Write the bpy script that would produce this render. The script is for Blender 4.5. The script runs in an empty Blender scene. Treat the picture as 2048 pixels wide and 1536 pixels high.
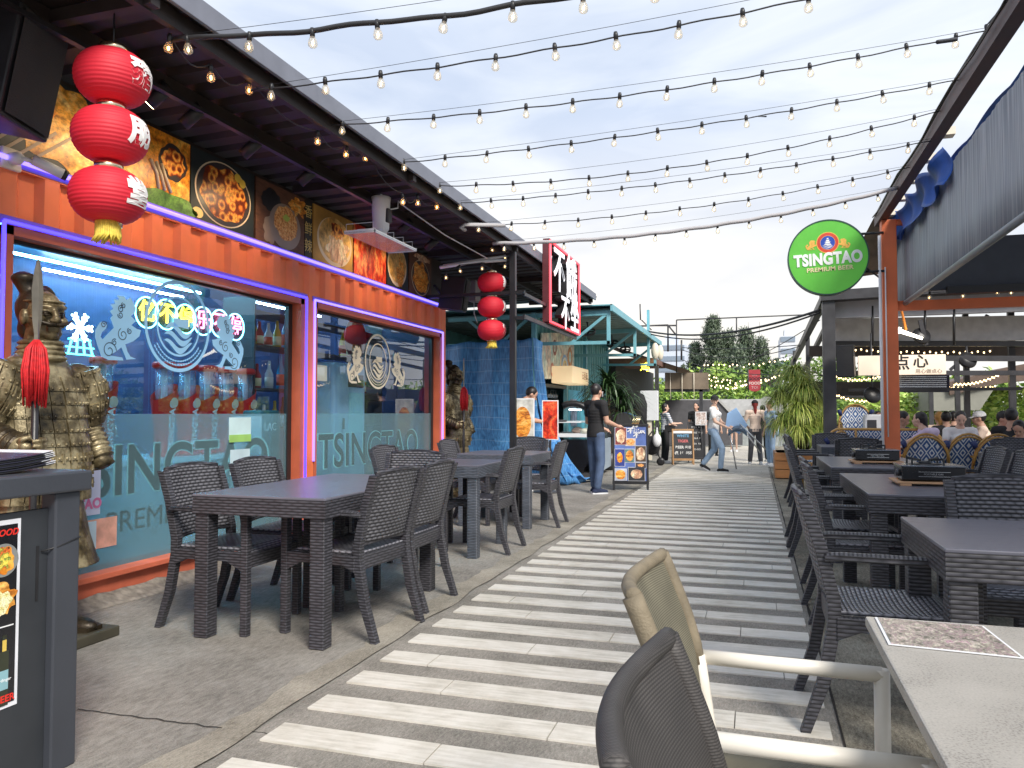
import bpy, bmesh, math, random
from math import sin, cos, pi, radians, sqrt, floor
from mathutils import Vector, Matrix, noise
random.seed(7)
S = bpy.context.scene
COL = S.collection
# ---------------------------------------------------------------- camera, sky, sun, exposure
PSI, TH, CH, FPX = radians(17.398), radians(2.106), 1.2, 1550.0
cd = bpy.data.cameras.new('camera'); cam = bpy.data.objects.new('camera', cd); COL.objects.link(cam)
cd.sensor_width = 36; cd.lens = FPX/2048*36; cd.clip_start = 0.05; cd.clip_end = 800
cam.location = (0, 0, CH); cam.rotation_euler = (pi/2+TH, 0, PSI); S.camera = cam
SUN_EL, SUN_AZ = radians(42), radians(138)     # azimuth measured from +Y towards +X
w = bpy.data.worlds.new('World'); S.world = w; w.use_nodes = True
nt = w.node_tree; N = nt.nodes; L = nt.links; N.clear()
out = N.new('ShaderNodeOutputWorld'); bg = N.new('ShaderNodeBackground'); bg.inputs[1].default_value = 0.092
sky = N.new('ShaderNodeTexSky'); sky.sky_type = 'NISHITA'; sky.sun_disc = False
sky.sun_elevation = SUN_EL; sky.sun_rotation = SUN_AZ; sky.air_density = 1.0; sky.dust_density = 2.0
tc = N.new('ShaderNodeTexCoord'); mp = N.new('ShaderNodeMapping'); mp.inputs['Scale'].default_value = (1.0, 1.0, 2.6)
n1 = N.new('ShaderNodeTexNoise'); n1.inputs['Scale'].default_value = 2.2; n1.inputs['Detail'].default_value = 7; n1.inputs['Roughness'].default_value = .55
n1.inputs['Distortion'].default_value = .4
r1 = N.new('ShaderNodeValToRGB'); r1.color_ramp.elements[0].position = .33; r1.color_ramp.elements[1].position = .62
r1.color_ramp.elements[0].color = (.82, .82, .82, 1); r1.color_ramp.elements[1].color = (.97, .97, .97, 1)
mp2 = N.new('ShaderNodeMapping'); mp2.inputs['Scale'].default_value = (1.6, 1.6, 5.5); mp2.inputs['Location'].default_value = (3, 1, 2)
n2 = N.new('ShaderNodeTexNoise'); n2.inputs['Scale'].default_value = 1.9; n2.inputs['Detail'].default_value = 9; n2.inputs['Distortion'].default_value = .6
cr = N.new('ShaderNodeValToRGB'); cr.color_ramp.elements[0].position = .36; cr.color_ramp.elements[1].position = .66
cr.color_ramp.elements[0].color = (5.1, 5.8, 7.1, 1); cr.color_ramp.elements[1].color = (7.4, 7.8, 8.4, 1)
sep = N.new('ShaderNodeSeparateXYZ')
gr = N.new('ShaderNodeValToRGB'); gr.color_ramp.elements[0].position = .0; gr.color_ramp.elements[1].position = .36
gr.color_ramp.elements[0].color = (1, 1, 1, 1); gr.color_ramp.elements[1].color = (0, 0, 0, 1)
dot = N.new('ShaderNodeVectorMath'); dot.operation = 'DOT_PRODUCT'; dot.inputs[1].default_value = (-0.33, 0.93, 0.14)
dr = N.new('ShaderNodeValToRGB'); dr.color_ramp.elements[0].position = .62; dr.color_ramp.elements[1].position = 1.0
dr.color_ramp.elements[0].color = (0, 0, 0, 1); dr.color_ramp.elements[1].color = (1, 1, 1, 1)
mul = N.new('ShaderNodeMath'); mul.operation = 'MULTIPLY'
warm = N.new('ShaderNodeMix'); warm.data_type = 'RGBA'; warm.inputs[7].default_value = (9.4, 8.5, 7.1, 1)
mx = N.new('ShaderNodeMix'); mx.data_type = 'RGBA'
L.new(tc.outputs['Generated'], mp.inputs[0]); L.new(mp.outputs[0], n1.inputs[0]); L.new(n1.outputs[0], r1.inputs[0])
L.new(tc.outputs['Generated'], mp2.inputs[0]); L.new(mp2.outputs[0], n2.inputs[0]); L.new(n2.outputs[0], cr.inputs[0])
L.new(tc.outputs['Generated'], sep.inputs[0]); L.new(sep.outputs[2], gr.inputs[0])
L.new(tc.outputs['Generated'], dot.inputs[0]); L.new(dot.outputs['Value'], dr.inputs[0])
L.new(gr.outputs[0], mul.inputs[0]); L.new(dr.outputs[0], mul.inputs[1])
L.new(mul.outputs[0], warm.inputs[0]); L.new(cr.outputs[0], warm.inputs[6])
L.new(r1.outputs[0], mx.inputs[0]); L.new(sky.outputs[0], mx.inputs[6]); L.new(warm.outputs[2], mx.inputs[7])
L.new(mx.outputs[2], bg.inputs[0]); L.new(bg.outputs[0], out.inputs[0])
sl = bpy.data.lights.new('sun', 'SUN'); sl.energy = 3.1; sl.angle = radians(19); sl.color = (1, .94, .86)
so = bpy.data.objects.new('sun', sl); COL.objects.link(so); so.location = (6, -3, 12)
so.rotation_euler = (pi/2-SUN_EL, 0, pi-SUN_AZ)
S.view_settings.view_transform = 'Standard'; S.view_settings.look = 'None'; S.view_settings.gamma = 1
S.view_settings.exposure = 0.62
S.render.engine = 'CYCLES'
S.cycles.max_bounces = 8; S.cycles.transparent_max_bounces = 16; S.cycles.use_denoising = True
S.cycles.sample_clamp_indirect = 4.0

# measured viewing geometry of the site, used to turn a sight line plus a known plane into a point
_f = Vector((-sin(PSI)*cos(TH), cos(PSI)*cos(TH), sin(TH))); _r = Vector((cos(PSI), sin(PSI), 0)); _u = _r.cross(_f)
def at(x, y, X=None, Y=None, Z=None):
    d = _f + _r*((x-1024)/FPX) + _u*((768-y)/FPX)
    t = X/d.x if X is not None else Y/d.y if Y is not None else (Z-CH)/d.z
    return Vector((0, 0, CH)) + d*t

# ---------------------------------------------------------------- mesh builder
class MB:
    def __init__(s): s.v = []; s.f = []; s.sm = []
    def add(s, vs, fs, sm=False):
        b = len(s.v); s.v += [Vector(q) for q in vs]
        for f in fs: s.f.append([i+b for i in f]); s.sm.append(sm)
        return s
    def box(s, x0, x1, y0, y1, z0, z1):
        vs = [(x, y, z) for z in (z0, z1) for y in (y0, y1) for x in (x0, x1)]
        return s.add(vs, [(0, 2, 3, 1), (4, 5, 7, 6), (0, 1, 5, 4), (2, 6, 7, 3), (0, 4, 6, 2), (1, 3, 7, 5)])
    def bar(s, a, b, w, h=None, up=(0, 0, 1)):
        h = w if h is None else h; a = Vector(a); b = Vector(b); d = (b-a).normalized(); u = Vector(up)
        if abs(d.dot(u)) > .98: u = Vector((0, 1, 0))
        r = d.cross(u).normalized(); u = r.cross(d)
        vs = [p + r*sx*w/2 + u*sz*h/2 for p in (a, b) for sx, sz in ((-1, -1), (1, -1), (1, 1), (-1, 1))]
        return s.add(vs, [(0, 1, 2, 3), (7, 6, 5, 4), (0, 4, 5, 1), (1, 5, 6, 2), (2, 6, 7, 3), (3, 7, 4, 0)])
    def tube(s, pts, r, n=10, cap=True, sq=1.0):
        pts = [Vector(p) for p in pts]; R = r if isinstance(r, (list, tuple)) else [r]*len(pts); base = []; u = None
        for i, p in enumerate(pts):
            t = (pts[min(i+1, len(pts)-1)] - pts[max(i-1, 0)]).normalized()
            if u is None: u = Vector((0, 0, 1)) if abs(t.z) < .9 else Vector((0, 1, 0))
            a = t.cross(u).normalized(); u = a.cross(t).normalized()
            base += [p + (a*cos(2*pi*k/n)*R[i] + u*sin(2*pi*k/n)*R[i]*sq) for k in range(n)]
        fs = [(i*n+k, i*n+(k+1) % n, (i+1)*n+(k+1) % n, (i+1)*n+k) for i in range(len(pts)-1) for k in range(n)]
        if cap: fs += [tuple(range(n))[::-1], tuple((len(pts)-1)*n+k for k in range(n))]
        return s.add(base, fs, True)
    def lathe(s, prof, n=24, c=(0, 0, 0), sx=1, sy=1, cap=True, sm=True):
        vs = [(c[0]+r*cos(2*pi*k/n)*sx, c[1]+r*sin(2*pi*k/n)*sy, c[2]+z) for r, z in prof for k in range(n)]
        m = len(prof); fs = [(i*n+k, i*n+(k+1) % n, (i+1)*n+(k+1) % n, (i+1)*n+k) for i in range(m-1) for k in range(n)]
        if cap: fs += [tuple(range(n))[::-1], tuple((m-1)*n+k for k in range(n))]
        return s.add(vs, fs, sm)
    def ell(s, c, r, n=14, m=9, M=None):
        c = Vector(c); vs = []; M = M or Matrix.Identity(3)
        for i in range(m+1):
            a = -pi/2 + pi*i/m
            a = max(-pi/2+.02, min(pi/2-.02, a))
            for k in range(n): vs.append(c + M @ Vector((r[0]*cos(a)*cos(2*pi*k/n), r[1]*cos(a)*sin(2*pi*k/n), r[2]*sin(a))))
        fs = [(i*n+k, i*n+(k+1) % n, (i+1)*n+(k+1) % n, (i+1)*n+k) for i in range(m) for k in range(n)]
        fs += [tuple(range(n))[::-1], tuple(m*n+k for k in range(n))]
        return s.add(vs, fs, True)
    def cap(s, a, b, ra, rb, n=12):       # tapered limb with round ends
        a = Vector(a); b = Vector(b); d = b-a; ln = d.length
        if ln < 1e-6: return s.ell(a, (ra, ra, ra))
        d /= ln; P = []; R = []
        for k in range(5):
            t = -pi/2 + pi/2*k/4; P.append(a + d*ra*sin(t)); R.append(max(.0006, ra*cos(t)))
        for k in range(1, 5) if ra != rb or True else []:
            t = pi/2*k/4
            if k == 1: P.append(b); R.append(rb)
            P.append(b + d*rb*sin(t)); R.append(max(.0006, rb*cos(t)))
        return s.tube(P, R, n)
    def sheet(s, P, nu, nv, fn, sm=True):
        vs = [fn(i/nu, j/nv) for j in range(nv+1) for i in range(nu+1)]
        return s.add(vs, [(j*(nu+1)+i, j*(nu+1)+i+1, (j+1)*(nu+1)+i+1, (j+1)*(nu+1)+i) for j in range(nv) for i in range(nu)], sm)
    def solid(s, nu, nv, fn, th, sm=True):       # curved panel of real thickness
        g = [[Vector(fn(i/nu, j/nv)) for i in range(nu+1)] for j in range(nv+1)]; A = []; B = []
        for j in range(nv+1):
            for i in range(nu+1):
                du = g[j][min(i+1, nu)]-g[j][max(i-1, 0)]; dv = g[min(j+1, nv)][i]-g[max(j-1, 0)][i]
                nn = du.cross(dv).normalized(); A.append(g[j][i]+nn*th/2); B.append(g[j][i]-nn*th/2)
        k = len(A); q = lambda i, j: j*(nu+1)+i; fs = []
        for j in range(nv):
            for i in range(nu):
                fs.append((q(i, j), q(i+1, j), q(i+1, j+1), q(i, j+1))); fs.append((k+q(i, j+1), k+q(i+1, j+1), k+q(i+1, j), k+q(i, j)))
        s.add(A+B, fs, sm); e = []
        for i in range(nu): e += [(q(i, 0), k+q(i, 0), k+q(i+1, 0), q(i+1, 0)), (q(i+1, nv), k+q(i+1, nv), k+q(i, nv), q(i, nv))]
        for j in range(nv): e += [(q(0, j+1), k+q(0, j+1), k+q(0, j), q(0, j)), (q(nu, j), k+q(nu, j), k+q(nu, j+1), q(nu, j+1))]
        b = len(s.v)-2*k
        for f in e: s.f.append([x+b for x in f]); s.sm.append(False)
        return s
    def poly(s, pts, d):            # closed outline extruded by vector d
        p = [Vector(x) for x in pts]; d = Vector(d); n = len(p)
        return s.add(p+[x+d for x in p], [tuple(range(n))[::-1], tuple(range(n, 2*n))] + [(i, (i+1) % n, n+(i+1) % n, n+i) for i in range(n)])
    def mesh(s, name, mat):
        me = bpy.data.meshes.new(name); me.from_pydata(s.v, [], s.f); me.polygons.foreach_set('use_smooth', s.sm)
        finish(me, mat); return me
    def build(s, name, mat, parent=None, bevel=0, loc=None, rot=None, keep=False):
        o = bpy.data.objects.new(name, s.mesh(name, mat)); COL.objects.link(o)
        if parent: o.parent = parent
        if loc: o.location = loc
        if rot: o.rotation_euler = rot
        if bevel:
            b = o.modifiers.new('bevel', 'BEVEL'); b.width = bevel; b.segments = 2; b.limit_method = 'ANGLE'; b.angle_limit = radians(40)
        return o
def finish(me, mat):
    if isinstance(mat, (list, tuple)):
        for m_ in mat: me.materials.append(m_)
    elif mat: me.materials.append(mat)
    uv = me.uv_layers.new(name='uv'); me.update(); V = me.vertices; lp = me.loops
    for p in me.polygons:
        n = p.normal; a = (abs(n.x), abs(n.y), abs(n.z)); k = a.index(max(a))
        for li in p.loop_indices:
            c = V[lp[li].vertex_index].co
            uv.data[li].uv = (c.y, c.z) if k == 0 else (c.x, c.z) if k == 1 else (c.x, c.y)
def fix(o):
    bm = bmesh.new(); bm.from_mesh(o.data); bmesh.ops.recalc_face_normals(bm, faces=bm.faces); bm.to_mesh(o.data); bm.free(); return o
def bake(o):                         # apply modifiers into a plain mesh
    bpy.context.view_layer.update()
    me = bpy.data.meshes.new_from_object(o.evaluated_get(bpy.context.evaluated_depsgraph_get())); o.modifiers.clear(); o.data = me; return o
def fuse(mb, name, mat, parent=None, voxel=.012, sm=3, fac=.5):
    o = mb.build(name, mat, None); r = o.modifiers.new('r', 'REMESH'); r.mode = 'VOXEL'; r.voxel_size = voxel; r.use_smooth_shade = True
    if sm: q = o.modifiers.new('s', 'SMOOTH'); q.iterations = sm; q.factor = fac
    bake(o)
    if len(o.data.materials) == 0: o.data.materials.append(mat)
    if parent: o.parent = parent
    return o
def tag(o, label=None, cat=None, group=None, kind=None):
    for k, v in (('label', label), ('category', cat), ('group', group), ('kind', kind)):
        if v: o[k] = v
    return o
def thing(name, label, cat, loc=(0, 0, 0), rz=0, group=None):
    o = bpy.data.objects.new(name, None); COL.objects.link(o); o.location = loc; o.rotation_euler = (0, 0, rz); o.empty_display_size = .1
    return tag(o, label, cat, group)
def struct(mb, name, m): return tag(mb.build(name, m), kind='structure')
KIDS = {}
def dup(root, loc, rz=None, label=None, scale=None):
    r = root.copy(); COL.objects.link(r); r.location = loc
    if rz is not None: r.rotation_euler = (0, 0, rz)
    if scale: r.scale = (scale,)*3
    if label: r['label'] = label
    for ch in root.children:
        c = ch.copy(); COL.objects.link(c); c.parent = r
        for g in ch.children:
            d = g.copy(); COL.objects.link(d); d.parent = c
    return r
def text(name, body, size, mat, parent=None, M=None, depth=.002, bold=0, sx=1, align='CENTER', shear=0):
    c = bpy.data.curves.new('t', 'FONT'); c.body = body; c.size = size; c.extrude = depth/2; c.align_x = align; c.align_y = 'CENTER'
    c.offset = bold; c.shear = shear; c.space_character = 1.0 + bold/size*1.2
    o = bpy.data.objects.new('t', c); COL.objects.link(o); bpy.context.view_layer.update()
    me = bpy.data.meshes.new_from_object(o.evaluated_get(bpy.context.evaluated_depsgraph_get())); bpy.data.objects.remove(o)
    for v in me.vertices: v.co.x *= sx
    me.materials.clear(); me.name = name; finish(me, mat)
    if M is not None: me.transform(M)
    q = bpy.data.objects.new(name, me); COL.objects.link(q)
    if parent: q.parent = parent
    return q
def frame(o, xdir, ydir):            # matrix that lays text in a plane
    x = Vector(xdir).normalized(); y = Vector(ydir).normalized(); z = x.cross(y)
    M = Matrix((x, y, z)).transposed().to_4x4(); M.translation = Vector(o); return M

# ---------------------------------------------------------------- materials
def newmat(name):
    m = bpy.data.materials.new(name); m.use_nodes = True; n = m.node_tree.nodes; l = m.node_tree.links
    return m, n, l, n['Principled BSDF']
def mat(name, col, rough=.6, metal=0, var=.12, scale=6, bump=.0, bscale=60, spec=.5, stretch=(1, 1, 1), emit=None, es=0, alpha=1, trans=0, sheen=0):
    m, n, l, p = newmat(name); p.inputs['Roughness'].default_value = rough; p.inputs['Metallic'].default_value = metal
    p.inputs['Specular IOR Level'].default_value = spec; c = (*col, 1)
    p.inputs['Base Color'].default_value = c; m.diffuse_color = c
    t = n.new('ShaderNodeTexCoord'); mpn = n.new('ShaderNodeMapping'); mpn.inputs['Scale'].default_value = stretch; l.new(t.outputs['Object'], mpn.inputs[0])
    if var:
        a = n.new('ShaderNodeTexNoise'); a.inputs['Scale'].default_value = scale; a.inputs['Detail'].default_value = 6; l.new(mpn.outputs[0], a.inputs[0])
        r = n.new('ShaderNodeMapRange'); r.inputs[1].default_value = .3; r.inputs[2].default_value = .7; r.inputs[3].default_value = 1-var; r.inputs[4].default_value = 1+var
        l.new(a.outputs[0], r.inputs[0]); h = n.new('ShaderNodeHueSaturation'); h.inputs['Color'].default_value = c
        l.new(r.outputs[0], h.inputs['Value']); l.new(h.outputs[0], p.inputs['Base Color'])
        r2 = n.new('ShaderNodeMapRange'); r2.inputs[3].default_value = max(.02, rough-.1); r2.inputs[4].default_value = min(1, rough+.12)
        l.new(a.outputs[0], r2.inputs[0]); l.new(r2.outputs[0], p.inputs['Roughness'])
    if bump:
        b = n.new('ShaderNodeTexNoise'); b.inputs['Scale'].default_value = bscale; b.inputs['Detail'].default_value = 5; l.new(mpn.outputs[0], b.inputs[0])
        q = n.new('ShaderNodeBump'); q.inputs['Strength'].default_value = bump; q.inputs['Distance'].default_value = .01; l.new(b.outputs[0], q.inputs['Height']); l.new(q.outputs[0], p.inputs['Normal'])
    if emit: p.inputs['Emission Color'].default_value = (*emit, 1); p.inputs['Emission Strength'].default_value = es
    if alpha < 1: p.inputs['Alpha'].default_value = alpha
    if trans: p.inputs['Transmission Weight'].default_value = trans
    return m
def emis(name, col, s): return mat(name, col, .5, var=0, emit=col, es=s)
def M_(n, l, op, a, b=None, c=None):
    x = n.new('ShaderNodeMath'); x.operation = op
    for i, v in enumerate((a, b, c)):
        if v is None: continue
        if isinstance(v, (int, float)): x.inputs[i].default_value = v
        else: l.new(v, x.inputs[i])
    return x.outputs[0]
def ramp(n, l, src, stops):
    r = n.new('ShaderNodeValToRGB'); e = r.color_ramp.elements
    while len(e) < len(stops): e.new(.5)
    for i, (p_, c) in enumerate(stops): e[i].position = p_; e[i].color = (*c, 1)
    l.new(src, r.inputs[0]); return r.outputs[0]
def wicker(name, base, dark, ru=.042, rv=.019, bump=1.0, rough=.42, thin=.35):
    m, n, l, p = newmat(name); uv = n.new('ShaderNodeUVMap'); s = n.new('ShaderNodeSeparateXYZ'); l.new(uv.outputs[0], s.inputs[0])
    r = M_(n, l, 'DIVIDE', s.outputs[1], rv); row = M_(n, l, 'FLOOR', r); fr = M_(n, l, 'FRACT', r)
    odd = M_(n, l, 'MULTIPLY', M_(n, l, 'MODULO', M_(n, l, 'ABSOLUTE', row), 2), .5)
    fc = M_(n, l, 'FRACT', M_(n, l, 'ADD', M_(n, l, 'DIVIDE', s.outputs[0], ru), odd))
    a = M_(n, l, 'POWER', M_(n, l, 'SINE', M_(n, l, 'MULTIPLY', fr, pi)), .8)
    b = M_(n, l, 'POWER', M_(n, l, 'SINE', M_(n, l, 'MULTIPLY', fc, pi)), .9)
    h = M_(n, l, 'MULTIPLY', a, M_(n, l, 'ADD', M_(n, l, 'MULTIPLY', b, 1-thin), thin))
    nz = n.new('ShaderNodeTexNoise'); nz.inputs['Scale'].default_value = 9; tcn = n.new('ShaderNodeTexCoord'); l.new(tcn.outputs['Object'], nz.inputs[0])
    col = ramp(n, l, h, [(.12, dark), (.5, tuple(q*.7 for q in base)), (.92, tuple(q*1.5 for q in base))])  # strand crowns lightened as highlights in the colour, gaps darker
    hs = n.new('ShaderNodeHueSaturation'); l.new(col, hs.inputs['Color']); mr = n.new('ShaderNodeMapRange'); mr.inputs[1].default_value = .3; mr.inputs[2].default_value = .7
    mr.inputs[3].default_value = .8; mr.inputs[4].default_value = 1.25; l.new(nz.outputs[0], mr.inputs[0]); l.new(mr.outputs[0], hs.inputs['Value'])
    l.new(hs.outputs[0], p.inputs['Base Color']); p.inputs['Roughness'].default_value = rough
    bu = n.new('ShaderNodeBump'); bu.inputs['Strength'].default_value = bump; bu.inputs['Distance'].default_value = .006; l.new(h, bu.inputs['Height']); l.new(bu.outputs[0], p.inputs['Normal'])
    return m
def food(name, stops, scale=18, kind='F1', stretch=(1, 1, 1), rough=.35, es=.0):
    m, n, l, p = newmat(name); t = n.new('ShaderNodeTexCoord'); mpn = n.new('ShaderNodeMapping'); mpn.inputs['Scale'].default_value = stretch
    l.new(t.outputs['Object'], mpn.inputs[0])
    nz = n.new('ShaderNodeTexNoise'); nz.inputs['Scale'].default_value = scale*.6; nz.inputs['Detail'].default_value = 5; nz.inputs['Distortion'].default_value = 1.2; l.new(mpn.outputs[0], nz.inputs[0])
    if kind == 'N': src = nz.outputs[0]
    else:
        v = n.new('ShaderNodeTexVoronoi'); v.inputs['Scale'].default_value = scale; l.new(mpn.outputs[0], v.inputs[0])
        if kind == 'RING':
            a = M_(n, l, 'ABSOLUTE', M_(n, l, 'SUBTRACT', v.outputs['Distance'], .42)); src = M_(n, l, 'SUBTRACT', .85, M_(n, l, 'MULTIPLY', a, 2.6))
        else: src = M_(n, l, 'ADD', M_(n, l, 'MULTIPLY', v.outputs['Distance'], .55), M_(n, l, 'MULTIPLY', nz.outputs[0], .6))
        if kind == 'RING': src = M_(n, l, 'ADD', M_(n, l, 'MULTIPLY', src, .8), M_(n, l, 'MULTIPLY', nz.outputs[0], .25))
    c = ramp(n, l, src, stops); fz_ = n.new('ShaderNodeTexNoise'); fz_.inputs['Scale'].default_value = scale*3.2; fz_.inputs['Detail'].default_value = 8; fz_.inputs['Roughness'].default_value = .7; l.new(mpn.outputs[0], fz_.inputs[0])
    mr = n.new('ShaderNodeMapRange'); mr.inputs[1].default_value = .32; mr.inputs[2].default_value = .68; mr.inputs[3].default_value = .35; mr.inputs[4].default_value = 1.5; l.new(fz_.outputs[0], mr.inputs[0]); hs = n.new('ShaderNodeHueSaturation'); l.new(c, hs.inputs['Color']); l.new(mr.outputs[0], hs.inputs['Value']); c = hs.outputs[0]
    l.new(c, p.inputs['Base Color']); p.inputs['Roughness'].default_value = rough
    if es: l.new(c, p.inputs['Emission Color']); p.inputs['Emission Strength'].default_value = es
    return m
def clearglass(name, tint=(1, 1, 1), refl=1.0, rough=0.0, opac=0.0, ocol=(.5, .8, .9)):
    m = bpy.data.materials.new(name); m.use_nodes = True; n = m.node_tree.nodes; l = m.node_tree.links; n.clear()
    o = n.new('ShaderNodeOutputMaterial'); t = n.new('ShaderNodeBsdfTransparent'); t.inputs[0].default_value = (*tint, 1)
    g = n.new('ShaderNodeBsdfGlossy'); g.inputs['Roughness'].default_value = rough; f = n.new('ShaderNodeLayerWeight')
    k = M_(n, l, 'MULTIPLY', M_(n, l, 'ADD', M_(n, l, 'MULTIPLY', M_(n, l, 'POWER', f.outputs['Facing'], 4), .9), .045), refl); x = n.new('ShaderNodeMixShader'); l.new(k, x.inputs[0])
    src = t.outputs[0]
    if opac:
        d = n.new('ShaderNodeBsdfTranslucent'); d.inputs[0].default_value = (*ocol, 1); d2 = n.new('ShaderNodeBsdfDiffuse'); d2.inputs[0].default_value = (*ocol, 1)
        dd = n.new('ShaderNodeMixShader'); l.new(d.outputs[0], dd.inputs[1]); l.new(d2.outputs[0], dd.inputs[2]); dd.inputs[0].default_value = .6
        y = n.new('ShaderNodeMixShader'); y.inputs[0].default_value = opac; l.new(t.outputs[0], y.inputs[1]); l.new(dd.outputs[0], y.inputs[2]); src = y.outputs[0]
    l.new(src, x.inputs[1]); l.new(g.outputs[0], x.inputs[2]); l.new(x.outputs[0], o.inputs[0]); return m
W = {}
W['wick'] = wicker('charcoal_wicker', (.10, .099, .11), (.008, .008, .010))
W['wickseat'] = wicker('charcoal_wicker_seat', (.20, .20, .225), (.012, .012, .015), ru=.04, rv=.018, rough=.3)  # lighter, bluer copy of the weave: sky highlights put into the seat colour
W['wickfine'] = wicker('fine_ribbed_plastic', (.046, .045, .053), (.012, .012, .014), ru=.07, rv=.015, bump=.45, thin=.55)
W['wickblue'] = wicker('slate_wicker', (.075, .085, .105), (.02, .022, .028), ru=.09, rv=.013, bump=.6, thin=.7)
W['top'] = mat('tabletop_plastic', (.135, .135, .165), .3, var=.08, scale=4, stretch=(1.5, 30, 1), bump=0)
W['black'] = mat('black_paint', (.018, .018, .02), .4, var=.2, bump=.05)
W['dark'] = mat('dark_steel', (.045, .045, .05), .45, var=.2, bump=.06)
W['darkbrown'] = mat('brown_roof_sheet', (.028, .02, .018), .55, var=.25, bump=.08)
W['fascia'] = mat('grey_fascia', (.18, .19, .23), .5, var=.12)
W['orange'] = mat('orange_container_paint', (.88, .20, .07), .5, var=.16, scale=3, bump=.06, bscale=25)
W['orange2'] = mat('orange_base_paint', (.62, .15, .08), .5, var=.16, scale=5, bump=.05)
W['white'] = mat('white_plastic', (.75, .76, .78), .4, var=.05)
W['cream'] = mat('cream', (.75, .68, .55), .6, var=.08)
W['chrome'] = mat('brushed_metal', (.7, .7, .7), .25, metal=1, var=.05)
W['neon'] = emis('violet_neon', (.07, .05, 1.0), 2.0)
W['neonpale'] = emis('pale_violet_neon', (.22, .16, 1.0), 1.9)
W['red'] = mat('red_plastic', (.78, .02, .02), .35, var=.08)
W['skin'] = mat('skin', (.58, .34, .24), .5, var=.05); W['skin2'] = mat('pale_skin', (.68, .44, .33), .5, var=.05)
W['hair'] = mat('dark_hair', (.015, .012, .012), .45, var=.3, scale=60)
W['filament'] = emis('warm_filament', (1, .66, .32), 4.5)
W['filament2'] = emis('amber_filament', (1, .42, .10), 16)
W['bulb'] = clearglass('bulb_glass', (.98, .95, .88), 1.6, .02, opac=.16, ocol=(1, .93, .75))
W['cable'] = mat('black_cable', (.02, .02, .022), .5, var=0)
# ---------------------------------------------------------------- ground, path, tiles
def ground_mat(name, c0, c1, c2, sc=1.0, grit=.5, brush=False):
    m, n, l, p = newmat(name); t = n.new('ShaderNodeTexCoord')
    a = n.new('ShaderNodeTexNoise'); a.inputs['Scale'].default_value = 1.1*sc; a.inputs['Detail'].default_value = 8; a.inputs['Roughness'].default_value = .62; l.new(t.outputs['Object'], a.inputs[0])
    mm = n.new('ShaderNodeMapping'); mm.inputs['Scale'].default_value = (3.5, 1, 1); mm.inputs['Rotation'].default_value = (0, 0, radians(-12)); l.new(t.outputs['Object'], mm.inputs[0])
    b = n.new('ShaderNodeTexNoise'); b.inputs['Scale'].default_value = 16*sc; b.inputs['Detail'].default_value = 7; b.inputs['Roughness'].default_value = .7; l.new(mm.outputs[0], b.inputs[0])
    g = n.new('ShaderNodeTexNoise'); g.inputs['Scale'].default_value = 190; g.inputs['Detail'].default_value = 3; l.new(t.outputs['Object'], g.inputs[0])
    s = M_(n, l, 'ADD', M_(n, l, 'MULTIPLY', a.outputs[0], .42), M_(n, l, 'ADD', M_(n, l, 'MULTIPLY', b.outputs[0], .33), M_(n, l, 'MULTIPLY', g.outputs[0], .25)))
    c = ramp(n, l, s, [(.38, c0), (.5, c1), (.62, c2)]); l.new(c, p.inputs['Base Color']); p.inputs['Roughness'].default_value = .85
    h = M_(n, l, 'ADD', M_(n, l, 'MULTIPLY', b.outputs[0], .5), g.outputs[0]); bu = n.new('ShaderNodeBump'); bu.inputs['Strength'].default_value = grit; bu.inputs['Distance'].default_value = .006
    l.new(h, bu.inputs['Height']); l.new(bu.outputs[0], p.inputs['Normal']); return m
gm = ground_mat('concrete', (.10, .093, .08), (.255, .24, .213), (.40, .38, .34), .9, 1.0)
gm2 = ground_mat('weathered_concrete', (.045, .038, .024), (.22, .2, .155), (.44, .41, .33), 1.2, 1.0)
pm = ground_mat('dark_aggregate', (.12, .112, .095), (.26, .242, .21), (.42, .39, .345), 1.8, 1)
m, n, l, p = newmat('cream_wood_tile'); t_ = n.new('ShaderNodeTexCoord'); q_ = n.new('ShaderNodeMapping'); q_.inputs['Scale'].default_value = (1, 9, 1); l.new(t_.outputs['Object'], q_.inputs[0])
a_ = n.new('ShaderNodeTexNoise'); a_.inputs['Scale'].default_value = 5; a_.inputs['Detail'].default_value = 7; l.new(q_.outputs[0], a_.inputs[0]); b_ = n.new('ShaderNodeTexNoise'); b_.inputs['Scale'].default_value = 1.7; b_.inputs['Detail'].default_value = 9; b_.inputs['Roughness'].default_value = .75; l.new(t_.outputs['Object'], b_.inputs[0])
s_ = M_(n, l, 'ADD', M_(n, l, 'MULTIPLY', a_.outputs[0], .35), M_(n, l, 'MULTIPLY', b_.outputs[0], .65)); l.new(ramp(n, l, s_, [(.34, (.36, .335, .28)), (.45, (.56, .53, .46)), (.55, (.68, .65, .585)), (.7, (.74, .71, .65))]), p.inputs['Base Color']); p.inputs['Roughness'].default_value = .6; tm = m
struct(MB().add([(-300, -60, 0), (300, -60, 0), (300, 500, 0), (-300, 500, 0)], [(0, 1, 2, 3)]), 'ground', gm)
struct(MB().box(-1.80, .292, -3, 34, -.05, .004), 'path', pm)
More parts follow.
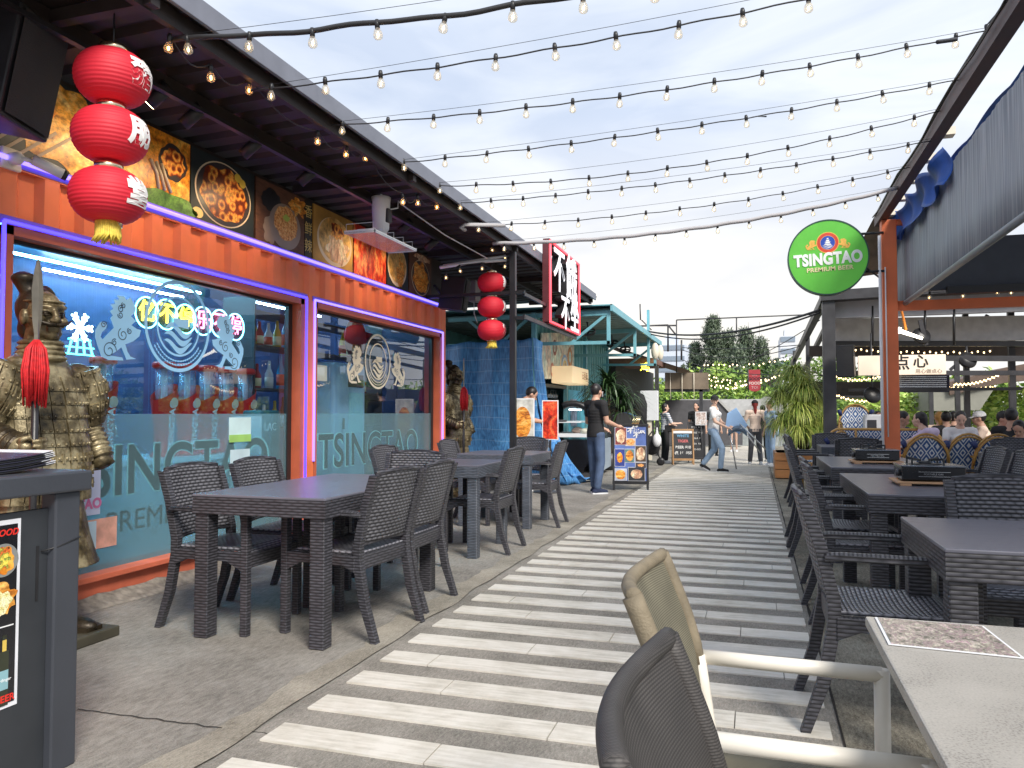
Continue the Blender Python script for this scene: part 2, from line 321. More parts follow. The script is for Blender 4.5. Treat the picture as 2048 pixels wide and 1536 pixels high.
# worn strip of screed where the path meets the concrete on the left
mb = MB(); K = 260; vs = []
for i in range(K+1):
    y = -1+i*.1
    vs += [(-1.98+.09*noise.noise((y*1.3, 3, 0))+.05*noise.noise((y*6, 0, 0)), y, .0035), (-1.815+.03*noise.noise((y*2.3, 9, 0)), y, .0085)]
mb.add(vs, [(2*i, 2*i+1, 2*i+3, 2*i+2) for i in range(K)]); struct(mb, 'path_edge', ground_mat('pale_screed', (.14, .125, .095), (.30, .275, .225), (.46, .42, .35), 2, 1))
mb = MB(); vs = []
for i in range(K+1):
    y = -1+i*.1; x = .292; wv = .006+.016*max(0, noise.noise((y*3.1, 5, 1)))+.008*abs(noise.noise((y*9, 1, 1)))
    vs += [(x-wv*.3, y, .0075), (x+wv, y, .0075)]
mb.add(vs, [(2*i, 2*i+1, 2*i+3, 2*i+2) for i in range(K)]); struct(mb, 'path_crack', mat('crack_dirt', (.02, .017, .014), .95, var=.3))
struct(MB().add([(.30, -2, .004), (14, -2, .004), (14, 34, .004), (.30, 34, .004)], [(0, 1, 2, 3)]), 'terrace_ground', gm2)
# crack line across the left concrete
mb = MB(); a = at(155, 1418, Z=.004); b = at(560, 1470, Z=.004); vs = []
for i in range(41):
    p_ = a.lerp(b, i/40)+Vector((0, .02*noise.noise((i*.4, 2, 2)), 0)); vs += [p_+Vector((0, -.003-.002*random.random(), 0)), p_+Vector((0, .003, 0))]
mb.add(vs, [(2*i, 2*i+1, 2*i+3, 2*i+2) for i in range(40)]); struct(mb, 'ground_crack', mat('crack_dirt2', (.03, .027, .022), .95, var=.3))
rng = random.Random(3); mb = MB(); y = 2.463-.316*9
for i in range(100):
    x = -1.735; stag = (.25, .65, 1.0, .45)[i % 4]; first = True
    while x < .262:
        ln = stag if first else 1.2; first = False; x1 = min(x+ln, .262+rng.uniform(-.004, .004)); z = .0105+rng.uniform(0, .0018)
        if x1-x > .03: mb.box(x, x1-.005, y+rng.uniform(-.003, .003), y+.158+rng.uniform(-.003, .003), .004, z)
        x = x1
    y += .316
struct(mb, 'path_tiles', tm)

# ---------------------------------------------------------------- orange container restaurant
WX = -3.92
house = thing('container_restaurant', 'orange shipping container restaurant with two big violet-lit windows beside the path', 'building', (-4.9, 6, 0))
def H(mb, name, m, par=None, bevel=0):    # build in world coordinates, parent under the house
    o = mb.build(name, m, par or house, bevel); 
    if par is None: o.location = -house.location
    return o
Y0, Y1, ZT = 1.2, 9.55, 2.6
def corr(mb, y0, y1, z0, z1, x=WX, d=.035, pit=.28):
    ys = []; y = y0
    while y < y1:
        for o_, dd in ((0, 0), (.10, 0), (.14, -d), (.24, -d)):
            if y+o_*pit/.28 < y1: ys.append((y+o_*pit/.28, dd))
        y += pit
    ys.append((y1, 0)); n_ = len(ys)
    mb.add([(x+d_, q, z) for z in (z0, z1) for q, d_ in ys], [(i, i+1, n_+i+1, n_+i) for i in range(n_-1)])
mb = MB(); corr(mb, Y0, Y1-.14, 2.235, 2.555); corr(mb, Y0, 3.12, .2, 2.235); H(mb, 'wall', W['orange'])
H(MB().box(WX-.1, WX+.004, Y1-.14, Y1, .17, 2.57), 'corner_post', W['orange'], bevel=.006); H(MB().box(WX-.1, WX+.003, 6.165, 6.335, .17, 2.24), 'middle_post', W['orange'], bevel=.006)
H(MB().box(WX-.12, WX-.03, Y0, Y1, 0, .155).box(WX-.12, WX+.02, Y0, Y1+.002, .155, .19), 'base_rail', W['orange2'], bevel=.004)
H(MB().box(WX-.1, WX+.002, Y0, Y1, 2.555, 2.60), 'top_rail', W['orange'])
navy = mat('dark_interior', (.04, .07, .17), .5, var=.2)
H(MB().box(-6.4, WX-.12, Y1-.05, Y1, 0, ZT).box(-6.4, -6.35, Y0, Y1-.05, 0, ZT).box(-6.4, WX-.12, Y0, Y0+.05, 0, ZT), 'rear_wall', navy)
H(MB().box(-6.4, WX-.101, Y0, Y1, ZT, ZT+.03), 'ceiling', mat('blue_ceiling', (.16, .28, .42), .35, var=.1))
H(MB().box(-6.35, WX-.12, Y0+.05, Y1-.05, .0, .12), 'floor', mat('interior_floor', (.1, .1, .12), .3))
# window reveals, glass and neon
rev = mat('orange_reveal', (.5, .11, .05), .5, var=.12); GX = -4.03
glass = clearglass('window_glass', (.72, .86, .95), 2.0, 0)
for k, (a, b) in enumerate(((3.2, 6.16), (6.34, 9.41))):
    wf = H(MB().box(GX-.03, WX+.001, a, a+.05, .19, 2.235).box(GX-.03, WX+.001, b-.05, b, .19, 2.235).box(GX-.03, WX+.001, a, b, 2.185, 2.235), 'window', rev)
    H(MB().box(GX-.02, GX+.02, b-.11, b-.05, .19, 2.185).box(GX-.02, GX+.02, a+.05, b-.11, 2.165, 2.185), 'frame', W['black'], wf)
    H(MB().add([(GX, a+.05, .19), (GX, b-.11, .19), (GX, b-.11, 2.165), (GX, a+.05, 2.165)], [(0, 1, 2, 3)]), 'pane', glass, wf)
    m_ = W['neon'] if k == 0 else W['neonpale']
    nb = MB()
    for p_, q_ in (((a-.02, 2.25), (b+.02, 2.25)), ((a-.02, .75), (a-.02, 2.25)), ((b+.02, .55), (b+.02, 2.25))):
        nb.tube([(WX+.014, p_[0], p_[1]), (WX+.014, q_[0], q_[1])], .011, 8)
    H(nb, 'neon_tube', m_)
    H(MB().box(WX+.001, WX+.006, a-.045, b+.045, 2.238, 2.285), 'neon_channel', mat('violet_channel', (.2, .1, .55), .4))
    # frosted lower band
    H(MB().add([(GX+.007, a+.05, .19), (GX+.007, b-.11, .19), (GX+.007, b-.11, 1.19), (GX+.007, a+.05, 1.19)], [(0, 1, 2, 3)]), 'frosted_film', clearglass('frost%d' % k, (.6, .85, .9), .8, .25, opac=.27, ocol=(.52, .86, .93)), wf)
nb = MB().tube([(WX+.02, Y0, 2.60), (WX+.02, Y1+.05, 2.60)], .014, 8); H(nb, 'neon_tube', W['neonpale'])
H(MB().box(WX+.0, WX+.006, Y0, Y1, 2.565, 2.63), 'neon_channel', mat('violet_channel2', (.25, .16, .6), .4))
# lettering cut in the frost
ink = mat('etched_lettering', (.008, .02, .026), .12, var=.5, scale=5); edge = mat('etched_edge', (.42, .66, .68), .4)
def wt(body, y, z, size, sx=1, m=ink, bold=.004, x=GX+.004, name='lettering', par=house):
    o = text(name, body, size, m, par, frame((x, y, z), (0, 1, 0), (0, 0, 1)), .001, bold, sx)
    if par is house: o.location = -house.location
    return o
wt('TSINGTAO', 4.70, .80, .46, .95, bold=.016, m=edge, x=GX+.0025); wt('TSINGTAO', 4.70, .80, .46, .95, bold=.008)
wt('PREMIUM BEER', 4.75, .47, .2, 1.1, bold=0)
wt('TSINGTAO', 7.75, .80, .47, .98, bold=.016, m=edge, x=GX+.0025); wt('TSINGTAO', 7.75, .80, .47, .98, bold=.008); wt('PREMIUM BEER', 7.8, .47, .2, 1.1, bold=0)
# guardian-lion emblem decals
decal = mat('pale_blue_vinyl', (.33, .62, .85), .5, var=.05, emit=(.25, .5, .8), es=.12); decal2 = mat('cream_vinyl', (.8, .72, .55), .5, var=.05)
def ring(mb, c, r0, r1, n_=56, x=GX+.009):
    vs = []
    for i in range(n_): a = 2*pi*i/n_; vs += [(x, c[0]+r0*cos(a), c[1]+r0*sin(a)), (x, c[0]+r1*cos(a), c[1]+r1*sin(a))]
    mb.add(vs, [(2*i, (2*i+2) % (2*n_), (2*i+3) % (2*n_), 2*i+1) for i in range(n_)])
def swirl(mb, c, r, w_=.006, x=GX+.0105, turns=1.4, ph=0, n_=26):
    vs = []
    for i in range(n_+1):
        a = ph+turns*2*pi*i/n_; q = r*(1-.85*i/n_); vs += [(x, c[0]+q*cos(a), c[1]+q*sin(a)), (x, c[0]+(q+w_)*cos(a), c[1]+(q+w_)*sin(a))]
    mb.add(vs, [(2*i, 2*i+2, 2*i+3, 2*i+1) for i in range(n_)])
_LT = [(1340, 905), (1370, 960), (1395, 1010), (1385, 1060), (1345, 1090), (1395, 1140), (1350, 1180), (1400, 1215), (1445, 1230), (1430, 1290), (1370, 1340), (1290, 1370), (1310, 1440), (1340, 1490), (1395, 1515), (1300, 1522), (1280, 1470), (1250, 1400), (1200, 1440), (1130, 1480), (1260, 1500), (1270, 1530), (1120, 1525), (1050, 1490), (1030, 1430), (1010, 1370), (990, 1300), (990, 1230), (1015, 1190), (1040, 1150), (1075, 1140), (1112, 1170), (1100, 1210), (1060, 1250), (1045, 1295), (1065, 1320), (1110, 1270), (1150, 1230), (1175, 1205), (1160, 1160), (1140, 1110), (1165, 1085), (1135, 1040), (1170, 1020), (1140, 975), (1190, 970), (1175, 925), (1230, 930), (1205, 885), (1285, 895), (1300, 930)]
LION = []
for _x, _y in _LT: _p = at(_x/5.12, 420+_y/5.12, X=GX); LION.append((_p.y-4.67, _p.z-1.83))
def emblem(c, m, s=1.0, parts_=True):
    mb = MB(); ring(mb, c, .325*s, .30*s); ring(mb, c, .215*s, .20*s)
    for i in range(22):                    # wheat ears
        a = radians(215+i*5.4) if i < 11 else radians(-35-(i-11)*5.4)
        for sg in (-1, 1):
            q = .262*s; p_ = Vector((c[0]+(q+sg*.014)*cos(a), c[1]+(q+sg*.014)*sin(a))); t_ = Vector((-sin(a), cos(a)))*.016*s; nn = Vector((cos(a), sin(a)))*.007*s*sg
            mb.add([(GX+.009, *(p_-t_)), (GX+.009, *(p_+nn)), (GX+.009, *(p_+t_+nn*.6)), (GX+.009, *(p_-nn))], [(0, 1, 2, 3)])
    for k in range(3):                     # waves
        vs = []
        for i in range(17):
            u = i/16; yy = c[0]+(-.14+.28*u)*s; zz = c[1]+(-.03-.055*k+.035*sin(u*2*pi+.6*k))*s; w_ = .022*s*sin(pi*u)**.6; vs += [(GX+.009, yy, zz-w_), (GX+.009, yy, zz+w_)]
        mb.add(vs, [(2*i, 2*i+2, 2*i+3, 2*i+1) for i in range(16)])
    mb.add([(GX+.009, c[0]-.05*s, c[1]+.0), (GX+.009, c[0]+.1*s, c[1]-.01), (GX+.009, c[0]+.1*s, c[1]+.055*s), (GX+.009, c[0]-.05*s, c[1]+.055*s)], [(0, 1, 2, 3)])
    o = H(mb, 'window_emblem', m)
    for sg in (-1, 1):
        lm = MB(); pts = [(GX+.009, c[0]+(q[0] if sg > 0 else -q[0])*s, c[1]+q[1]*s) for q in LION]
        lm.add(pts, [tuple(range(len(pts)))]); lo = H(lm, 'lion_emblem', m)
        for (px_, py_, r_, tn, ph) in ((1130, 1430, .055, 1.5, 0), (1265, 1275, .04, 1.4, 2), (1245, 1020, .022, 1.3, 1), (1240, 1080, .02, 1.3, 3), (1075, 1175, .02, 1.2, 0), (1270, 985, .016, 1.2, 2), (1330, 1240, .018, 1.2, 2), (1180, 1350, .02, 1.2, 1)):
            w_ = at(px_/5.12, 420+py_/5.12, X=GX); q0 = w_.y-4.67; q1 = w_.z-1.83
            sw = MB(); swirl(sw, (c[0]+(q0 if sg > 0 else -q0)*s, c[1]+q1*s), r_*s, .006, ph=ph if sg > 0 else pi-ph); H(sw, 'swirl_line', mat('gap_line', (.03, .05, .1), .3), lo)
emblem((4.67, 1.83), decal, 1.03); emblem((7.82, 1.77), decal2, .95)
# posters behind and on the glass, low down
def sign_flat(par, name, x, y0, y1, z0, z1, m, d=.003):
    o = MB().box(x, x+d, y0, y1, z0, z1).build(name, m, par)
    if par is house: o.location = -house.location
    return o
sign_flat(house, 'window_notice', GX+.0105, 3.55, 3.98, .55, .86, mat('lilac_paper', (.62, .66, .85), .6, var=.05))
wt('TSINGTAO', 3.77, .62, .085, 1, m=mat('pink_ink', (.7, .2, .4), .5), x=GX+.0155)
mb = MB(); ring(mb, (3.74, .74), 0.001, .05, x=GX+.0155); H(mb, 'notice_badge', mat('blue_ink', (.02, .2, .55), .5))
rg = random.Random(4); rub = mat('broken_screed', (.22, .2, .17), .9, var=.4, scale=20)
mb = MB(); vs = []
for i in range(84):
    y = 1.2+i*.1; vs += [(-3.94, y, .05+.02*rg.random()), (-3.86+.05*noise.noise((y*4, 1, 1)), y, .02+.015*rg.random()), (-3.80+.08*noise.noise((y*3, 2, 7)), y, .002)]
mb.add(vs, [(3*i+k, 3*i+k+1, 3*i+k+4, 3*i+k+3) for i in range(83) for k in (0, 1)], False)
struct(mb, 'ground_edge', rub)
sign_flat(house, 'window_notice', GX+.0105, 3.80, 4.12, .33, .52, mat('pink_card', (.8, .42, .32), .6, var=.25, scale=12))
sign_flat(house, 'window_notice', GX+.0135, 3.8, 3.95, .34, .51, mat('pale_card', (.6, .78, .88), .6, var=.05))
sign_flat(house, 'window_notice', GX+.0105, 5.25, 5.53, .98, 1.16, mat('mint_card', (.62, .82, .82), .6, var=.08))
sign_flat(house, 'window_notice', GX+.0137, 5.25, 5.53, .96, 1.02, mat('lime_card', (.35, .62, .15), .6, var=.1))
sign_flat(house, 'window_notice', GX+.0105, 5.27, 5.52, .70, .9, mat('grey_card', (.55, .7, .75), .6, var=.1))
# ---------------------------------------------------------------- things behind the glass
cyan = emis('cyan_led', (.25, .8, 1.0), 38); whiteled = emis('white_led', (.6, .8, 1.0), 36)
for k, (y0, y1, x, m_, lb) in enumerate(((3.6, 4.9, -5.3, whiteled, 'white ceiling light strip inside the container nearest the statue'), (4.0, 6.2, -5.2, cyan, 'cyan ceiling light strip inside the container near the glass'), (4.6, 7.0, -5.75, cyan, 'cyan ceiling light strip deep inside the container'), (7.6, 9.2, -5.6, whiteled, 'white ceiling light strip behind the far window'), (5.0, 9.0, -5.0, cyan, 'added long cyan light strip imitating streak reflections across both windows'), (3.4, 4.6, -5.95, cyan, 'added cyan light strip by the rear wall imitating streak reflections over the statue'), (5.4, 7.2, -6.15, whiteled, 'added white light strip against the rear wall brightening the interior'))):  # last three strips are added for streak reflections and a brighter interior
    tag(MB().tube([(x, y0, 2.5), (x, y1, 2.5)], .012, 8).build('light_strip', m_), lb, 'light strip', 'ceiling light strips in the container')
ct = thing('bar_counter', 'pale bar counter behind the near window carrying the red beer towers', 'counter', (-4.75, 4.7, .0))
MB().box(-.3, .3, -1.2, 1.75, 0, .8).build('counter_body', mat('pale_counter', (.45, .6, .65), .4), ct)
MB().box(-.33, .33, -1.23, 1.78, .8, .84).build('counter_top', mat('counter_top', (.55, .72, .78), .25), ct)
tubem = clearglass('tower_tube', (.9, .95, 1), 1.5, 0, .25, (.7, .8, .95)); whitetxt = mat('white_ink', (.85, .85, .85), .5)
def tower():
    t = thing('beer_tower', '', 'beer tower', group='red beer towers on the bar counter')
    mb = MB(); n_ = 16; vs = []
    for z, r in ((0, .10), (.02, .10), (.05, .065), (.25, .075), (.5, .1)): vs += [(r*cos(2*pi*k/n_), r*sin(2*pi*k/n_)*1.1, z if z < .5 else .53+.07*sin(2*pi*k/n_)) for k in range(n_)]
    mb.add(vs, [(i*n_+k, i*n_+(k+1) % n_, (i+1)*n_+(k+1) % n_, (i+1)*n_+k) for i in range(4) for k in range(n_)] + [tuple(range(n_))[::-1]], True)
    mb.build('shell', W['red'], t); MB().lathe([(.068, .3), (.07, .72)], 16).build('tube', tubem, t)
    MB().lathe([(.08, .72), (.095, .73), (.095, .76), (.08, .775)], 16).build('lid', W['red'], t)
    MB().tube([(0, 0, .3), (0, 0, .72)], .025, 8).build('ice_core', W['white'], t)
    text('lettering', 'TSINGTAO', .085, whitetxt, t, frame((.098, -.015, .25), (0, .05, 1), (0, -1, .05)), .006, .002)
    q = MB(); ring(q, (0, 0), .0, .042, 20, x=.106); o = q.build('badge', mat('badge', (.7, .6, .5), .4), t); o.location = (0, 0, .44)
    return t
tw = tower(); _ty = lambda px: at(px, 800, X=-4.62).y
spots_ = [(_ty(205), 'red beer tower hidden half behind the near warrior statue'), (_ty(328), 'leftmost of the five red beer towers in a row'), (_ty(374), 'second red beer tower from the left of the row'), (_ty(414), 'middle red beer tower of the row of five'), (_ty(452), 'fourth red beer tower from the left of the row'), (_ty(490), 'rightmost red beer tower, next to the green bag')]
for i, (y_, lb) in enumerate(spots_):
    if i == 0: tw.location = (-4.62, y_, .84); tw['label'] = lb
    else: dup(tw, (-4.62, y_, .84), 0, lb)
t = thing('shopping_bag', 'dark green bag with white writing at the end of the bar', 'bag', (-4.25, 6.0, .12))
MB().box(-.1, .1, -.14, .16, .0, 1.1).build('bag_body', mat('teal_bag', (.02, .12, .14), .5), t, .02); text('lettering', 'LAC', .1, whitetxt, t, frame((.104, -.01, .95), (0, 1, 0), (0, 0, 1)), .002)
MB().box(-.08, .12, -.32, -.16, .3, 1.05).build('white_box', W['white'], t)
# beer taps
t = thing('beer_tap', 'chrome beer tap with dark globe standing on the bar counter', 'beer tap', (-4.62, 4.55, .84))
MB().tube([(0, 0, 0), (0, 0, .28)], .02).tube([(0, -.12, .28), (0, .12, .28)], .018).tube([(0, .1, .28), (.06, .1, .25), (.06, .1, .18)], .01).tube([(0, -.1, .28), (.06, -.1, .25), (.06, -.1, .18)], .01).build('pipe', W['chrome'], t)
MB().ell((0, 0, .38), (.075, .075, .075)).build('globe', mat('green_globe', (.02, .06, .04), .1), t)
# neon sign of six rings
t = thing('neon_sign', 'neon sign of six ringed characters, yellow and pink, behind the near window', 'neon sign', (-4.3, 4.7, 1.8))
NX = -4.3
for i, (px, py, ch) in enumerate(((294, 625, '亿'), (333, 629, '不'), (371, 638, '停'), (406, 642, '乐'), (440, 647, '不'), (471, 654, '停'))):
    c = at(px, py, X=NX); c = Vector((0, c.y-4.7, c.z-1.8)); yl = i < 3
    rr = .115
    MB().tube([(0, c.y+rr*cos(2*pi*k/28), c.z+rr*sin(2*pi*k/28)) for k in range(29)], .006, 6, False).build('neon_ring', emis('ring_neon', (.25, .9, 1.0), 5), t)
    MB().lathe([(.0, 0), (rr*.95, 0), (rr*.95, .004), (0, .004)], 24, cap=False).build('back_disc', clearglass('neon_disc', (.6, .6, .7), .5, .1, .45, (.25, .2, .02) if yl else (.4, .06, .1)), t, rot=(0, pi/2, 0), loc=(-.02, c.y, c.z))
    text('neon_character', ch, .17, emis('yellow_neon', (1, .8, .05), 4.5) if yl else emis('pink_neon', (1, .2, .35), 4.5), t, frame((.005, c.y, c.z), (0, 1, 0), (0, 0, 1)), .008, .002)
t = tag(MB().build('lamp', emis('snow_white', (.8, .9, 1), 5)), 'white glowing snowflake lamp behind the near warrior statue', 'lamp')
c = at(160, 655, X=-4.6); mb = MB()
for k in range(6):
    a = pi*k/3; mb.bar(c, c+Vector((0, cos(a)*.1, sin(a)*.1)), .02); 
    for q in (.05, .08):
        for sg in (-.6, .6): mb.bar(c+Vector((0, cos(a)*q, sin(a)*q)), c+Vector((0, cos(a)*q+cos(a+sg)*.035, sin(a)*q+sin(a+sg)*.035)), .012)
t.data = mb.mesh('lamp', emis('snow_white2', (.8, .9, 1), 5))
c = at(160, 695, X=-4.6); mb = MB()
for sg in (-.1, -.03, .04, .11): mb.bar(c+Vector((0, sg, -.05)), c+Vector((0, sg*.7, .06)), .01)
mb.bar(c+Vector((0, -.12, 0)), c+Vector((0, .12, 0)), .01).bar(c+Vector((0, -.1, .055)), c+Vector((0, .09, .055)), .01).bar(c+Vector((0, -.12, -.05)), c+Vector((0, .12, -.05)), .01)
tag(mb.build('neon_lamp', emis('turquoise_neon', (.1, .9, .8), 5)), 'turquoise neon lattice lamp beside the chin of the near statue', 'neon lamp')
# second window: fridge cabinet, shelf, bottles, jars
t = thing('drinks_fridge', 'tall pale blue cabinet with notices pasted on its door behind the far window', 'cabinet', (-4.45, 7.62, .12))
MB().box(-.3, .2, -.36, .34, 0, 1.62).build('cabinet_body', mat('pale_cabinet', (.45, .62, .75), .3, var=.06), t, .03)
MB().box(.202, .206, -.05, .27, .85, 1.3).build('notice', mat('mint_paper', (.4, .68, .72), .6), t); MB().box(.202, .206, -.06, .28, 1.36, 1.5).build('dark_panel', W['black'], t)
MB().tube([(.24, -.22, .9), (.24, -.22, 1.02)], .012).build('handle', W['black'], t)
t = thing('shelf_unit', 'dark shelf unit of bottles and cans behind the far window', 'shelf', (-4.75, 7.5, .12))
for z_ in (.9, 1.3, 1.72, 2.05): MB().box(-.18, .18, -1.15, 1.5, z_, z_+.02).build('shelf_board', W['dark'], t)
for y_ in (-1.15, 1.5): MB().box(-.18, .18, y_-.02, y_, 0, 2.2).build('side_panel', W['dark'], t)
bt = {}
def bottle(col, h=.3, r=.04, capc=(.8, .7, .3)):
    key = (col, h); mb = MB().lathe([(r, 0), (r, h*.55), (r*.4, h*.75), (r*.38, h*.95), (r*.3, h)], 14)
    o = mb.build('bottle', mat('bottle_glass', col, .12, var=.05)); MB().lathe([(r*1.03, h*.15), (r*1.03, h*.45)], 14).build('label_band', mat('bottle_label', capc, .6), o); return o
bc = [((.75, .55, .02), .34, 'yellow'), ((.65, .72, .8), .3, 'milky'), ((.45, .02, .02), .26, 'red'), ((.02, .35, .6), .38, 'blue'), ((.02, .08, .04), .34, 'dark green'), ((.7, .45, .05), .3, 'amber'), ((.8, .8, .82), .26, 'white')]
pl = [(6.42, 1.84, 0), (6.53, 1.84, 2), (6.68, 1.84, 6), (6.83, 1.84, 5), (6.98, 1.84, 3), (7.1, 1.84, 4), (6.45, 1.02, 1), (6.62, 1.02, 6), (6.8, 1.02, 5), (6.95, 1.02, 4), (6.5, 1.42, 2), (6.7, 1.42, 1), (6.9, 1.42, 3), (8.15, 1.84, 0), (8.3, 1.84, 2), (8.5, 1.84, 5), (8.15, 1.42, 2), (8.3, 1.42, 0), (8.5, 1.42, 5), (8.65, 1.42, 2), (8.2, 1.02, 6), (8.42, 1.02, 0), (8.6, 1.02, 2)]
zn = {1.02: 'on the lowest board', 1.42: 'on the middle board', 1.84: 'on the top board'}; cnt = {}
for y_, z_, k in pl:
    o = bottle(bc[k][0], bc[k][1], .042, [(.8, .1, .05), (.85, .85, .8), (.9, .8, .5)][k % 3]); o.location = (-4.66, y_, z_+.0 if z_ < 1.5 else 1.84)
    q = (z_, k, y_ > 7.6); cnt[q] = cnt.get(q, 0)+1
    tag(o, '%s bottle %s of the shelf, %s the pale cabinet%s' % (bc[k][2], zn[z_], 'right of' if y_ > 7.6 else 'left of', '' if cnt[q] == 1 else ', further right'), 'bottle', 'bottles on the shelf behind the far window')
t = thing('window_sign', 'small cream sign with brush characters hanging inside the far window', 'sign', (-4.2, 6.72, 1.60))
MB().box(-.01, .01, -.32, .3, -.08, .08).build('board', mat('cream_sign', (.8, .65, .5), .5, emit=(.8, .6, .4), es=.25), t); text('lettering', '点心', .12, W['black'], t, frame((.012, -.1, 0), (0, 1, 0), (0, 0, 1)), .002)
tag(MB().lathe([(.0, 0), (.23, 0), (.23, .02), (0, .02)], 32, cap=False).build('round_sign', mat('maroon', (.13, .02, .03), .4), rot=(0, pi/2, 0), loc=(-4.25, 7.7, 2.02)), 'maroon round sign behind the top of the far window', 'sign')

# ---------------------------------------------------------------- poster band above the container
PX = -3.96
brown = mat('poster_brown', (.03, .02, .016), .45, var=.2); 
def ppanel(y0, y1, z1=3.17, bgm=None, label=''):
    t = thing('food_poster', label, 'poster', (PX, (y0+y1)/2, 2.64), 0, 'food photo posters above the container windows')
    w_ = (y1-y0)/2-.006; MB().box(0, .012, -w_, w_, 0, z1-2.64).build('sheet', bgm, t); return t, w_
def disc(par, name, m, y, z, ry, rz_, x=.013, wob=.0, seed=0, n_=44):
    vs = [(x, y, z)]
    for k in range(n_):
        a = 2*pi*k/n_; q = 1+wob*noise.noise((cos(a)*2.2+seed, sin(a)*2.2, seed)); vs.append((x, y+ry*q*cos(a), z+rz_*q*sin(a)))
    return MB().add(vs, [(0, 1+k, 1+(k+1) % n_) for k in range(n_)]).build(name, m, par)
ES = 0
f_fried = food('fried_orange', [(.3, (.35, .05, .005)), (.5, (.85, .3, .02)), (.7, (1, .62, .12))], 9, 'N', es=ES)
f_ring = food('squid_rings', [(.3, (.16, .02, .004)), (.5, (.6, .13, .015)), (.72, (.92, .42, .07))], 13, 'RING', es=ES)
f_orange = food('rice_orange', [(.3, (.4, .1, .02)), (.55, (.8, .33, .08)), (.8, (.95, .6, .25))], 40, es=ES)
f_noodle = food('noodles', [(.3, (.35, .1, .06)), (.5, (.7, .42, .25)), (.65, (.92, .8, .55))], 14, 'N', (1, 1, .5), es=ES)
f_red = food('crayfish', [(.3, (.12, .0, .0)), (.48, (.75, .04, .01)), (.68, (1, .4, .12))], 10, 'N', (1, 1.6, .7), es=ES)
f_gold = food('golden_rolls', [(.3, (.3, .06, .01)), (.5, (.8, .3, .03)), (.7, (1, .65, .2))], 10, 'N', (1, 1, 2.2), es=ES)
f_sate = food('satay', [(.3, (.25, .06, .01)), (.5, (.85, .4, .05)), (.7, (1, .75, .3))], 8, 'N', (1, 1, 1.6), es=ES)
f_green = food('leaf', [(.3, (.02, .08, .01)), (.6, (.15, .3, .05))], 10, 'N', es=.1)  # slight glow put into the printed leaf, which is no lamp
plate_d = mat('dark_plate', (.05, .04, .04), .3, var=.1); plate_w = mat('plate_rim', (.75, .6, .4), .3, var=.08); broth = food('broth', [(.3, (.5, .25, .05)), (.7, (.85, .55, .2))], 5, 'N', es=ES)
bgs = [mat('bg_dark', (.03, .025, .02), .45), mat('bg_wood', (.13, .055, .03), .5, var=.3, scale=10, stretch=(1, 1, 5)), mat('bg_slate', (.02, .028, .03), .45)]
# the satay poster behind the lanterns, partly behind the speaker
t, w_ = ppanel(3.02, 4.0, bgm=bgs[2], label='poster of golden satay pile behind the big lanterns')
disc(t, 'food_pile', f_sate, .08, .27, .36, .25, .014, .5, 2); disc(t, 'food_heap', f_fried, -.25, .3, .24, .2, .015, .6, 5)
for k in range(4): MB().bar((.016, -.42+.09*k, .0), (.016, -.18+.1*k, .22), .003, .018).build('skewer', mat('skewer', (.4, .3, .2), .5), t)
t, w_ = ppanel(4.0, 4.68, bgm=f_fried, label='poster of orange fried slices with squid on a green leaf')
disc(t, 'leaf', f_green, .1, .02, .3, .10, .0165, .4, 1); disc(t, 'sauce_bowl', plate_d, .16, .34, .14, .13, .014, .2, 3); disc(t, 'sauce', f_ring, .16, .34, .11, .1, .016, .3, 4)
for k in range(3): MB().tube([(.018, -.06+.05*k, .3), (.018, .0+.04*k, .22), (.018, .02+.06*k, .12)], .012, 6).build('squid_strip', plate_w, t)
t, w_ = ppanel(4.68, 5.44, bgm=bgs[2], label='poster of spicy squid rings on an oval dark plate')
disc(t, 'plate_rim', plate_w, 0, .26, .335, .25, .0135); disc(t, 'plate', plate_d, 0, .26, .32, .24, .0145); disc(t, 'food', f_ring, 0, .26, .27, .21, .0155, .2, 7)
for k in range(2): disc(t, 'lemon_slice', mat('lemon', (.85, .6, .08), .4), .16+.06*k, .44-.03*k, .04, .035, .0165)
disc(t, 'lemon_slice', mat('lemon2', (.85, .6, .2), .4), -.3, .05, .06, .04, .0165)
t, w_ = ppanel(5.46, 6.2, bgm=bgs[1], label='poster of a pot of orange rice beside a black teapot')
disc(t, 'teapot', W['black'], -.15, .38, .14, .1, .0135, .3, 3); disc(t, 'pot_rim', mat('pot', (.3, .22, .17), .3), .06, .2, .24, .2, .014); disc(t, 'rice', f_orange, .07, .23, .18, .15, .0155, .15, 9)
disc(t, 'garnish', mat('garnish', (.5, .6, .1), .5), .07, .28, .05, .03, .0165, .6, 3); disc(t, 'shrimp', f_gold, .25, .42, .12, .08, .0145, .7, 4); disc(t, 'rope', mat('rope', (.35, .25, .18), .6), -.16, .12, .1, .12, .0135, .3, 8)
t, w_ = ppanel(6.2, 6.32, bgm=bgs[0], label='narrow dark vertical strip of gold writing between two food posters')
for k, ch in enumerate('香鲜辣'): text('lettering', ch, .13, mat('gold_ink', (.7, .5, .15), .4), t, frame((.014, 0, .42-.16*k), (0, 1, 0), (0, 0, 1)), .002)
t, w_ = ppanel(6.34, 7.1, bgm=mat('bg_amber', (.5, .26, .05), .5, var=.4, scale=3), label='poster of yellow noodle soup with clams in a pale bowl')
disc(t, 'bowl_rim', plate_w, .02, .24, .33, .24, .0135); disc(t, 'broth', broth, .02, .26, .30, .22, .0145); disc(t, 'noodles', f_noodle, .08, .19, .2, .15, .0155, .5, 2); disc(t, 'clams', f_ring, .05, .36, .12, .08, .0165, .6, 6)
t, w_ = ppanel(7.12, 7.86, bgm=f_red, label='poster filled with bright red crayfish beside the rain-cover heater')
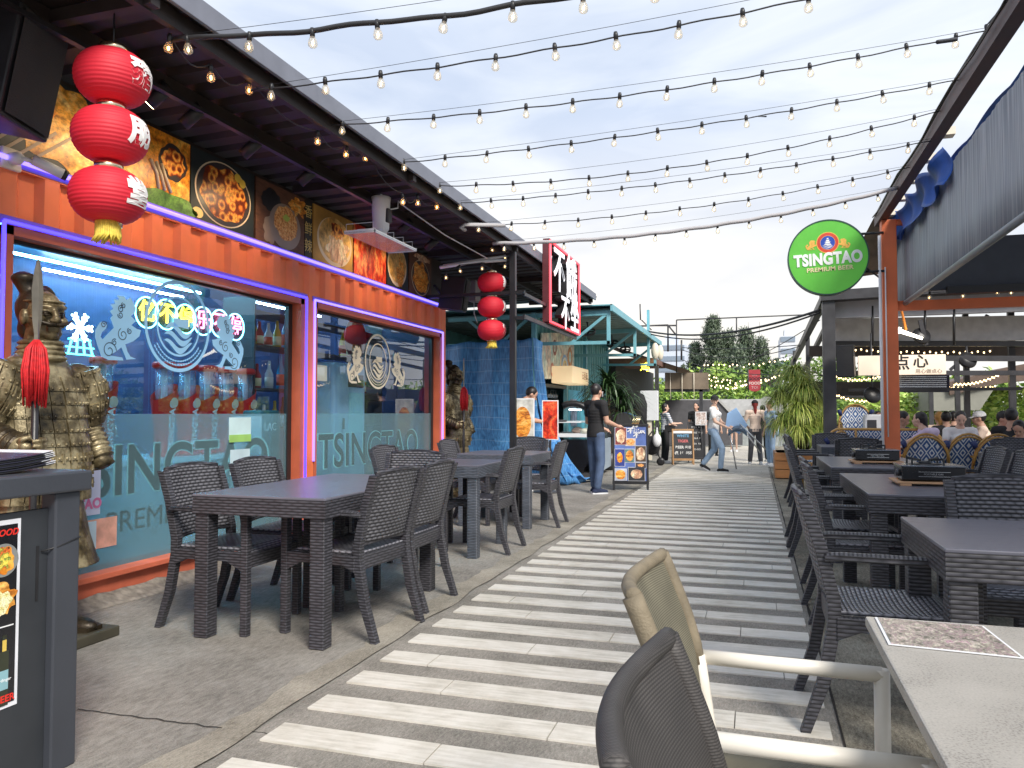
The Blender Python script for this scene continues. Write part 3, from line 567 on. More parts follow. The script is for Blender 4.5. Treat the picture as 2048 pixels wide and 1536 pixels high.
t, w_ = ppanel(7.88, 8.44, bgm=bgs[2], label='poster of a cream bowl of broth with a large prawn')
disc(t, 'bowl_rim', plate_w, -.02, .26, .25, .24, .0135); disc(t, 'broth', broth, -.02, .27, .23, .21, .0145, .1, 3); disc(t, 'prawn', f_gold, .06, .18, .1, .16, .0155, .5, 5)
t, w_ = ppanel(8.46, 9.14, bgm=bgs[1], label='poster of golden fried rolls on an oval plate, last before the dark wall')
disc(t, 'plate_rim', plate_w, 0, .23, .27, .22, .0135); disc(t, 'plate', plate_d, 0, .23, .26, .21, .0145); disc(t, 'food', f_gold, 0, .23, .22, .19, .0155, .35, 7); disc(t, 'vegetables', f_noodle, .05, .48, .25, .04, .0155, .5, 9)
H(MB().box(PX-.06, PX-.001, Y0, 9.5, 2.63, 3.2), 'sign_board', brown)
# ---------------------------------------------------------------- roof canopy over the left side
rf = thing('canopy_roof', 'dark corrugated canopy roof with grey edge over the container', 'roof', (-2.8, 7, 3.2))
def R(mb, name, m, bevel=0, par=None):
    o = mb.build(name, m, par or rf, bevel)
    if par is None: o.location = -rf.location
    return o
RY0, RY1 = -.5, 13.75
def rz_(x): return 3.235 + (x+2.8)*.03
mb = MB(); ys = []; y = RY0
while y < RY1:
    for o_, dd in ((0, 0), (.13, 0), (.16, .04), (.21, .04)):
        ys.append((y+o_, dd))
    y += .24
n_ = len(ys); xs = (-6.6, -2.72)
mb.add([(x, q, rz_(x)+.03+d_) for x in xs for q, d_ in ys], [(i, i+1, n_+i+1, n_+i) for i in range(n_-1)]); R(mb, 'roof_sheet', W['darkbrown'])
mb = MB().add([(x, q, rz_(x)+.09) for x in xs for q in (RY0, RY1)], [(0, 1, 3, 2)]); R(mb, 'roof_top', W['fascia'])
R(MB().box(-2.74, -2.715, RY0, RY1, 3.225, 3.345), 'fascia', W['fascia'], .004)
R(MB().box(-2.84, -2.80, RY0, RY1, 3.16, 3.255).box(-3.42, -3.38, RY0, RY1, 3.15, 3.24), 'purlin', W['darkbrown'])
for y in (1.5, 3.0, 6.0, 9.0, 11.2, 13.6): R(MB().box(-3.93, -2.75, y-.03, y+.03, 3.17, 3.235), 'rafter', W['darkbrown'])
R(MB().box(-3.35, -3.31, 2.6, 9.2, 3.10, 3.125), 'track_rail', W['black'])
for (x, y) in ((-2.8, 8.98),):
    R(MB().box(x-.035, x+.035, y-.035, y+.035, 0, 3.16), 'post', W['black'])
# spot lamps on the track
def spot(px, py, lb, lit=False):
    c = at(px, py, X=-3.4); t = thing('track_spotlight', lb, 'spotlight', c, 0, 'black spotlights on the track under the roof')
    d = Vector((-.6, -.15, -.55)).normalized(); MB().tube([(0, 0, 3.1-c.z), Vector((0, 0, .07))], .01, 8).build('stem', W['black'], t)
    MB().tube([-d*.08, d*.08], .042, 16).build('lamp_body', W['black'], t)
    MB().tube([d*.081, d*.083], .036, 16).build('lens', emis('spot_lens', (1, .8, .45), 12) if lit else W['dark'], t)
    ld = bpy.data.lights.new('spot', 'SPOT'); ld.energy = 6 if lit else 11; ld.color = (1, .72, .42); ld.spot_size = radians(100); ld.spot_blend = .9; ld.shadow_soft_size = .05
    lo = bpy.data.objects.new('lamp_light', ld); COL.objects.link(lo); lo.parent = t; lo.location = d*.1; lo.rotation_euler = d.to_track_quat('-Z', 'Y').to_euler()
for a in ((318, 190, 'lit black spotlight beside the topmost big lantern', True), (385, 232, 'black spotlight above the orange squid slices poster'), (502, 295, 'black spotlight above the squid rings poster'), (614, 352, 'black spotlight above the teapot poster'), (812, 452, 'black spotlight right of the white heater'), (862, 488, 'black spotlight above the last food poster')): spot(*a)
# amber bulbs on the purlin
def bulb(par, p, fil='filament', r=.024, tilt=(0, 0, -1)):
    if 'b' not in KIDS:
        KIDS['b'] = MB().lathe([(.0015, -r*1.0-.034), (r*.6, -r*.8-.034), (r*.92, -.046), (r, -.034), (r*.9, -.020), (r*.6, -.005), (.011, .004)], 12, cap=False).mesh('bulb', W['bulb'])
        KIDS['s'] = MB().lathe([(.0125, .0), (.0135, .03), (.010, .045)], 10).mesh('socket', W['black'])
        for k in ('filament', 'filament2'): KIDS[k] = MB().ell((0, 0, -.032), (.0075, .0075, .012), 6, 4).mesh('filament', W[k])
    o = bpy.data.objects.new('bulb', KIDS['b']); COL.objects.link(o); o.parent = par; o.location = p; o.rotation_euler = (random.uniform(-.12, .12), random.uniform(-.12, .12), 0)
    for nm, k in (('socket', 's'), ('filament', fil)):
        q = bpy.data.objects.new(nm, KIDS[k]); COL.objects.link(q); q.parent = o
t = thing('string_lights', 'amber string lights stapled under the edge of the dark canopy roof', 'string lights', (-2.8, 6, 3.1)); pts = []
for px, py in ((338, 98), (421, 157), (498, 182), (635, 284), (693, 310), (731, 318), (805, 405), (835, 407), (874, 415)):
    c = at(px, py, X=-2.86); pts.append(c); bulb(t, c-t.location+Vector((0, 0, .035)), 'filament2')
q = []
for a, b in zip(pts, pts[1:]):
    for k in range(6): u = k/6; q.append(a.lerp(b, u)-t.location+Vector((0, 0, .08-.08*sin(pi*u))))
MB().tube(q, .004, 6).build('cable', W['cable'], t)
t = thing('string_lights', 'tangled warm string lights on white pipes above the smaller lanterns', 'string lights', (-3.0, 9, 3)); q = []
for px, py in ((1010, 487), (985, 500), (1010, 515), (1010, 533), (964, 537), (920, 542), (892, 555)):
    c = at(px, py, X=-2.95-.004*(1010-px)); q.append(c-t.location+Vector((0, 0, .07))); bulb(t, c-t.location+Vector((0, 0, .03)))
MB().tube(q, .005, 6).build('cable', W['cable'], t)
c0, c1 = at(880, 535, X=-3.55), at(1012, 520, X=-2.9); MB().tube([c0-t.location, (c0+c1)/2-t.location+Vector((0, 0, .02)), c1-t.location], .02, 8).tube([c0-t.location+Vector((0, .1, .04)), (c0+c1)/2-t.location+Vector((0, .1, .06)), c1-t.location+Vector((0, 0, .05))], .016, 8).build('white_pipe', W['white'], t)

# ---------------------------------------------------------------- lanterns
lred = mat('lantern_silk', (.56, .012, .03), .6, var=.1, scale=3, stretch=(1, 1, .3)); lred.node_tree.nodes['Principled BSDF'].inputs['Emission Color'].default_value = (.6, .01, .02, 1)
lred.node_tree.nodes['Principled BSDF'].inputs['Emission Strength'].default_value = .04
gold = mat('gold_ring', (.8, .68, .45), .25, metal=1, var=0); tass = mat('yellow_tassel', (.75, .58, .08), .6, var=.25, scale=60)
def lantern_string(loc, zs, R_, hh, chars, label, tz, lean=0):
    t = thing('lantern_string', label, 'lantern', (loc[0], loc[1], zs[0]), 0, 'strings of three red paper lanterns')
    for i, z in enumerate(zs):
        prof = []; nr = 17
        for k in range(nr*4+1):
            a = -1.22+2.44*k/(nr*4); q = cos(a)**.75; rib = .003*abs(sin(pi*k/4))
            prof.append((max(.05, R_*q-rib), hh*sin(a)/sin(1.22)))
        z0 = z-zs[0]; off = lean*i
        b = MB().lathe(prof, 40).build('lantern_body', lred, t, loc=(0, off, z0))
        MB().lathe([(.062, hh), (.066, hh+.005), (.066, hh+.03), (.06, hh+.032)], 24, cap=False).build('collar', gold, b)
        # brushed character wrapped on the silk
        o = text('lantern_character', chars[i], hh*1.15, mat('lantern_white', (.85, .82, .8), .6), b, None, .002, .006)
        bm = bmesh.new(); bm.from_mesh(o.data); bmesh.ops.triangulate(bm, faces=bm.faces); bmesh.ops.subdivide_edges(bm, edges=bm.edges, cuts=2); bm.to_mesh(o.data); bm.free()
        for v in o.data.vertices:
            zz = v.co.y; q = cos(math.asin(max(-.95, min(.95, zz/hh*sin(1.22)))))**.75; a = radians(8)+v.co.x/R_*1.1; rr = R_*q+.003+v.co.z
            v.co = Vector((rr*cos(a), rr*sin(a), zz))
    zb = zs[-1]-zs[0]-hh; off = lean*(len(zs)-1); mb = MB()
    for k in range(34):
        a = 2*pi*k/34; r0 = .05; mb.tube([(r0*cos(a), off+r0*sin(a), zb+.01), (r0*1.05*cos(a)+.006, off+r0*1.1*sin(a), zb-.07), (r0*1.2*cos(a)+random.uniform(-.02, .01), off+r0*1.25*sin(a)+random.uniform(-.01, .01), zb-tz)], [.006, .007, .003], 5)
    mb.build('tassel', tass, t); MB().lathe([(.055, zb-.02), (.058, zb+.01)], 20).build('tassel_ring', gold, t)
    MB().tube([(0, 0, hh), (0, 0, 3.2-zs[0])], .004, 5).build('hanging_wire', W['black'], t)
    return t
lantern_string((-3.0, 3.0), (2.845, 2.555, 2.255), .176, .127, '豬朋堂', 'large string of three red paper lanterns with white characters, nearest the camera', .1, -.008)
lantern_string((-3.1, 9.05), (2.805, 2.505, 2.215), .178, .122, '豬朋堂', 'small-looking string of three red paper lanterns beside the black canopy post', .1)

# ---------------------------------------------------------------- hardware hung under the roof
def speaker(loc, rz, lb, dims=(.28, .32, .5), tilt=.2, name='loudspeaker'):
    t = thing(name, lb, 'speaker', loc, rz, 'black loudspeakers under the roofs'); w_, d_, h_ = dims
    b = MB(); b.poly([(-w_/2, d_/2, -h_/2), (w_/2, d_/2, -h_/2), (w_*.36, -d_/2, -h_/2), (-w_*.36, -d_/2, -h_/2)], (0, 0, h_)); o = b.build('cabinet', W['black'], t, .012, rot=(tilt, 0, 0)); fix(o)
    MB().sheet(None, 6, 8, lambda u, v: ((u-.5)*w_*.9, d_/2+.012+.012*sin(pi*u), (v-.5)*h_*.92)).build('grille', mat('speaker_grille', (.03, .03, .032), .6, bump=.5, bscale=200), t, rot=(tilt, 0, 0))
    MB().tube([(0, -d_/2, 0), (0, -d_/2-.1, .12)], .018, 8).build('bracket', W['dark'], t)
    return t
speaker((-3.62, 2.88, 2.93), radians(-70), 'big black loudspeaker under the roof, left of the large lanterns', (.42, .4, .56), -.18)
c = at(908, 588, X=-3.65); speaker(c, radians(-80), 'black loudspeaker under the roof left of the small-looking lanterns', (.3, .32, .42), -.15)
c = at(948, 583, X=-3.6); t = thing('junction_box', 'grey electrical box with dangling cord behind the smaller lanterns', 'electrical box', c)
MB().box(-.06, .06, -.1, .1, -.14, .14).build('box_body', mat('grey_box', (.22, .2, .19), .5), t, .01); MB().tube([(0, 0, -.14), (.02, -.05, -.3), (.03, .05, -.42)], .005, 5).build('cord', W['white'], t)
t = thing('security_camera', 'white bullet camera on a square base at the upper left of the container', 'camera', at(25, 318, X=-3.9))
MB().box(-.03, 0, -.06, .06, -.06, .06).build('base_plate', W['cream'], t, .008); MB().lathe([(.035, 0), (.035, .04), (.02, .07)], 18).build('swivel', W['white'], t, rot=(0, pi/2, 0))
MB().tube([(.06, .0, 0), (.1, .06, -.01)], .014, 8).tube([(.1, .04, 0), (.17, .17, -.05)], .03, 18).build('camera_body', W['white'], t); MB().tube([(.17, .17, -.05), (.18, .19, -.057)], .029, 18).build('lens', W['black'], t)
# white heater with rain tray hung in front of the crayfish poster
c = at(762, 430, X=-3.25); t = thing('outdoor_fan', 'white hanging electric unit above a transparent rain tray in front of the posters', 'fan', c)
MB().lathe([(.05, -.17), (.075, -.13), (.085, .12), (.09, .16), (.06, .17)], 20).build('housing', W['white'], t); MB().box(.045, .095, -.04, .04, -.08, .05).build('recess', W['dark'], t, .01); MB().lathe([(.045, -.24), (.055, -.17)], 12).build('neck', W['white'], t)
MB().box(-.14, .16, -.42, .44, -.255, -.245).build('tray', clearglass('tray', (.9, .93, .95), 1, .1, .4, (.75, .8, .85)), t); mb = MB()
for k in range(5): y = -.4+.2*k; mb.tube([(-.13, y, -.25), (-.13, y, -.17), (.13, y, -.17), (.13, y, -.25)], .003, 5)
mb.box(-.14, .16, -.42, -.41, -.26, -.23).box(-.14, .16, .43, .44, -.26, -.23).box(.15, .16, -.42, .44, -.26, -.235).build('wire_guard', W['white'], t)
MB().tube([(.0, 0, .17), (0, 0, 3.2-c.z)], .012, 6).build('hanger', W['white'], t)
mb = MB(); c1 = at(890, 470, X=-3.1)-c; c2 = at(975, 517, X=-3.0)-c; mb.tube([(.08, .02, .05), (.12, .1, .08), (.1, .15, .16), c1*.35+Vector((0, 0, .15)), c1, c2], .007, 6).build('power_cord', W['white'], t)

# ---------------------------------------------------------------- bronze warrior statues
def patina(name, stops, metal):
    m, n, l, p = newmat(name); t = n.new('ShaderNodeTexCoord'); a = n.new('ShaderNodeTexNoise'); a.inputs['Scale'].default_value = 6; a.inputs['Detail'].default_value = 8; a.inputs['Roughness'].default_value = .65
    l.new(t.outputs['Object'], a.inputs[0]); l.new(ramp(n, l, a.outputs[0], stops), p.inputs['Base Color']); p.inputs['Metallic'].default_value = metal; p.inputs['Roughness'].default_value = .42
    b = n.new('ShaderNodeTexNoise'); b.inputs['Scale'].default_value = 45; l.new(t.outputs['Object'], b.inputs[0]); q = n.new('ShaderNodeBump'); q.inputs['Strength'].default_value = .35; q.inputs['Distance'].default_value = .01; l.new(b.outputs[0], q.inputs['Height']); l.new(q.outputs[0], p.inputs['Normal']); return m
bronze = patina('aged_bronze', [(.36, (.025, .02, .012)), (.48, (.13, .10, .05)), (.60, (.38, .32, .19))], .45)
bronzed = patina('dark_bronze', [(.36, (.012, .01, .008)), (.55, (.055, .04, .022)), (.7, (.17, .12, .055))], .5)
def plates(mb, fn, nu, nv, u0, u1, v0, v1, th=.012, gap=.06, ov=.0):
    du, dv = (u1-u0)/nu, (v1-v0)/nv
    for j in range(nv):
        for i in range(nu):
            a, b = u0+du*(i+gap*.5), u0+du*(i+1-gap*.5); c, d = v0+dv*(j+gap*.4), v0+dv*(j+1+ov)
            P = []; m_ = 3
            for s_ in range(m_+1):
                for q in (c, d):
                    p, n = fn(a+(b-a)*s_/m_, q); k = th*(1.35 if q == c else .75)
                    P.append(p+n*k)
            for s_ in range(m_+1):
                for q in (c, d):
                    p, n = fn(a+(b-a)*s_/m_, q); P.append(p-n*.006)
            k = 2*(m_+1); fs = []
            for s_ in range(m_): fs += [(2*s_, 2*s_+2, 2*s_+3, 2*s_+1), (2*s_, k+2*s_, k+2*s_+2, 2*s_+2), (2*s_+1, 2*s_+3, k+2*s_+3, k+2*s_+1)]
            fs += [(0, 1, k+1, k), (k-2, 2*k-2, 2*k-1, k-1)]
            mb.add(P, fs, False)
def studs(mb, fn, us, vs_, r=.009, th=.014):
    for v in vs_:
        for u in us:
            p, n = fn(u, v); mb.ell(p+n*th, (r, r, r), 7, 4)
def straps(mb, fn, us, vs_, h=.03, th=.017):
    for v in vs_:
        for u in us:
            for du in (-.02, 0, .02):
                a, n = fn(u+du, v); b, n2 = fn(u+du, v+h); mb.bar(a+n*th, b+n2*th, .005, .006, up=n)
def warrior(loc, label):
    # faces +X in world; built facing +X: x forward, y left(+)/right(-)
    t = thing('warrior_statue', label, 'statue', loc, 0, 'bronze ancient-warrior statues')
    def prof(z):       # half depth, half width, forward shift
        T = [(.70, .20, .24, 0), (.80, .205, .245, .01), (.92, .20, .235, .02), (1.02, .19, .225, .02), (1.15, .175, .225, .01), (1.30, .165, .235, 0), (1.40, .14, .225, -.01), (1.47, .10, .17, -.01), (1.52, .07, .08, 0)]
        for a, b in zip(T, T[1:]):
            if z <= b[0]:
                k = max(0, (z-a[0])/(b[0]-a[0])); return [a[i]+(b[i]-a[i])*k for i in (1, 2, 3)]
        return T[-1][1:]
    def tor(u, z):
        d, w_, sh = prof(z); a = u*2*pi; ex = .85
        cx, sy = cos(a), sin(a); p = Vector((sh+d*math.copysign(abs(cx)**ex, cx), w_*math.copysign(abs(sy)**ex, sy), z)); n = Vector((cx/d, sy/w_, 0)).normalized(); return p, n
    b = MB()
    for zz in [.7+.04*k for k in range(21)]:
        d, w_, sh = prof(zz); b.ell((sh, 0, zz), (d, w_, .05), 20, 6)
    b.cap((0, 0, 1.48), (.02, 0, 1.6), .062, .055)                              # neck
    hd_ = MB(); HZ = Matrix.Rotation(radians(-16), 3, 'Z'); h3 = lambda x, y, z: HZ @ Vector((x, y, z-1.7))+Vector((.02, 0, 1.7))
    def E3(c, r): hd_.ell(h3(*c), r, 16, 10, HZ)
    def C3(a_, b_, r1, r2): hd_.cap(h3(*a_), h3(*b_), r1, r2, 10)
    E3((.0, 0, 1.715), (.112, .093, .125)); E3((.035, 0, 1.645), (.078, .07, .065)); E3((.085, 0, 1.60), (.030, .036, .024)); E3((.03, 0, 1.615), (.075, .078, .045))
    C3((.118, 0, 1.735), (.142, 0, 1.678), .013, .021); E3((.13, .018, 1.672), (.016, .013, .011)); E3((.13, -.018, 1.672), (.016, .013, .011))
    for s_ in (-1, 1): C3((.088, s_*.068, 1.748), (.116, s_*.018, 1.742), .010, .013); E3((.082, s_*.055, 1.675), (.034, .028, .026)); E3((.0, s_*.098, 1.69), (.028, .014, .045)); C3((.094, s_*.055, 1.722), (.108, s_*.022, 1.718), .009, .010)
    C3((.112, -.024, 1.638), (.112, .024, 1.638), .0095, .0095); C3((.110, -.02, 1.622), (.110, .02, 1.622), .010, .010); hd_.cap((0, 0, 1.47), h3(0, 0, 1.62), .09, .08)
    hd_.tube([h3(.112*cos(q*pi/8)*.98, .094*sin(q*pi/8), 1.775) for q in range(-5, 6)], .007, 6)
    fuse(hd_, 'head', bronze, t, .0065, 1)
    # arms: right (-y) bent forward to the spear, left (+y) hanging with hollow cuff
    b.cap((0, -.24, 1.38), (-.02, -.33, 1.12), .095, .07).cap((-.02, -.33, 1.12), (.24, -.31, 1.03), .075, .06)
    b.cap((0, .24, 1.38), (.0, .30, 1.14), .095, .072).cap((.0, .30, 1.14), (.10, .31, .97), .072, .058)
    # skirt and legs
    b.lathe([(.20, .74), (.215, .66), (.235, .55), (.27, .42), (.285, .40), (.25, .40)], 26, sy=1.15)
    for s in (-1, 1):
        b.cap((0, s*.12, .45), (.0, s*.13, .12), .085, .055).cap((-.02, s*.13, .10), (.16, s*.14, .075), .055, .045)
    fuse(b, 'body', bronze, t, .013, 2)
    mb = MB()
    rows = [(.80+.0*0, 1.40)]
    plates(mb, tor, 22, 9, 0, 1, .74, 1.38, .012, .08, .06); sb = mb; dz = (1.38-.74)/9; us = [(i+.22)/22 for i in range(22)]+[(i+.75)/22 for i in range(22)]; us = [u for u in us if u < .3 or u > .68]
    studs(sb, tor, us, [.74+dz*j+.012 for j in range(1, 9)]); straps(sb, tor, [(i+.0)/22 for i in range(22) if i < 6 or i > 16], [.74+dz*j-.012 for j in (1, 2, 3)], .05); sb.build('chest_armour', bronze, t)
    def arm(s):
        A = Vector((.0, s*.22, 1.44)); B = Vector((-.02 if s < 0 else 0, s*.325 if s < 0 else s*.305, 1.14))
        ax = (B-A).normalized(); e1 = Vector((1, 0, 0)); e1 = (e1-ax*e1.dot(ax)).normalized(); e2 = ax.cross(e1)
        def f(u, v):
            r = .10+.035*sin(pi*min(1, v*1.1))-.01*v; n = e1*cos(2*pi*u)+e2*sin(2*pi*u); return A+(B-A)*v+n*r, n
        return f
    for s in (-1, 1):
        f = arm(s); mb = MB(); plates(mb, f, 12, 5, 0, 1, .02, 1.0, .012, .1, .08); sb = mb; studs(sb, f, [(i+.25)/12 for i in range(12)]+[(i+.75)/12 for i in range(12)], [.08, .28, .48, .68, .88], .008); straps(sb, f, [i/12 for i in range(12)], [.32, .62], .16, .02); sb.build('shoulder_armour', bronze, t)
    # pleated sleeves
    for s, P in ((-1, ((-.02, -.33, 1.12), (.24, -.31, 1.03))), (1, ((.0, .30, 1.14), (.10, .31, .95)))):
        a, c = Vector(P[0]), Vector(P[1]); pts, R_ = [], []
        for k in range(25): pts.append(a.lerp(c, k/24)); R_.append(.078+.009*sin(k*1.9)-.012*k/24)
        MB().tube(pts, R_, 16).build('sleeve', bronzed if s < 0 else bronze, t)
    d = (Vector((.10, .31, .95))-Vector((0, .30, 1.14))).normalized(); e = Vector((.10, .31, .95)); MB().tube([e, e+d*.05, e+d*.06, e+d*.045], [.05, .062, .035, .034], 16, False).build('hollow_cuff', bronze, t); MB().tube([e+d*.03, e+d*.035], .036, 12).build('cuff_hole', W['black'], t)
    # collar, hair, bun, moustache, eyes
    mb = MB()
    for k in range(4): mb.lathe([(.112-.004*k, 1.470+.026*k), (.128-.005*k, 1.484+.026*k), (.112-.005*k, 1.50+.026*k)], 22, (.01, 0, 0), 1, .95)
    mb.build('collar', bronze, t)
    hb = MB(); hb.ell((-.02, 0, 1.745), (.112, .099, .118)); hb.cap((-.04, -.03, 1.83), (-.06, -.05, 1.89), .045, .05).ell((-.06, -.05, 1.90), (.065, .058, .035)); hb.ell((-.06, 0, 1.64), (.06, .07, .07)); hb.tube([(-.02+.118*sin(q*pi/10), .0+.1*cos(q*pi/10)*.3, 1.75+.12*cos(q*pi/10)) for q in range(-6, 7)], .006, 6); fuse(hb, 'hair_bun', bronzed, t, .01, 1)
    mb = MB()
    for s_ in (-1, 1): mb.tube([h3(.138, 0, 1.655), h3(.134, s_*.03, 1.652), h3(.112, s_*.066, 1.662), h3(.085, s_*.105, 1.682)], [.009, .012, .010, .003], 8)
    mb.build('moustache', bronzed, t)
    for s_ in (-1, 1): MB().ell(h3(.108, s_*.036, 1.708), (.010, .016, .0075), 8, 5).tube([h3(.098, s_*.056, 1.706), h3(.118, s_*.036, 1.699), h3(.116, s_*.016, 1.703)], .0035, 5).tube([h3(.09, s_*.064, 1.716), h3(.116, s_*.036, 1.720), h3(.114, s_*.014, 1.712)], .004, 5).build('eye', bronzed, t)
    # hand of four fingers and thumb round the spear
    mb = MB(); mb.cap((.24, -.31, 1.03), (.285, -.305, 1.03), .042, .045)
    for k in range(4):
        z = 1.068-k*.026; mb.tube([(.27, -.265, z), (.315, -.252, z), (.352, -.268, z), (.362, -.30, z-.002), (.345, -.33, z-.004)], [.014, .0135, .013, .012, .009], 8)
    mb.tube([(.27, -.335, 1.06), (.305, -.345, 1.075), (.335, -.325, 1.085)], [.016, .014, .011], 8); fuse(mb, 'spear_hand', bronze, t, .006, 1)
    mb = MB()
    for s in (-1, 1): mb.poly([(-.1, s*.14-.07, .05), (.2, s*.14-.075, .05), (.26, s*.14-.05, .05), (.26, s*.14+.05, .05), (.2, s*.14+.075, .05), (-.1, s*.14+.07, .05)], (0, 0, .028)); mb.ell((.12, s*.14, .075), (.15, .06, .05))
    o = mb.build('shoes', bronzed, t); fix(o)
    MB().box(-.25, .30, -.27, .27, 0, .055).build('plinth', mat('plinth_bronze', (.05, .045, .03), .55, var=.3), t, .008)
    # the spear is held: a thing of its own
    s = thing('spear', '', 'spear', (loc[0]+.325, loc[1]-.30, loc[2]), 0, 'spears held by the bronze warriors')
    MB().tube([(0, 0, .055), (0, 0, 1.5)], .016, 12).build('shaft', W['black'], s)
    def blade(mb):
        P = [(.0, 1.93), (.022, 1.87), (.032, 1.78), (.026, 1.64), (.014, 1.57), (.014, 1.5)]; vs = []; 
        for w_, z in P: vs += [(0, -w_, z), (.008, 0, z), (0, w_, z), (-.008, 0, z)]
        mb.add(vs, [(4*i+k, 4*i+(k+1) % 4, 4*i+4+(k+1) % 4, 4*i+4+k) for i in range(len(P)-1) for k in range(4)])
    mb = MB(); blade(mb); o = mb.build('blade', mat('spear_steel', (.28, .25, .2), .35, metal=.8, var=.3), s); fix(o)
    mb = MB(); rg = random.Random(5)
    for k in range(150):
        a = rg.uniform(0, 2*pi); r = rg.uniform(.01, .06); zb = rg.uniform(1.22, 1.3)
        mb.tube([(.01*cos(a), .01*sin(a), 1.545), (r*.75*cos(a), r*.75*sin(a), 1.5), (r*1.0*cos(a), r*1.0*sin(a), 1.40), (r*.85*cos(a), r*.85*sin(a), zb)], [.003, .005, .0055, .003], 4)
    mb.build('tassel', mat('red_tassel', (.55, .015, .02), .6, var=.3, scale=50), s)
    return t, s
w1, s1 = warrior((-3.58, 3.13, 0), 'bronze armoured warrior statue with topknot close behind the grey podium'); s1['label'] = 'spear with red tassel held by the near bronze statue'
def dup_pair(loc, lb, lb2):
    a = dup(w1, loc, radians(-8), lb); b = dup(s1, (loc[0]+.325-.04, loc[1]-.30-.05, 0), 0, lb2); return a, b
dup_pair((-4.02, 10.1, 0), 'bronze armoured warrior statue before the blue tarpaulin past the container', 'spear with red tassel in front of the blue tarpaulin')

# ---------------------------------------------------------------- podium with menus (near left)
pgrey = mat('podium_grey', (.045, .05, .062), .45, var=.12, scale=3, bump=.05)
t = thing('menu_podium', 'dark grey wooden podium with food poster at the lower left corner', 'podium', (-2.5, 1.6, 0))
def Q(mb, n_, m, b=0): o = mb.build(n_, m, t, b); o.location = (2.5, -1.6, 0); return o
Q(MB().box(-2.3, -2.235, 2.03, 2.13, 0, .93), 'front_post', pgrey, .006); Q(MB().box(-2.75, -2.68, 2.03, 2.13, 0, .93), 'rear_post', pgrey, .006)
Q(MB().box(-2.78, -2.215, .9, 2.16, .93, 1.0), 'top_frame', pgrey, .008); Q(MB().box(-2.29, -2.265, .9, 2.03, 0, .88), 'panel', mat('podium_panel', (.03, .034, .04), .5, var=.15), .003)
Q(MB().box(-2.266, -2.263, 1.985, 1.995, .58, .76), 'slot', W['black']); Q(MB().tube([(-2.262, 2.0, .74), (-2.236, 2.04, .75), (-2.234, 2.13, .77)], .003, 6), 'elastic_cord', W['black'])
pf = Q(MB().box(-2.2645, -2.262, 1.5, 1.925, .27, .86), 'food_poster', mat('poster_white', (.75, .76, .8), .3), 0)
def PQ(mb, n_, m): o = mb.build(n_, m, pf); return o
PQ(MB().box(-2.2615, -2.2605, 1.5, 1.913, .285, .845), 'poster_print', mat('poster_black', (.012, .012, .015), .25))
def dsk(n_, m, y, z, r, x, wob=0, sd=0):
    vs = [(x, y, z)]+[(x, y+r*cos(2*pi*k/30)*(1+wob*noise.noise((cos(2*pi*k/30)*2+sd, sin(2*pi*k/30)*2, sd))), z+r*sin(2*pi*k/30)*(1+wob*noise.noise((cos(2*pi*k/30)*2+sd, sin(2*pi*k/30)*2, sd)))) for k in range(30)]
    PQ(MB().add(vs, [(0, 1+k, 1+(k+1) % 30) for k in range(30)]), n_, m)
dsk('plate', mat('grey_plate', (.25, .26, .25), .3), 1.865, .735, .052, -2.2598); dsk('food', f_fried, 1.86, .735, .042, -2.2592, .4, 1); dsk('food', food('mixfood', [(.3, (.1, .05, .01)), (.45, (.8, .15, .03)), (.6, (.2, .3, .05)), (.7, (.9, .7, .1))], 60), 1.855, .742, .036, -2.2588, .6, 4)
dsk('food', f_gold, 1.865, .62, .048, -2.2598, .5, 2); dsk('rice', food('cream_food', [(.3, (.6, .5, .1)), (.7, (.95, .9, .55))], 70), 1.86, .60, .036, -2.2592, .5, 5)
PQ(MB().box(-2.2602, -2.2598, 1.5, 1.905, .525, .529), 'divider', whitetxt)
for y_, z_ in ((1.875, .45), (1.825, .43), (1.77, .45)): PQ(MB().box(-2.2601, -2.2597, y_-.016, y_+.016, z_-.17, z_+.0).box(-2.2601, -2.2597, y_-.007, y_+.007, z_, z_+.05), 'beer_bottle', mat('pbottle', (.03, .035, .02), .3, var=.4)); PQ(MB().box(-2.2595, -2.2592, y_-.007, y_+.007, z_, z_+.035), 'foil', mat('gfoil', (.7, .5, .1), .3)); PQ(MB().box(-2.2595, -2.2592, y_-.015, y_+.015, z_-.12, z_-.06), 'bottle_label', mat('blabel', (.25, .45, .5), .4))
text('lettering', 'MORE FOOD', .028, mat('red_ink', (.75, .03, .02), .4), pf, frame((-2.2596, 1.83, .82), (0, 1, 0), (0, 0, 1)), .0006, .0008, shear=.25)
text('lettering', 'BEER', .03, mat('red_ink2', (.75, .03, .02), .4), pf, frame((-2.2596, 1.88, .30), (0, 1, 0), (0, 0, 1)), .0006, .0008)
text('lettering', 'Erdinger', .014, whitetxt, pf, frame((-2.2590, 1.876, .36), (0, 1, 0), (0, 0, 1)), .0006)
t = thing('menu_stack', 'stack of menus with curled white page corners on the grey podium', 'menus', (-2.5, 1.75, 1.0)); rg = random.Random(2)
for k in range(8):
    z = .002+k*.0058; j = rg.uniform(-.01, .01)
    def fm(u, v, z=z, j=j): return (-.16+.36*v, -.3+.62*u+j, z+.022*(max(0, u-.55)/.45)**2+.001)
    MB().solid(10, 2, fm, .0035, False).build('menu', mat('menu_cover', (.03, .03, .05), .3, var=.1) if k % 2 else W['black'], t)
    MB().solid(3, 2, lambda u, v, fm=fm: Vector(fm(.95+.06*u, v))+Vector((0, 0, .003)), .0018, False).build('page_corner', W['white'], t)

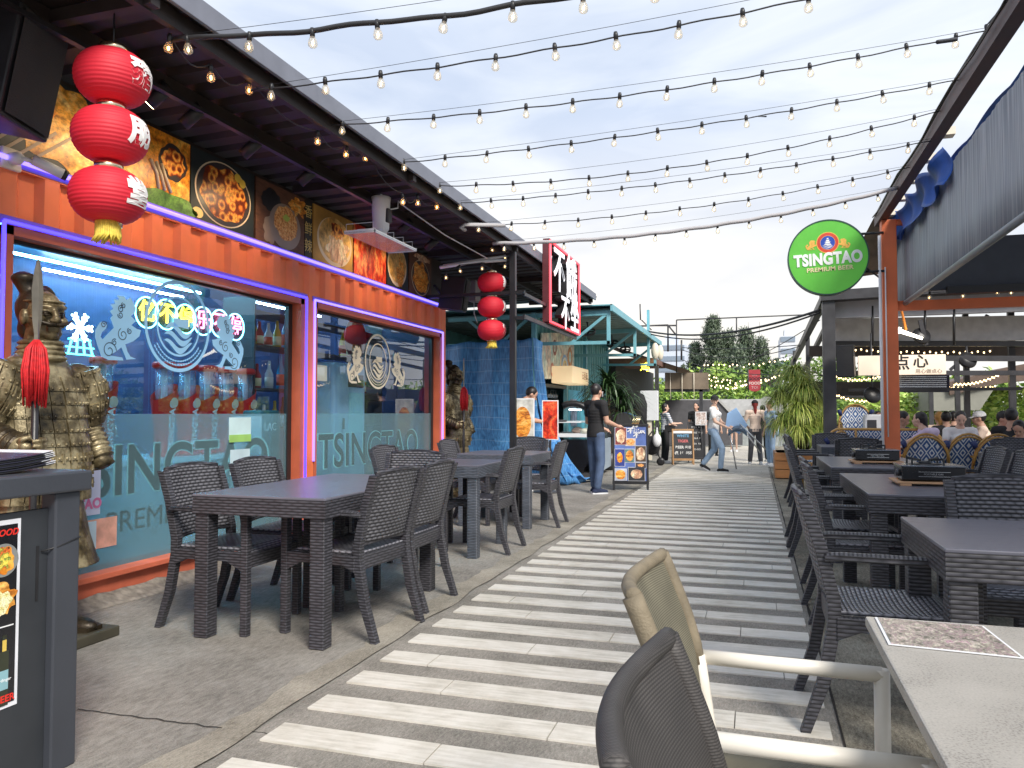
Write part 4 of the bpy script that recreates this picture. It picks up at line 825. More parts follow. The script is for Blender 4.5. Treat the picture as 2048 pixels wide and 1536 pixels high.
# ---------------------------------------------------------------- wicker chair and tables
def make_chair(wk=None):
    # sitter faces +Y; origin on the floor
    t = thing('wicker_armchair', '', 'chair', (0, 0, 0)); fine = W['wickfine']; wk = wk or W['wick']
    for s in (-1, 1):
        MB().bar((s*.245, .235, 0), (s*.245, .235, .655), .042, .042).build('leg', fine, t, .004)
        # rear leg runs on as the back post
        P = [(-.335, 0), (-.265, .2), (-.225, .42), (-.225, .5), (-.27, .7), (-.325, .872)]; mb = MB()
        vs = []
        for y, z in P:
            w_ = .021; k = s*(.235 if z < .5 else .235-.0*(z-.5)); dd = .026 if z > .1 else .02
            vs += [(k-w_, y-dd, z), (k+w_, y-dd, z), (k+w_, y+dd*.8, z), (k-w_, y+dd*.8, z)]
        mb.add(vs, [(4*i+a, 4*i+(a+1) % 4, 4*i+4+(a+1) % 4, 4*i+4+a) for i in range(len(P)-1) for a in range(4)]+[(3, 2, 1, 0), tuple(4*(len(P)-1)+a for a in range(4))])
        mb.build('leg', fine, t, .003)
        ap = [(s*.245, -.26, .665), (s*.262, -.2, .672), (s*.272, -.05, .672), (s*.268, .15, .668), (s*.25, .26, .664)]
        mb = MB(); vs = []
        for i, p in enumerate(ap):
            w_ = .024; vs += [(p[0]-w_, p[1], p[2]-.016), (p[0]+w_, p[1], p[2]-.016), (p[0]+w_, p[1], p[2]+.006), (p[0]+w_*.4, p[1], p[2]+.013), (p[0]-w_*.4, p[1], p[2]+.013), (p[0]-w_, p[1], p[2]+.006)]
        mb.add(vs, [(6*i+a, 6*i+(a+1) % 6, 6*i+6+(a+1) % 6, 6*i+6+a) for i in range(4) for a in range(6)]+[(5, 4, 3, 2, 1, 0), tuple(24+a for a in range(6))]); mb.build('armrest', fine, t, .002)
    def seat(u, v):
        x = (u-.5)*.45; y = -.225+.46*v; dip = -.02*sin(pi*u)*sin(pi*min(1, v*1.2))
        return (x, y, .455+dip-(.03*max(0, v-.85)/.15 if v > .85 else 0))
    MB().solid(14, 14, seat, .016).build('seat', W['wickseat'], t)
    mb = MB(); mb.box(-.225, .225, .215, .25, .36, .435).box(-.225, .225, -.24, -.215, .37, .445)
    for s in (-1, 1): mb.poly([(s*.245-.018, -.22, .445), (s*.245-.018, -.22, .36), (s*.245-.018, -.14, .395), (s*.245-.018, .12, .395), (s*.245-.018, .22, .345), (s*.245-.018, .22, .445)], (.036, 0, 0))
    o = mb.build('apron', fine, t, .003); fix(o)
    def back(u, v):
        x = (u-.5)*.44; z = .50+.375*v+.018*sin(pi*u)*(v**3); y = -.225-.045*(v/.45 if v < .45 else 1+(v-.45)*1.05/.55*1.15)-.028*sin(pi*u)
        if v == 0: z = .50+.0*u+.012*sin(pi*u)
        return (x, y, z)
    MB().solid(14, 16, back, .016).build('backrest', wk, t)
    mb = MB(); pts = [Vector(back(k/14, 1))+Vector((0, -.001, .002)) for k in range(15)]; mb.tube(pts, .013, 8).build('back_rim', fine, t); MB().tube([Vector(back(k/14, 0)) for k in range(15)], .010, 8).build('lower_rim', fine, t)
    return t
chair0 = make_chair(); used = [0]
def chair(x, y, rz, label, group, proto=None):
    if proto is None and not used[0]:
        used[0] = 1; chair0.location = (x, y, 0); chair0.rotation_euler = (0, 0, rz); chair0['label'] = label; chair0['group'] = group; return chair0
    c = dup(proto or chair0, (x, y, 0), rz, label); c['group'] = group; return c
def table(x0, x1, y0, y1, label, group, side=None, h=.765):
    t = thing('plastic_table', label, 'table', ((x0+x1)/2, (y0+y1)/2, 0), 0, group); a, b = (x1-x0)/2, (y1-y0)/2; side = side or W['wickfine']
    MB().box(-a, a, -b, b, h-.014, h).build('tabletop', W['top'], t, .004)
    MB().box(-a+.002, a-.002, -b+.002, -b+.03, h-.105, h-.014).box(-a+.002, a-.002, b-.03, b-.002, h-.105, h-.014).box(-a+.002, -a+.03, -b+.03, b-.03, h-.105, h-.014).box(a-.03, a-.002, -b+.03, b-.03, h-.105, h-.014).build('apron', side, t)
    for sx in (-1, 1):
        for sy in (-1, 1):
            X, Y = sx*(a-.054), sy*(b-.054); MB().bar((X, Y, 0), (X, Y, h-.015), .085).build('leg', side, t, .006)
    return t
GL, GR = 'wicker armchairs around the left tables', 'wicker armchairs around the right tables'
TL = 'charcoal plastic tables in the left row'; TR = 'charcoal plastic tables in the right row'
table(-2.885, -2.075, 3.47, 4.93, 'long charcoal table catching violet neon reflections, nearest on the left', TL)
table(-2.98, -2.175, 6.0, 6.85, 'square slate table, second in the left row', TL, W['wickblue']); table(-3.02, -2.205, 7.68, 8.5, 'square slate table, farthest in the left row before the tarpaulin', TL, W['wickblue'])
E_, Wt_, N_, S_ = -pi/2, pi/2, 0, pi     # facing +X, -X, +Y, -Y
chair(-2.20, 3.93, Wt_-.1, 'wicker armchair on the path side of the long left table, nearest the camera', GL)
chair(-2.22, 4.53, Wt_, 'wicker armchair on the path side of the long left table, second along', GL)
chair(-2.86, 3.83, E_, 'wicker armchair on the window side of the long left table, beside the statue', GL)
chair(-2.88, 4.47, E_, 'wicker armchair on the window side of the long left table, second along', GL)
chair(-2.56, 5.32, S_, 'wicker armchair at the far end of the long left table, facing the camera', GL)
chair(-2.93, 6.45, E_, 'wicker armchair on the window side of the second left table', GL)
chair(-2.33, 6.5, Wt_, 'wicker armchair on the path side of the second left table', GL)
chair(-2.30, 8.08, Wt_+.05, 'wicker armchair on the path side of the farthest left table', GL)
chair(-2.95, 8.05, E_, 'wicker armchair on the window side of the farthest left table', GL)
chair(-2.75, 8.9, S_-.3, 'wicker armchair behind the farthest left table, by the black canopy post', GL)
# ---------------------------------------------------------------- people
def limb(J, a, b, ra, rb, mb): mb.cap(J[a], J[b], ra, rb)
def person(label, loc, rz, J, sc=1.0, shirt=None, pants=None, shoes=None, skin='skin', hair=None, longhair=0, cap=None, mask=False, sleeves=.5, fingers=True, female=False, seated=False, stripes=False, shorts=None, vox=.012, group=None, haircol=None):
    """J: joints in a frame where the person faces +Y, right hand +X, metres"""
    t = thing('person', label, 'person', loc, rz, group); t.scale = (sc,)*3; D = {}
    base = dict(head=(0, .02, 1.60), neck=(0, 0, 1.46), chest=(0, 0, 1.30), waist=(0, 0, 1.08), hip=(0, 0, .95), sr=(.19, 0, 1.40), sl=(-.19, 0, 1.40), er=(.25, -.02, 1.11), el=(-.25, -.02, 1.11), wr=(.26, .06, .87), wl=(-.26, .06, .87),
                hr=(.09, 0, .92), hl=(-.09, 0, .92), kr=(.10, .02, .50), kl=(-.10, .02, .50), ar=(.11, -.02, .09), al=(-.11, -.02, .09))
    base.update(J); J = {k: Vector(v) for k, v in base.items()}
    f = .9 if female else 1
    b = MB(); h = J['head']; hd = J.get('look', Vector((0, 1, 0))); hd = Vector(hd).normalized(); sd = hd.cross(Vector((0, 0, 1))).normalized(); up = sd.cross(hd); HM = Matrix((sd, hd, up)).transposed()
    hp = lambda x, y, z: h + HM @ Vector((x, y, z))
    b.ell(h+HM@Vector((0, -.005, .02)), (.074, .092, .10), 16, 12, HM); b.ell(hp(0, .03, -.05), (.055, .058, .06), 12, 8, HM); b.ell(hp(0, .055, -.085), (.03, .028, .025), 10, 6, HM)
    b.cap(hp(0, .088, .012), hp(0, .104, -.022), .008, .014, 8)
    for s in (-1, 1): b.ell(hp(s*.076, -.008, -.005), (.012, .02, .032), 8, 6, HM); b.ell(hp(s*.035, .066, -.02), (.024, .022, .02), 8, 6, HM)
    b.cap(hp(-.018, .088, -.052), hp(.018, .088, -.052), .008, .008, 8)
    b.cap(J['neck']-Vector((0, 0, .04)), h+Vector((0, 0, -.06))-hd*.02, .052*f, .05*f); b.cap(J['sl'], J['sr'], .055*f, .055*f); b.cap(J['neck'], J['chest'], .07, .12*f)
    def tors(mb, g=0):
        cx = (J['sr']-J['sl']).normalized()
        for k in range(11):
            u = k/10; p = J['chest'].lerp(J['waist'], u*2) if u < .5 else J['waist'].lerp(J['hip'], (u-.5)*2)
            w_ = (.165, .16, .15, .142, .136, .134, .138, .145, .152, .158, .16)[k]*(.93 if female else 1)+g; dd = (.105, .11, .11, .105, .10, .10, .103, .107, .11, .112, .112)[k]+g
            cy = Vector((0, 0, 1)).cross(cx).normalized(); mb.ell(p, (w_, dd, .06), 18, 6, Matrix((cx, cy, cx.cross(cy))).transposed())
        mb.cap(J['sl'], J['sr'], .06*f+g, .06*f+g); mb.cap(J['neck']-Vector((0, 0, .05)), J['chest'], .075*f+g, .115*f+g)
        if female: mb.ell(J['chest']+Vector((0, .06, -.01)), (.11+g, .07+g, .06+g))
    tors(b)
    for s in 'rl':
        b.cap(J['s'+s], J['e'+s], .052*f, .042*f); b.cap(J['e'+s], J['w'+s], .043*f, .028*f)
        # hand with five fingers
        wv = (J['w'+s]-J['e'+s]).normalized(); hdv = Vector(J.get('hand'+s, wv)).normalized(); side = hdv.cross(Vector((0, 0, 1))); side = side.normalized() if side.length > .2 else Vector((1, 0, 0)); pn = side.cross(hdv); w0 = J['w'+s]
        b.cap(w0, w0+hdv*.05, .026, .03)
        for k in range(4):
            o_ = (k-1.5)*.0185; L_ = (.058, .07, .066, .052)[k]; p0 = w0+hdv*.06+side*o_; p1 = p0+hdv*L_*.55-pn*.006; p2 = p1+hdv*L_*.35-pn*.022; b.tube([p0-hdv*.02, p0+hdv*.012, p1, p2], [.011, .0100, .0092, .0078], 7)
        ts = -1 if s == 'r' else 1; p0 = w0+hdv*.02+side*ts*.024; b.tube([p0, p0+side*ts*.022+hdv*.022-pn*.01, p0+side*ts*.028+hdv*.048-pn*.02], [.013, .011, .009], 7)
        b.cap(J['h'+s], J['k'+s], .078*f, .055*f); b.cap(J['k'+s], J['a'+s], .055*f, .036*f)
        fd = Vector(J.get('foot'+s, (0, 1, 0))).normalized(); b.cap(J['a'+s]+Vector((0, 0, -.03)), J['a'+s]+fd*.13+Vector((0, 0, -.05)), .038, .03)
    if not shorts: pass
    o = fuse(b, 'body', W[skin], t, vox*.75 if fingers else vox, 1); o.name = 'body'
    if shirt:
        m = MB(); tors(m, .014)
        for s in 'rl':
            e = J['s'+s].lerp(J['e'+s], min(1, sleeves)*1.0); m.cap(J['s'+s], e, .070*f, .062*f)
            if sleeves > 1: m.cap(J['e'+s], J['w'+s], .055*f, .042*f)
        m.lathe([(.165*f if not female else .155, -.02), (.168*f, -.10), (.16*f, -.10)], 20, tuple(J['hip']+Vector((0, 0, .03))), 1, .78)
        fuse(m, 'shirt', shirt, t, vox, 3)
    if pants:
        m = MB(); m.ell(J['hip'], (.165, .125, .1)); m.ell(J['hip']-Vector((0, 0, .05)), (.16, .12, .09))
        for s in 'rl':
            en = J['k'+s].lerp(J['a'+s], .93)
            if shorts: m.cap(J['h'+s], J['h'+s].lerp(J['k'+s], .8), .095, .085)
            else: m.cap(J['h'+s], J['k'+s], .092, .072); m.cap(J['k'+s], en, .072, .06)
        fuse(m, 'trousers', pants, t, vox, 2)
    if shoes:
        for s in 'rl':
            fd = Vector(J.get('foot'+s, (0, 1, 0))).normalized(); a = J['a'+s]; m = MB(); z0 = -.055
            m.cap(a+Vector((0, 0, z0))-fd*.045, a+fd*.15+Vector((0, 0, z0-.003)), .042, .036).cap(a+Vector((0, 0, -.01)), a+Vector((0, 0, z0)), .045, .045); m.cap(a+fd*.05+Vector((0, 0, z0+.01)), a+fd*.13+Vector((0, 0, z0+.0)), .045, .036)
            q = fuse(m, 'shoe', shoes, t, .012, 1)
            pr_ = Vector((-fd.y, fd.x, 0)); c0 = a+Vector((0, 0, z0-.035)); m = MB()
            m.poly([c0-fd*.09-pr_*.03, c0-fd*.09+pr_*.03, c0+fd*.05+pr_*.045, c0+fd*.15+pr_*.04, c0+fd*.19, c0+fd*.15-pr_*.04, c0+fd*.05-pr_*.045], (0, 0, .022)); fix(m.build('sole', W['white'], q))
    hc = haircol or W['hair']
    if hair != 'none':
        m = MB(); m.ell(hp(0, -.022, .032), (.083, .095, .099), 18, 10, HM)
        if longhair: m.cap(hp(0, -.07, .0), hp(0, -.10, -longhair), .05, .02, 10)
        if hair == 'bob': m.ell(hp(0, -.04, -.05), (.085, .07, .09), 14, 8, HM)
        q = fuse(m, 'hair', hc, t, .009, 1)
        # clear the face
        bm = bmesh.new(); bm.from_mesh(q.data); bmesh.ops.delete(bm, geom=[v for v in bm.verts if (HM.transposed() @ (v.co-h)).y > .038 and (HM.transposed() @ (v.co-h)).z < .068+.0], context='VERTS'); bm.to_mesh(q.data); bm.free()
    m = MB()
    for s in (-1, 1): m.ell(hp(s*.03, .083, .01), (.011, .006, .005), 8, 5, HM); m.tube([hp(s*.045, .078, .026), hp(s*.03, .086, .031), hp(s*.015, .086, .027)], .003, 5)
    m.build('eyes', W['hair'], t)
    if not mask: MB().tube([hp(-.022, .088, -.053), hp(0, .097, -.055), hp(.022, .088, -.053)], .004, 6).build('lips', mat('lips', (.4, .12, .1), .5, var=0), t)
    if mask:
        def mk(u, v): a = (u-.5)*2.3; return hp(.078*sin(a), .03+.083*cos(a)-.0, -.082+.085*v+.0)
        MB().solid(10, 6, mk, .003).build('face_mask', W['white'], t)
    if cap:
        m = MB(); m.ell(hp(0, -.012, .052), (.09, .105, .085), 18, 10, HM); q = fuse(m, 'cap', cap, t, .009, 1)
        bm = bmesh.new(); bm.from_mesh(q.data); bmesh.ops.delete(bm, geom=[v for v in bm.verts if (HM.transposed() @ (v.co-h)).z < .028], context='VERTS'); bm.to_mesh(q.data); bm.free()
        MB().solid(8, 4, lambda u, v: hp((u-.5)*.15*(1-.25*v), .07+.085*v-.03*abs(u-.5)*2*v, .048-.02*v-.012*(2*abs(u-.5))**2), .005).build('cap_brim', cap, q)
    return t
denim = mat('blue_denim', (.07, .11, .2), .75, var=.25, scale=8, bump=.2, bscale=30); ldenim = mat('light_denim', (.30, .42, .58), .75, var=.2, scale=8, bump=.2, bscale=30)
blk = mat('black_cotton', (.018, .018, .02), .85, var=.2, scale=12, bump=.3, bscale=25); wht = mat('white_cotton', (.78, .78, .78), .85, var=.04, bump=.3, bscale=25); crm = mat('peach_cotton', (.8, .62, .5), .85, var=.06, bump=.3, bscale=25)
greyp = mat('grey_trousers', (.09, .09, .10), .8, var=.15); navyc = mat('navy_cotton', (.02, .03, .07), .85, var=.1); lilac = mat('lilac_cotton', (.62, .5, .66), .85, var=.05); redc = mat('coral_cotton', (.6, .1, .12), .85, var=.08)
m, n, l, p = newmat('striped_cotton'); tcn = n.new('ShaderNodeTexCoord'); sp = n.new('ShaderNodeSeparateXYZ'); l.new(tcn.outputs['Object'], sp.inputs[0]); fr_ = M_(n, l, 'FRACT', M_(n, l, 'MULTIPLY', sp.outputs[2], 17)); l.new(ramp(n, l, fr_, [(.52, (.75, .75, .74)), (.56, (.16, .2, .3))]), p.inputs['Base Color']); p.inputs['Roughness'].default_value = .85; striped = m
# man at the board: faces right-away (+Y+X), right hand reaching the sign
person('man in black t-shirt and cuffed jeans with white mask, touching the menu board', (-2.27, 11.42, 0), radians(-42),
       dict(look=(-.25, 1, 0), er=(.22, .05, 1.13), wr=(.13, .34, 1.05), handr=(0, 1, -.1), el=(-.24, .02, 1.12), wl=(-.12, .27, 1.0), al=(-.12, .06, .09), ar=(.10, -.05, .09), footl=(-.3, 1, 0), footr=(.2, 1, 0)), .945, blk, denim, navyc, mask=True, sleeves=.55, vox=.012)
person('smiling woman in white t-shirt, jeans and black cap striding with a blue folding table', (-.80, 16.3, 0), radians(-100),
       dict(look=(.95, .35, 0), chest=(0, .03, 1.30), hip=(0, -.02, .95), er=(.24, .08, 1.13), wr=(.16, .33, 1.0), handr=(0, 1, -.3), el=(-.24, .1, 1.12), wl=(-.13, .34, 1.02), kr=(.10, .20, .53), ar=(.10, .16, .09), kl=(-.10, -.02, .5), al=(-.10, -.28, .16), footr=(0, 1, 0), footl=(0, 1, -.5)), .90, wht, ldenim, blk, skin='skin2', cap=blk, female=True, sleeves=.6)
person('woman with long red ponytail, peach t-shirt and grey trousers walking away', (.0, 18.6, 0), radians(8),
       dict(look=(0, 1, 0), kr=(.11, .12, .52), ar=(.13, -.05, .1), kl=(-.1, .06, .5), al=(-.12, .18, .09), er=(.28, -.05, 1.12), wr=(.3, .02, .88), el=(-.26, .05, 1.12), wl=(-.16, .2, 1.0)), .86, crm, greyp, wht, skin='skin2', cap=blk, longhair=.42, female=True, sleeves=.7, haircol=mat('red_hair', (.22, .02, .015), .45, var=.2, scale=40))
person('woman in striped t-shirt with black crossbody bag at the counter', (-2.05, 18.7, 0), radians(-60), dict(look=(.2, 1, 0), er=(.27, .1, 1.14), wr=(.2, .36, 1.15), wl=(-.1, .3, 1.1), el=(-.25, .08, 1.12)), .82, striped, blk, wht, skin='skin2', female=True, sleeves=.8, hair='bob')
t = thing('crossbody_bag', 'black crossbody bag hanging on the woman in stripes', 'bag', (-1.92, 18.62, .82)); MB().box(-.12, .12, -.05, .05, -.08, .08).build('bag_body', blk, t, .02); MB().tube([(-.1, 0, .05), (-.14, -.02, .25), (-.2, -.02, .38)], .012, 6).build('strap', blk, t)
person('small child in a red patterned dress far down the path', (-.62, 24.5, 0), radians(170), dict(), .72, mat('red_floral', (.6, .1, .14), .8, var=.6, scale=25), None, wht, skin='skin2', female=True, sleeves=.4, fingers=False, vox=.016)
person('person in black standing behind the folding table on the path', (-1.1, 22, 0), radians(200), dict(), .82, blk, blk, blk, fingers=False, vox=.016)
person('person in light jeans half hidden behind the big potted plant', (.33, 18.3, 0), radians(120), dict(hip=(0, -.1, .9)), .85, ldenim, ldenim, wht, fingers=False, female=True, vox=.016)
person('person in black half hidden behind the ponytailed woman', (.18, 19.8, 0), radians(20), dict(), .8, blk, blk, wht, fingers=False, vox=.016)
person('person in black standing by the chalkboards', (-1.42, 20.2, 0), radians(160), dict(), .84, blk, blk, blk, fingers=False, vox=.016, hair='bob')
# man in black seated at the round high table, head bowed
person('man in black bowed over a phone at the round high table before the tarpaulin', (-3.30, 11.0, .05), radians(-65), dict(head=(0, .16, 1.52), look=(0, .8, -.6), neck=(0, .06, 1.42), chest=(0, .02, 1.26), er=(.24, .12, 1.12), wr=(.1, .38, 1.08), el=(-.24, .12, 1.12), wl=(-.08, .38, 1.08)), .93, blk, blk, blk, sleeves=.6, vox=.014)
# folding table carried
t = thing('folding_table', 'pale blue folding table with metal legs carried by the woman in the cap', 'folding table', (-.42, 16.35, .88)); fl = mat('pale_blue_plastic', (.35, .55, .85), .35, var=.06)
MB().poly([(-.12, 0, .3), (.06, 0, .42), (.28, 0, .06), (.12, 0, -.12), (-.16, 0, .02)], (0, .04, 0)).build('tabletop', fl, t, .01)
for a, b in (((.12, .0, .1), (.62, -.05, -.42)), ((.18, .03, .0), (.52, .1, -.5)), ((-.08, .0, -.05), (.05, -.06, -.82))): MB().tube([a, b], .014, 8).build('leg', W['chrome'], t)
MB().solid(8, 4, lambda u, v: (-.1+.36*u, -.03-.05*sin(pi*v), -.16+.12*v+.1*sin(pi*u)), .006).build('bucket_seat', clearglass('smoke_plastic', (.4, .5, .6), 1, .1, .4, (.3, .4, .5)), t)

# ---------------------------------------------------------------- menu boards
def aframe(loc, rz, w_, h, label, frame_m, name='menu_board', tilt=.13, group=None):
    t = thing(name, label, 'menu board', loc, rz, group)
    for s in (-1, 1):      # front and back leaf; front faces -Y
        fx = lambda x, z, d=0, s=s: (x, s*(tilt*(h-z)+d)+0, z)
        for k in (-1, 1): MB().bar(fx(k*(w_/2-.02), 0), fx(k*(w_/2-.02), h), .03, .035, up=(0, 1, 0)).build('leg', frame_m, t, .003)
        MB().bar(fx(-w_/2, h-.02), fx(w_/2, h-.02), .03, .04).bar(fx(-w_/2, .12), fx(w_/2, .12), .03, .05).build('rail', frame_m, t, .003)
    def P(mb_pts, name, m, d): return MB().add([(x, -(tilt*(h-z)+d), z) for x, z in mb_pts], [tuple(range(len(mb_pts)))]).build(name, m, t)
    return t, P
t, P = aframe((-1.86, 12.12, 0), radians(9), .56, 1.02, 'tall black-framed menu board with food photos beside the man in black', W['black'])
P([(-.25, .14), (.25, .14), (.25, .99), (-.25, .99)], 'poster', mat('board_blue', (.10, .16, .42), .35, var=.35, scale=5), .0)
def pic(x, z, a, b, f, bgc=(.03, .03, .035), rim=True, sd=1, rr=.42):
    if rim: P([(x-a-.006, z-b-.006), (x+a+.006, z-b-.006), (x+a+.006, z+b+.006), (x-a-.006, z+b+.006)], 'photo_border', W['white'], .003)
    P([(x-a, z-b), (x+a, z-b), (x+a, z+b), (x-a, z+b)], 'photo', mat('photo_bg', bgc, .4, var=.3), .005)
    P([(x+a*rr*2*cos(2*pi*k/22)*(1+.25*noise.noise((cos(2*pi*k/22)*2, sin(2*pi*k/22)*2, sd))), z+b*rr*2*sin(2*pi*k/22)*(1+.25*noise.noise((sin(2*pi*k/22)*2, cos(2*pi*k/22)*2, sd)))) for k in range(22)], 'food', f, .007)
pic(-.15, .83, .085, .13, f_noodle, (.2, .04, .04), sd=1); pic(.0, .74, .08, .06, f_orange, (.6, .5, .45), False, 2); pic(-.165, .50, .075, .13, f_fried, (.03, .05, .25), sd=3, rr=.3); pic(-.015, .53, .07, .10, f_gold, (.1, .2, .2), sd=4); pic(.155, .56, .08, .12, f_noodle, (.08, .05, .03), sd=5)
pic(.155, .385, .08, .04, f_orange, (.06, .05, .06), sd=6, rr=.3); pic(-.155, .24, .09, .085, f_gold, (.45, .5, .6), sd=7); pic(.09, .25, .125, .10, f_noodle, (.03, .03, .035), sd=8, rr=.36)
for i, (ch, x, z) in enumerate((('不', .0, .91), ('餓', .075, .925), ('不', .09, .84), ('坐', .18, .87))): text('lettering', ch, .10 if i != 1 else .12, whitetxt, t, frame((x, -(.13*(1.02-z)+.009), z), (1, 0, 0), (0, -.13, 1)), .002, .004)
wood = mat('board_wood', (.42, .24, .11), .6, var=.2, scale=6, stretch=(1, 1, .2)); chalk = mat('chalkboard', (.035, .036, .04), .7, var=.2); chw = mat('chalk', (.8, .8, .78), .8)
t, P = aframe((-1.60, 18.3, 0), radians(12), .5, .82, 'wooden framed chalkboard with coloured writing standing on the path edge', wood); P([(-.22, .14), (.22, .14), (.22, .78), (-.22, .78)], 'board', chalk, .0)
for s_, z, c in (('WHITE', .66, mat('blue_chalk', (.2, .45, .7), .8)), ('TIGER', .54, mat('red_chalk', (.7, .2, .2), .8)), ('BEER $10', .40, chw), ('@ 16  $55', .27, chw)): text('lettering', s_, .085, c, t, frame((0, -(.13*(.82-z)+.008), z), (1, 0, 0), (0, -.13, 1)), .002, .003)
P([(-.22, .72), (.22, .72), (.22, .79), (-.22, .79)], 'header', W['white'], .004)
t, P = aframe((-1.33, 18.9, 0), radians(4), .42, .98, 'tall black chalkboard with price list behind the wooden chalkboard', W['dark']); P([(-.19, .1), (.19, .1), (.19, .95), (-.19, .95)], 'board', chalk, .0)
for k, s_ in enumerate(('SOJU  $14', 'WINE  $48', 'COLA  $4', 'TEA  $3', 'TO-GO')): text('lettering', s_, .055, chw, t, frame((0, -(.13*(.98-.85+.13*k)+.008), .85-.13*k), (1, 0, 0), (0, -.13, 1)), .002, .001)
t = thing('framed_picture', 'white framed food picture on a stand above the chalkboards', 'picture', (-1.22, 18.8, 1.06)); MB().box(-.13, .13, 0, .02, -.16, .16).build('frame', W['white'], t); MB().box(-.11, .11, -.004, 0, -.14, .14).build('print', food('pale_print', [(.3, (.3, .15, .12)), (.5, (.7, .6, .55)), (.7, (.85, .85, .85))], 12, 'N'), t)
MB().tube([(0, .02, -.16), (0, .05, -1.05)], .015, 8).build('stand', W['black'], t)

# ---------------------------------------------------------------- vertical sign on the canopy
SX, s0, s1_, z0, z1 = -2.62, 10.05, 11.85, 2.42, 3.52
t = thing('vertical_sign', 'red framed open sign with four big white characters hung from the canopy', 'sign', (SX, 10.9, 3.0))
def V_(mb, n_, m, b=0): o = mb.build(n_, m, t, b); o.location = -Vector((SX, 10.9, 3.0)); return o
mb = MB()
for y in (s0, s1_): mb.box(SX-.09, SX, y-.03, y+.03, z0, z1)
mb.box(SX-.09, SX, s0, s1_, z0-.03, z0+.03).box(SX-.09, SX, s0, s1_, z1-.03, z1+.03); V_(mb, 'frame', mat('sign_dark_red', (.10, .02, .025), .5))
rn = emis('red_neon', (1, .06, .08), 2.2); mb = MB()
for o_ in (.0,): mb.tube([(SX+.012, s0, z0), (SX+.012, s0, z1)], .016, 8).tube([(SX+.012, s1_, z0), (SX+.012, s1_, z1)], .013, 8).tube([(SX+.012, s0, z1), (SX+.012, s1_, z1)], .013, 8).tube([(SX+.012, s0, z0), (SX+.012, s1_, z0)], .013, 8)
V_(mb, 'red_tube', rn)
for ch, y, z, s_ in (('不', s0+.42, 3.14, .66), ('餓', s0+1.18, 3.12, .72), ('不', s0+.78, 2.60, .52), ('坐', s0+1.38, 2.62, .56)):
    o = text('sign_character', ch, s_, W['black'], t, frame((SX-.02, y, z), (0, 1, 0), (0, 0, 1)), .10, .007); o.location = -Vector((SX, 10.9, 3.0))
    o = text('sign_character', ch, s_, mat('sign_white', (.9, .9, .92), .4, emit=(.9, .93, 1), es=.35), t, frame((SX+.035, y, z), (0, 1, 0), (0, 0, 1)), .01, .007); o.location = -Vector((SX, 10.9, 3.0))
V_(MB().box(SX-.06, SX-.03, 8.98, s0, 2.62, 2.66).box(SX-.06, SX-.03, 8.98, s1_, z0-.08, z0-.031), 'support_arm', W['black'])
V_(MB().box(-4.4, SX-.03, 8.96, 9.0, 2.64, 2.68).box(-2.81, SX-.03, 8.96, 9.0, 2.33, 2.37), 'cross_arm', W['black'])

# ---------------------------------------------------------------- blue tarpaulin
m, n, l, p = newmat('blue_tarp'); tcn = n.new('ShaderNodeTexCoord'); sp = n.new('ShaderNodeSeparateXYZ'); l.new(tcn.outputs['Object'], sp.inputs[0])
nz = n.new('ShaderNodeTexNoise'); nz.inputs['Scale'].default_value = 1.5; nz.inputs['Detail'].default_value = 6; l.new(tcn.outputs['Object'], nz.inputs[0])
hz = M_(n, l, 'FRACT', M_(n, l, 'ADD', M_(n, l, 'MULTIPLY', sp.outputs[2], 5.2), M_(n, l, 'MULTIPLY', nz.outputs[0], .45))); ln = M_(n, l, 'LESS_THAN', hz, .06)
mm = n.new('ShaderNodeMapping'); mm.inputs['Scale'].default_value = (60, 60, 6); l.new(tcn.outputs['Object'], mm.inputs[0]); fz = n.new('ShaderNodeTexNoise'); fz.inputs['Scale'].default_value = 1; l.new(mm.outputs[0], fz.inputs[0])
c1_ = ramp(n, l, fz.outputs[0], [(.35, (.05, .18, .45)), (.65, (.12, .38, .74))]); mxn = n.new('ShaderNodeMix'); mxn.data_type = 'RGBA'; l.new(M_(n, l, 'MULTIPLY', ln, .38), mxn.inputs[0]); l.new(c1_, mxn.inputs[6]); mxn.inputs[7].default_value = (.4, .62, .85, 1); l.new(mxn.outputs[2], p.inputs['Base Color'])
p.inputs['Roughness'].default_value = .4; tarp = m
bt_ = n.new('ShaderNodeBump'); bt_.inputs['Strength'].default_value = .8; bt_.inputs['Distance'].default_value = .03; mb2 = n.new('ShaderNodeTexNoise'); mb2.inputs['Scale'].default_value = 6; mb2.inputs['Detail'].default_value = 6; l.new(tcn.outputs['Object'], mb2.inputs[0]); l.new(mb2.outputs[0], bt_.inputs['Height']); l.new(bt_.outputs[0], p.inputs['Normal'])
def lp3(a, b, v): k = v**2.6; return Vector((a.x+(b.x-a.x)*k, a.y+(b.y-a.y)*k, a.z+(b.z-a.z)*v))
def tf(u, v):
    a = Vector((-5.2, 12.3, 2.38)).lerp(Vector((-3.42, 12.05, 2.42)), u); b = Vector((-5.2, 12.25, .1)).lerp(Vector((-2.95, 12.45, .02)), u); q = lp3(a, b, v)
    return q+Vector((0, .05*sin(u*17+v*2)+.04*noise.noise((u*5, v*4, 1)), -.03*abs(sin(u*9))*(1-v)))
def tf2(u, v):
    a = Vector((-3.42, 12.05, 2.42)).lerp(Vector((-3.38, 12.5, 2.38)), u); b = Vector((-2.95, 12.45, .02)).lerp(Vector((-2.78, 13.2, .01)), u); q = lp3(a, b, v)
    return q+Vector((.05*sin(u*22+v*3)*v+.03*noise.noise((u*6, v*5, 4)), 0, .06*v*v*noise.noise((u*7, v*8, 2))))
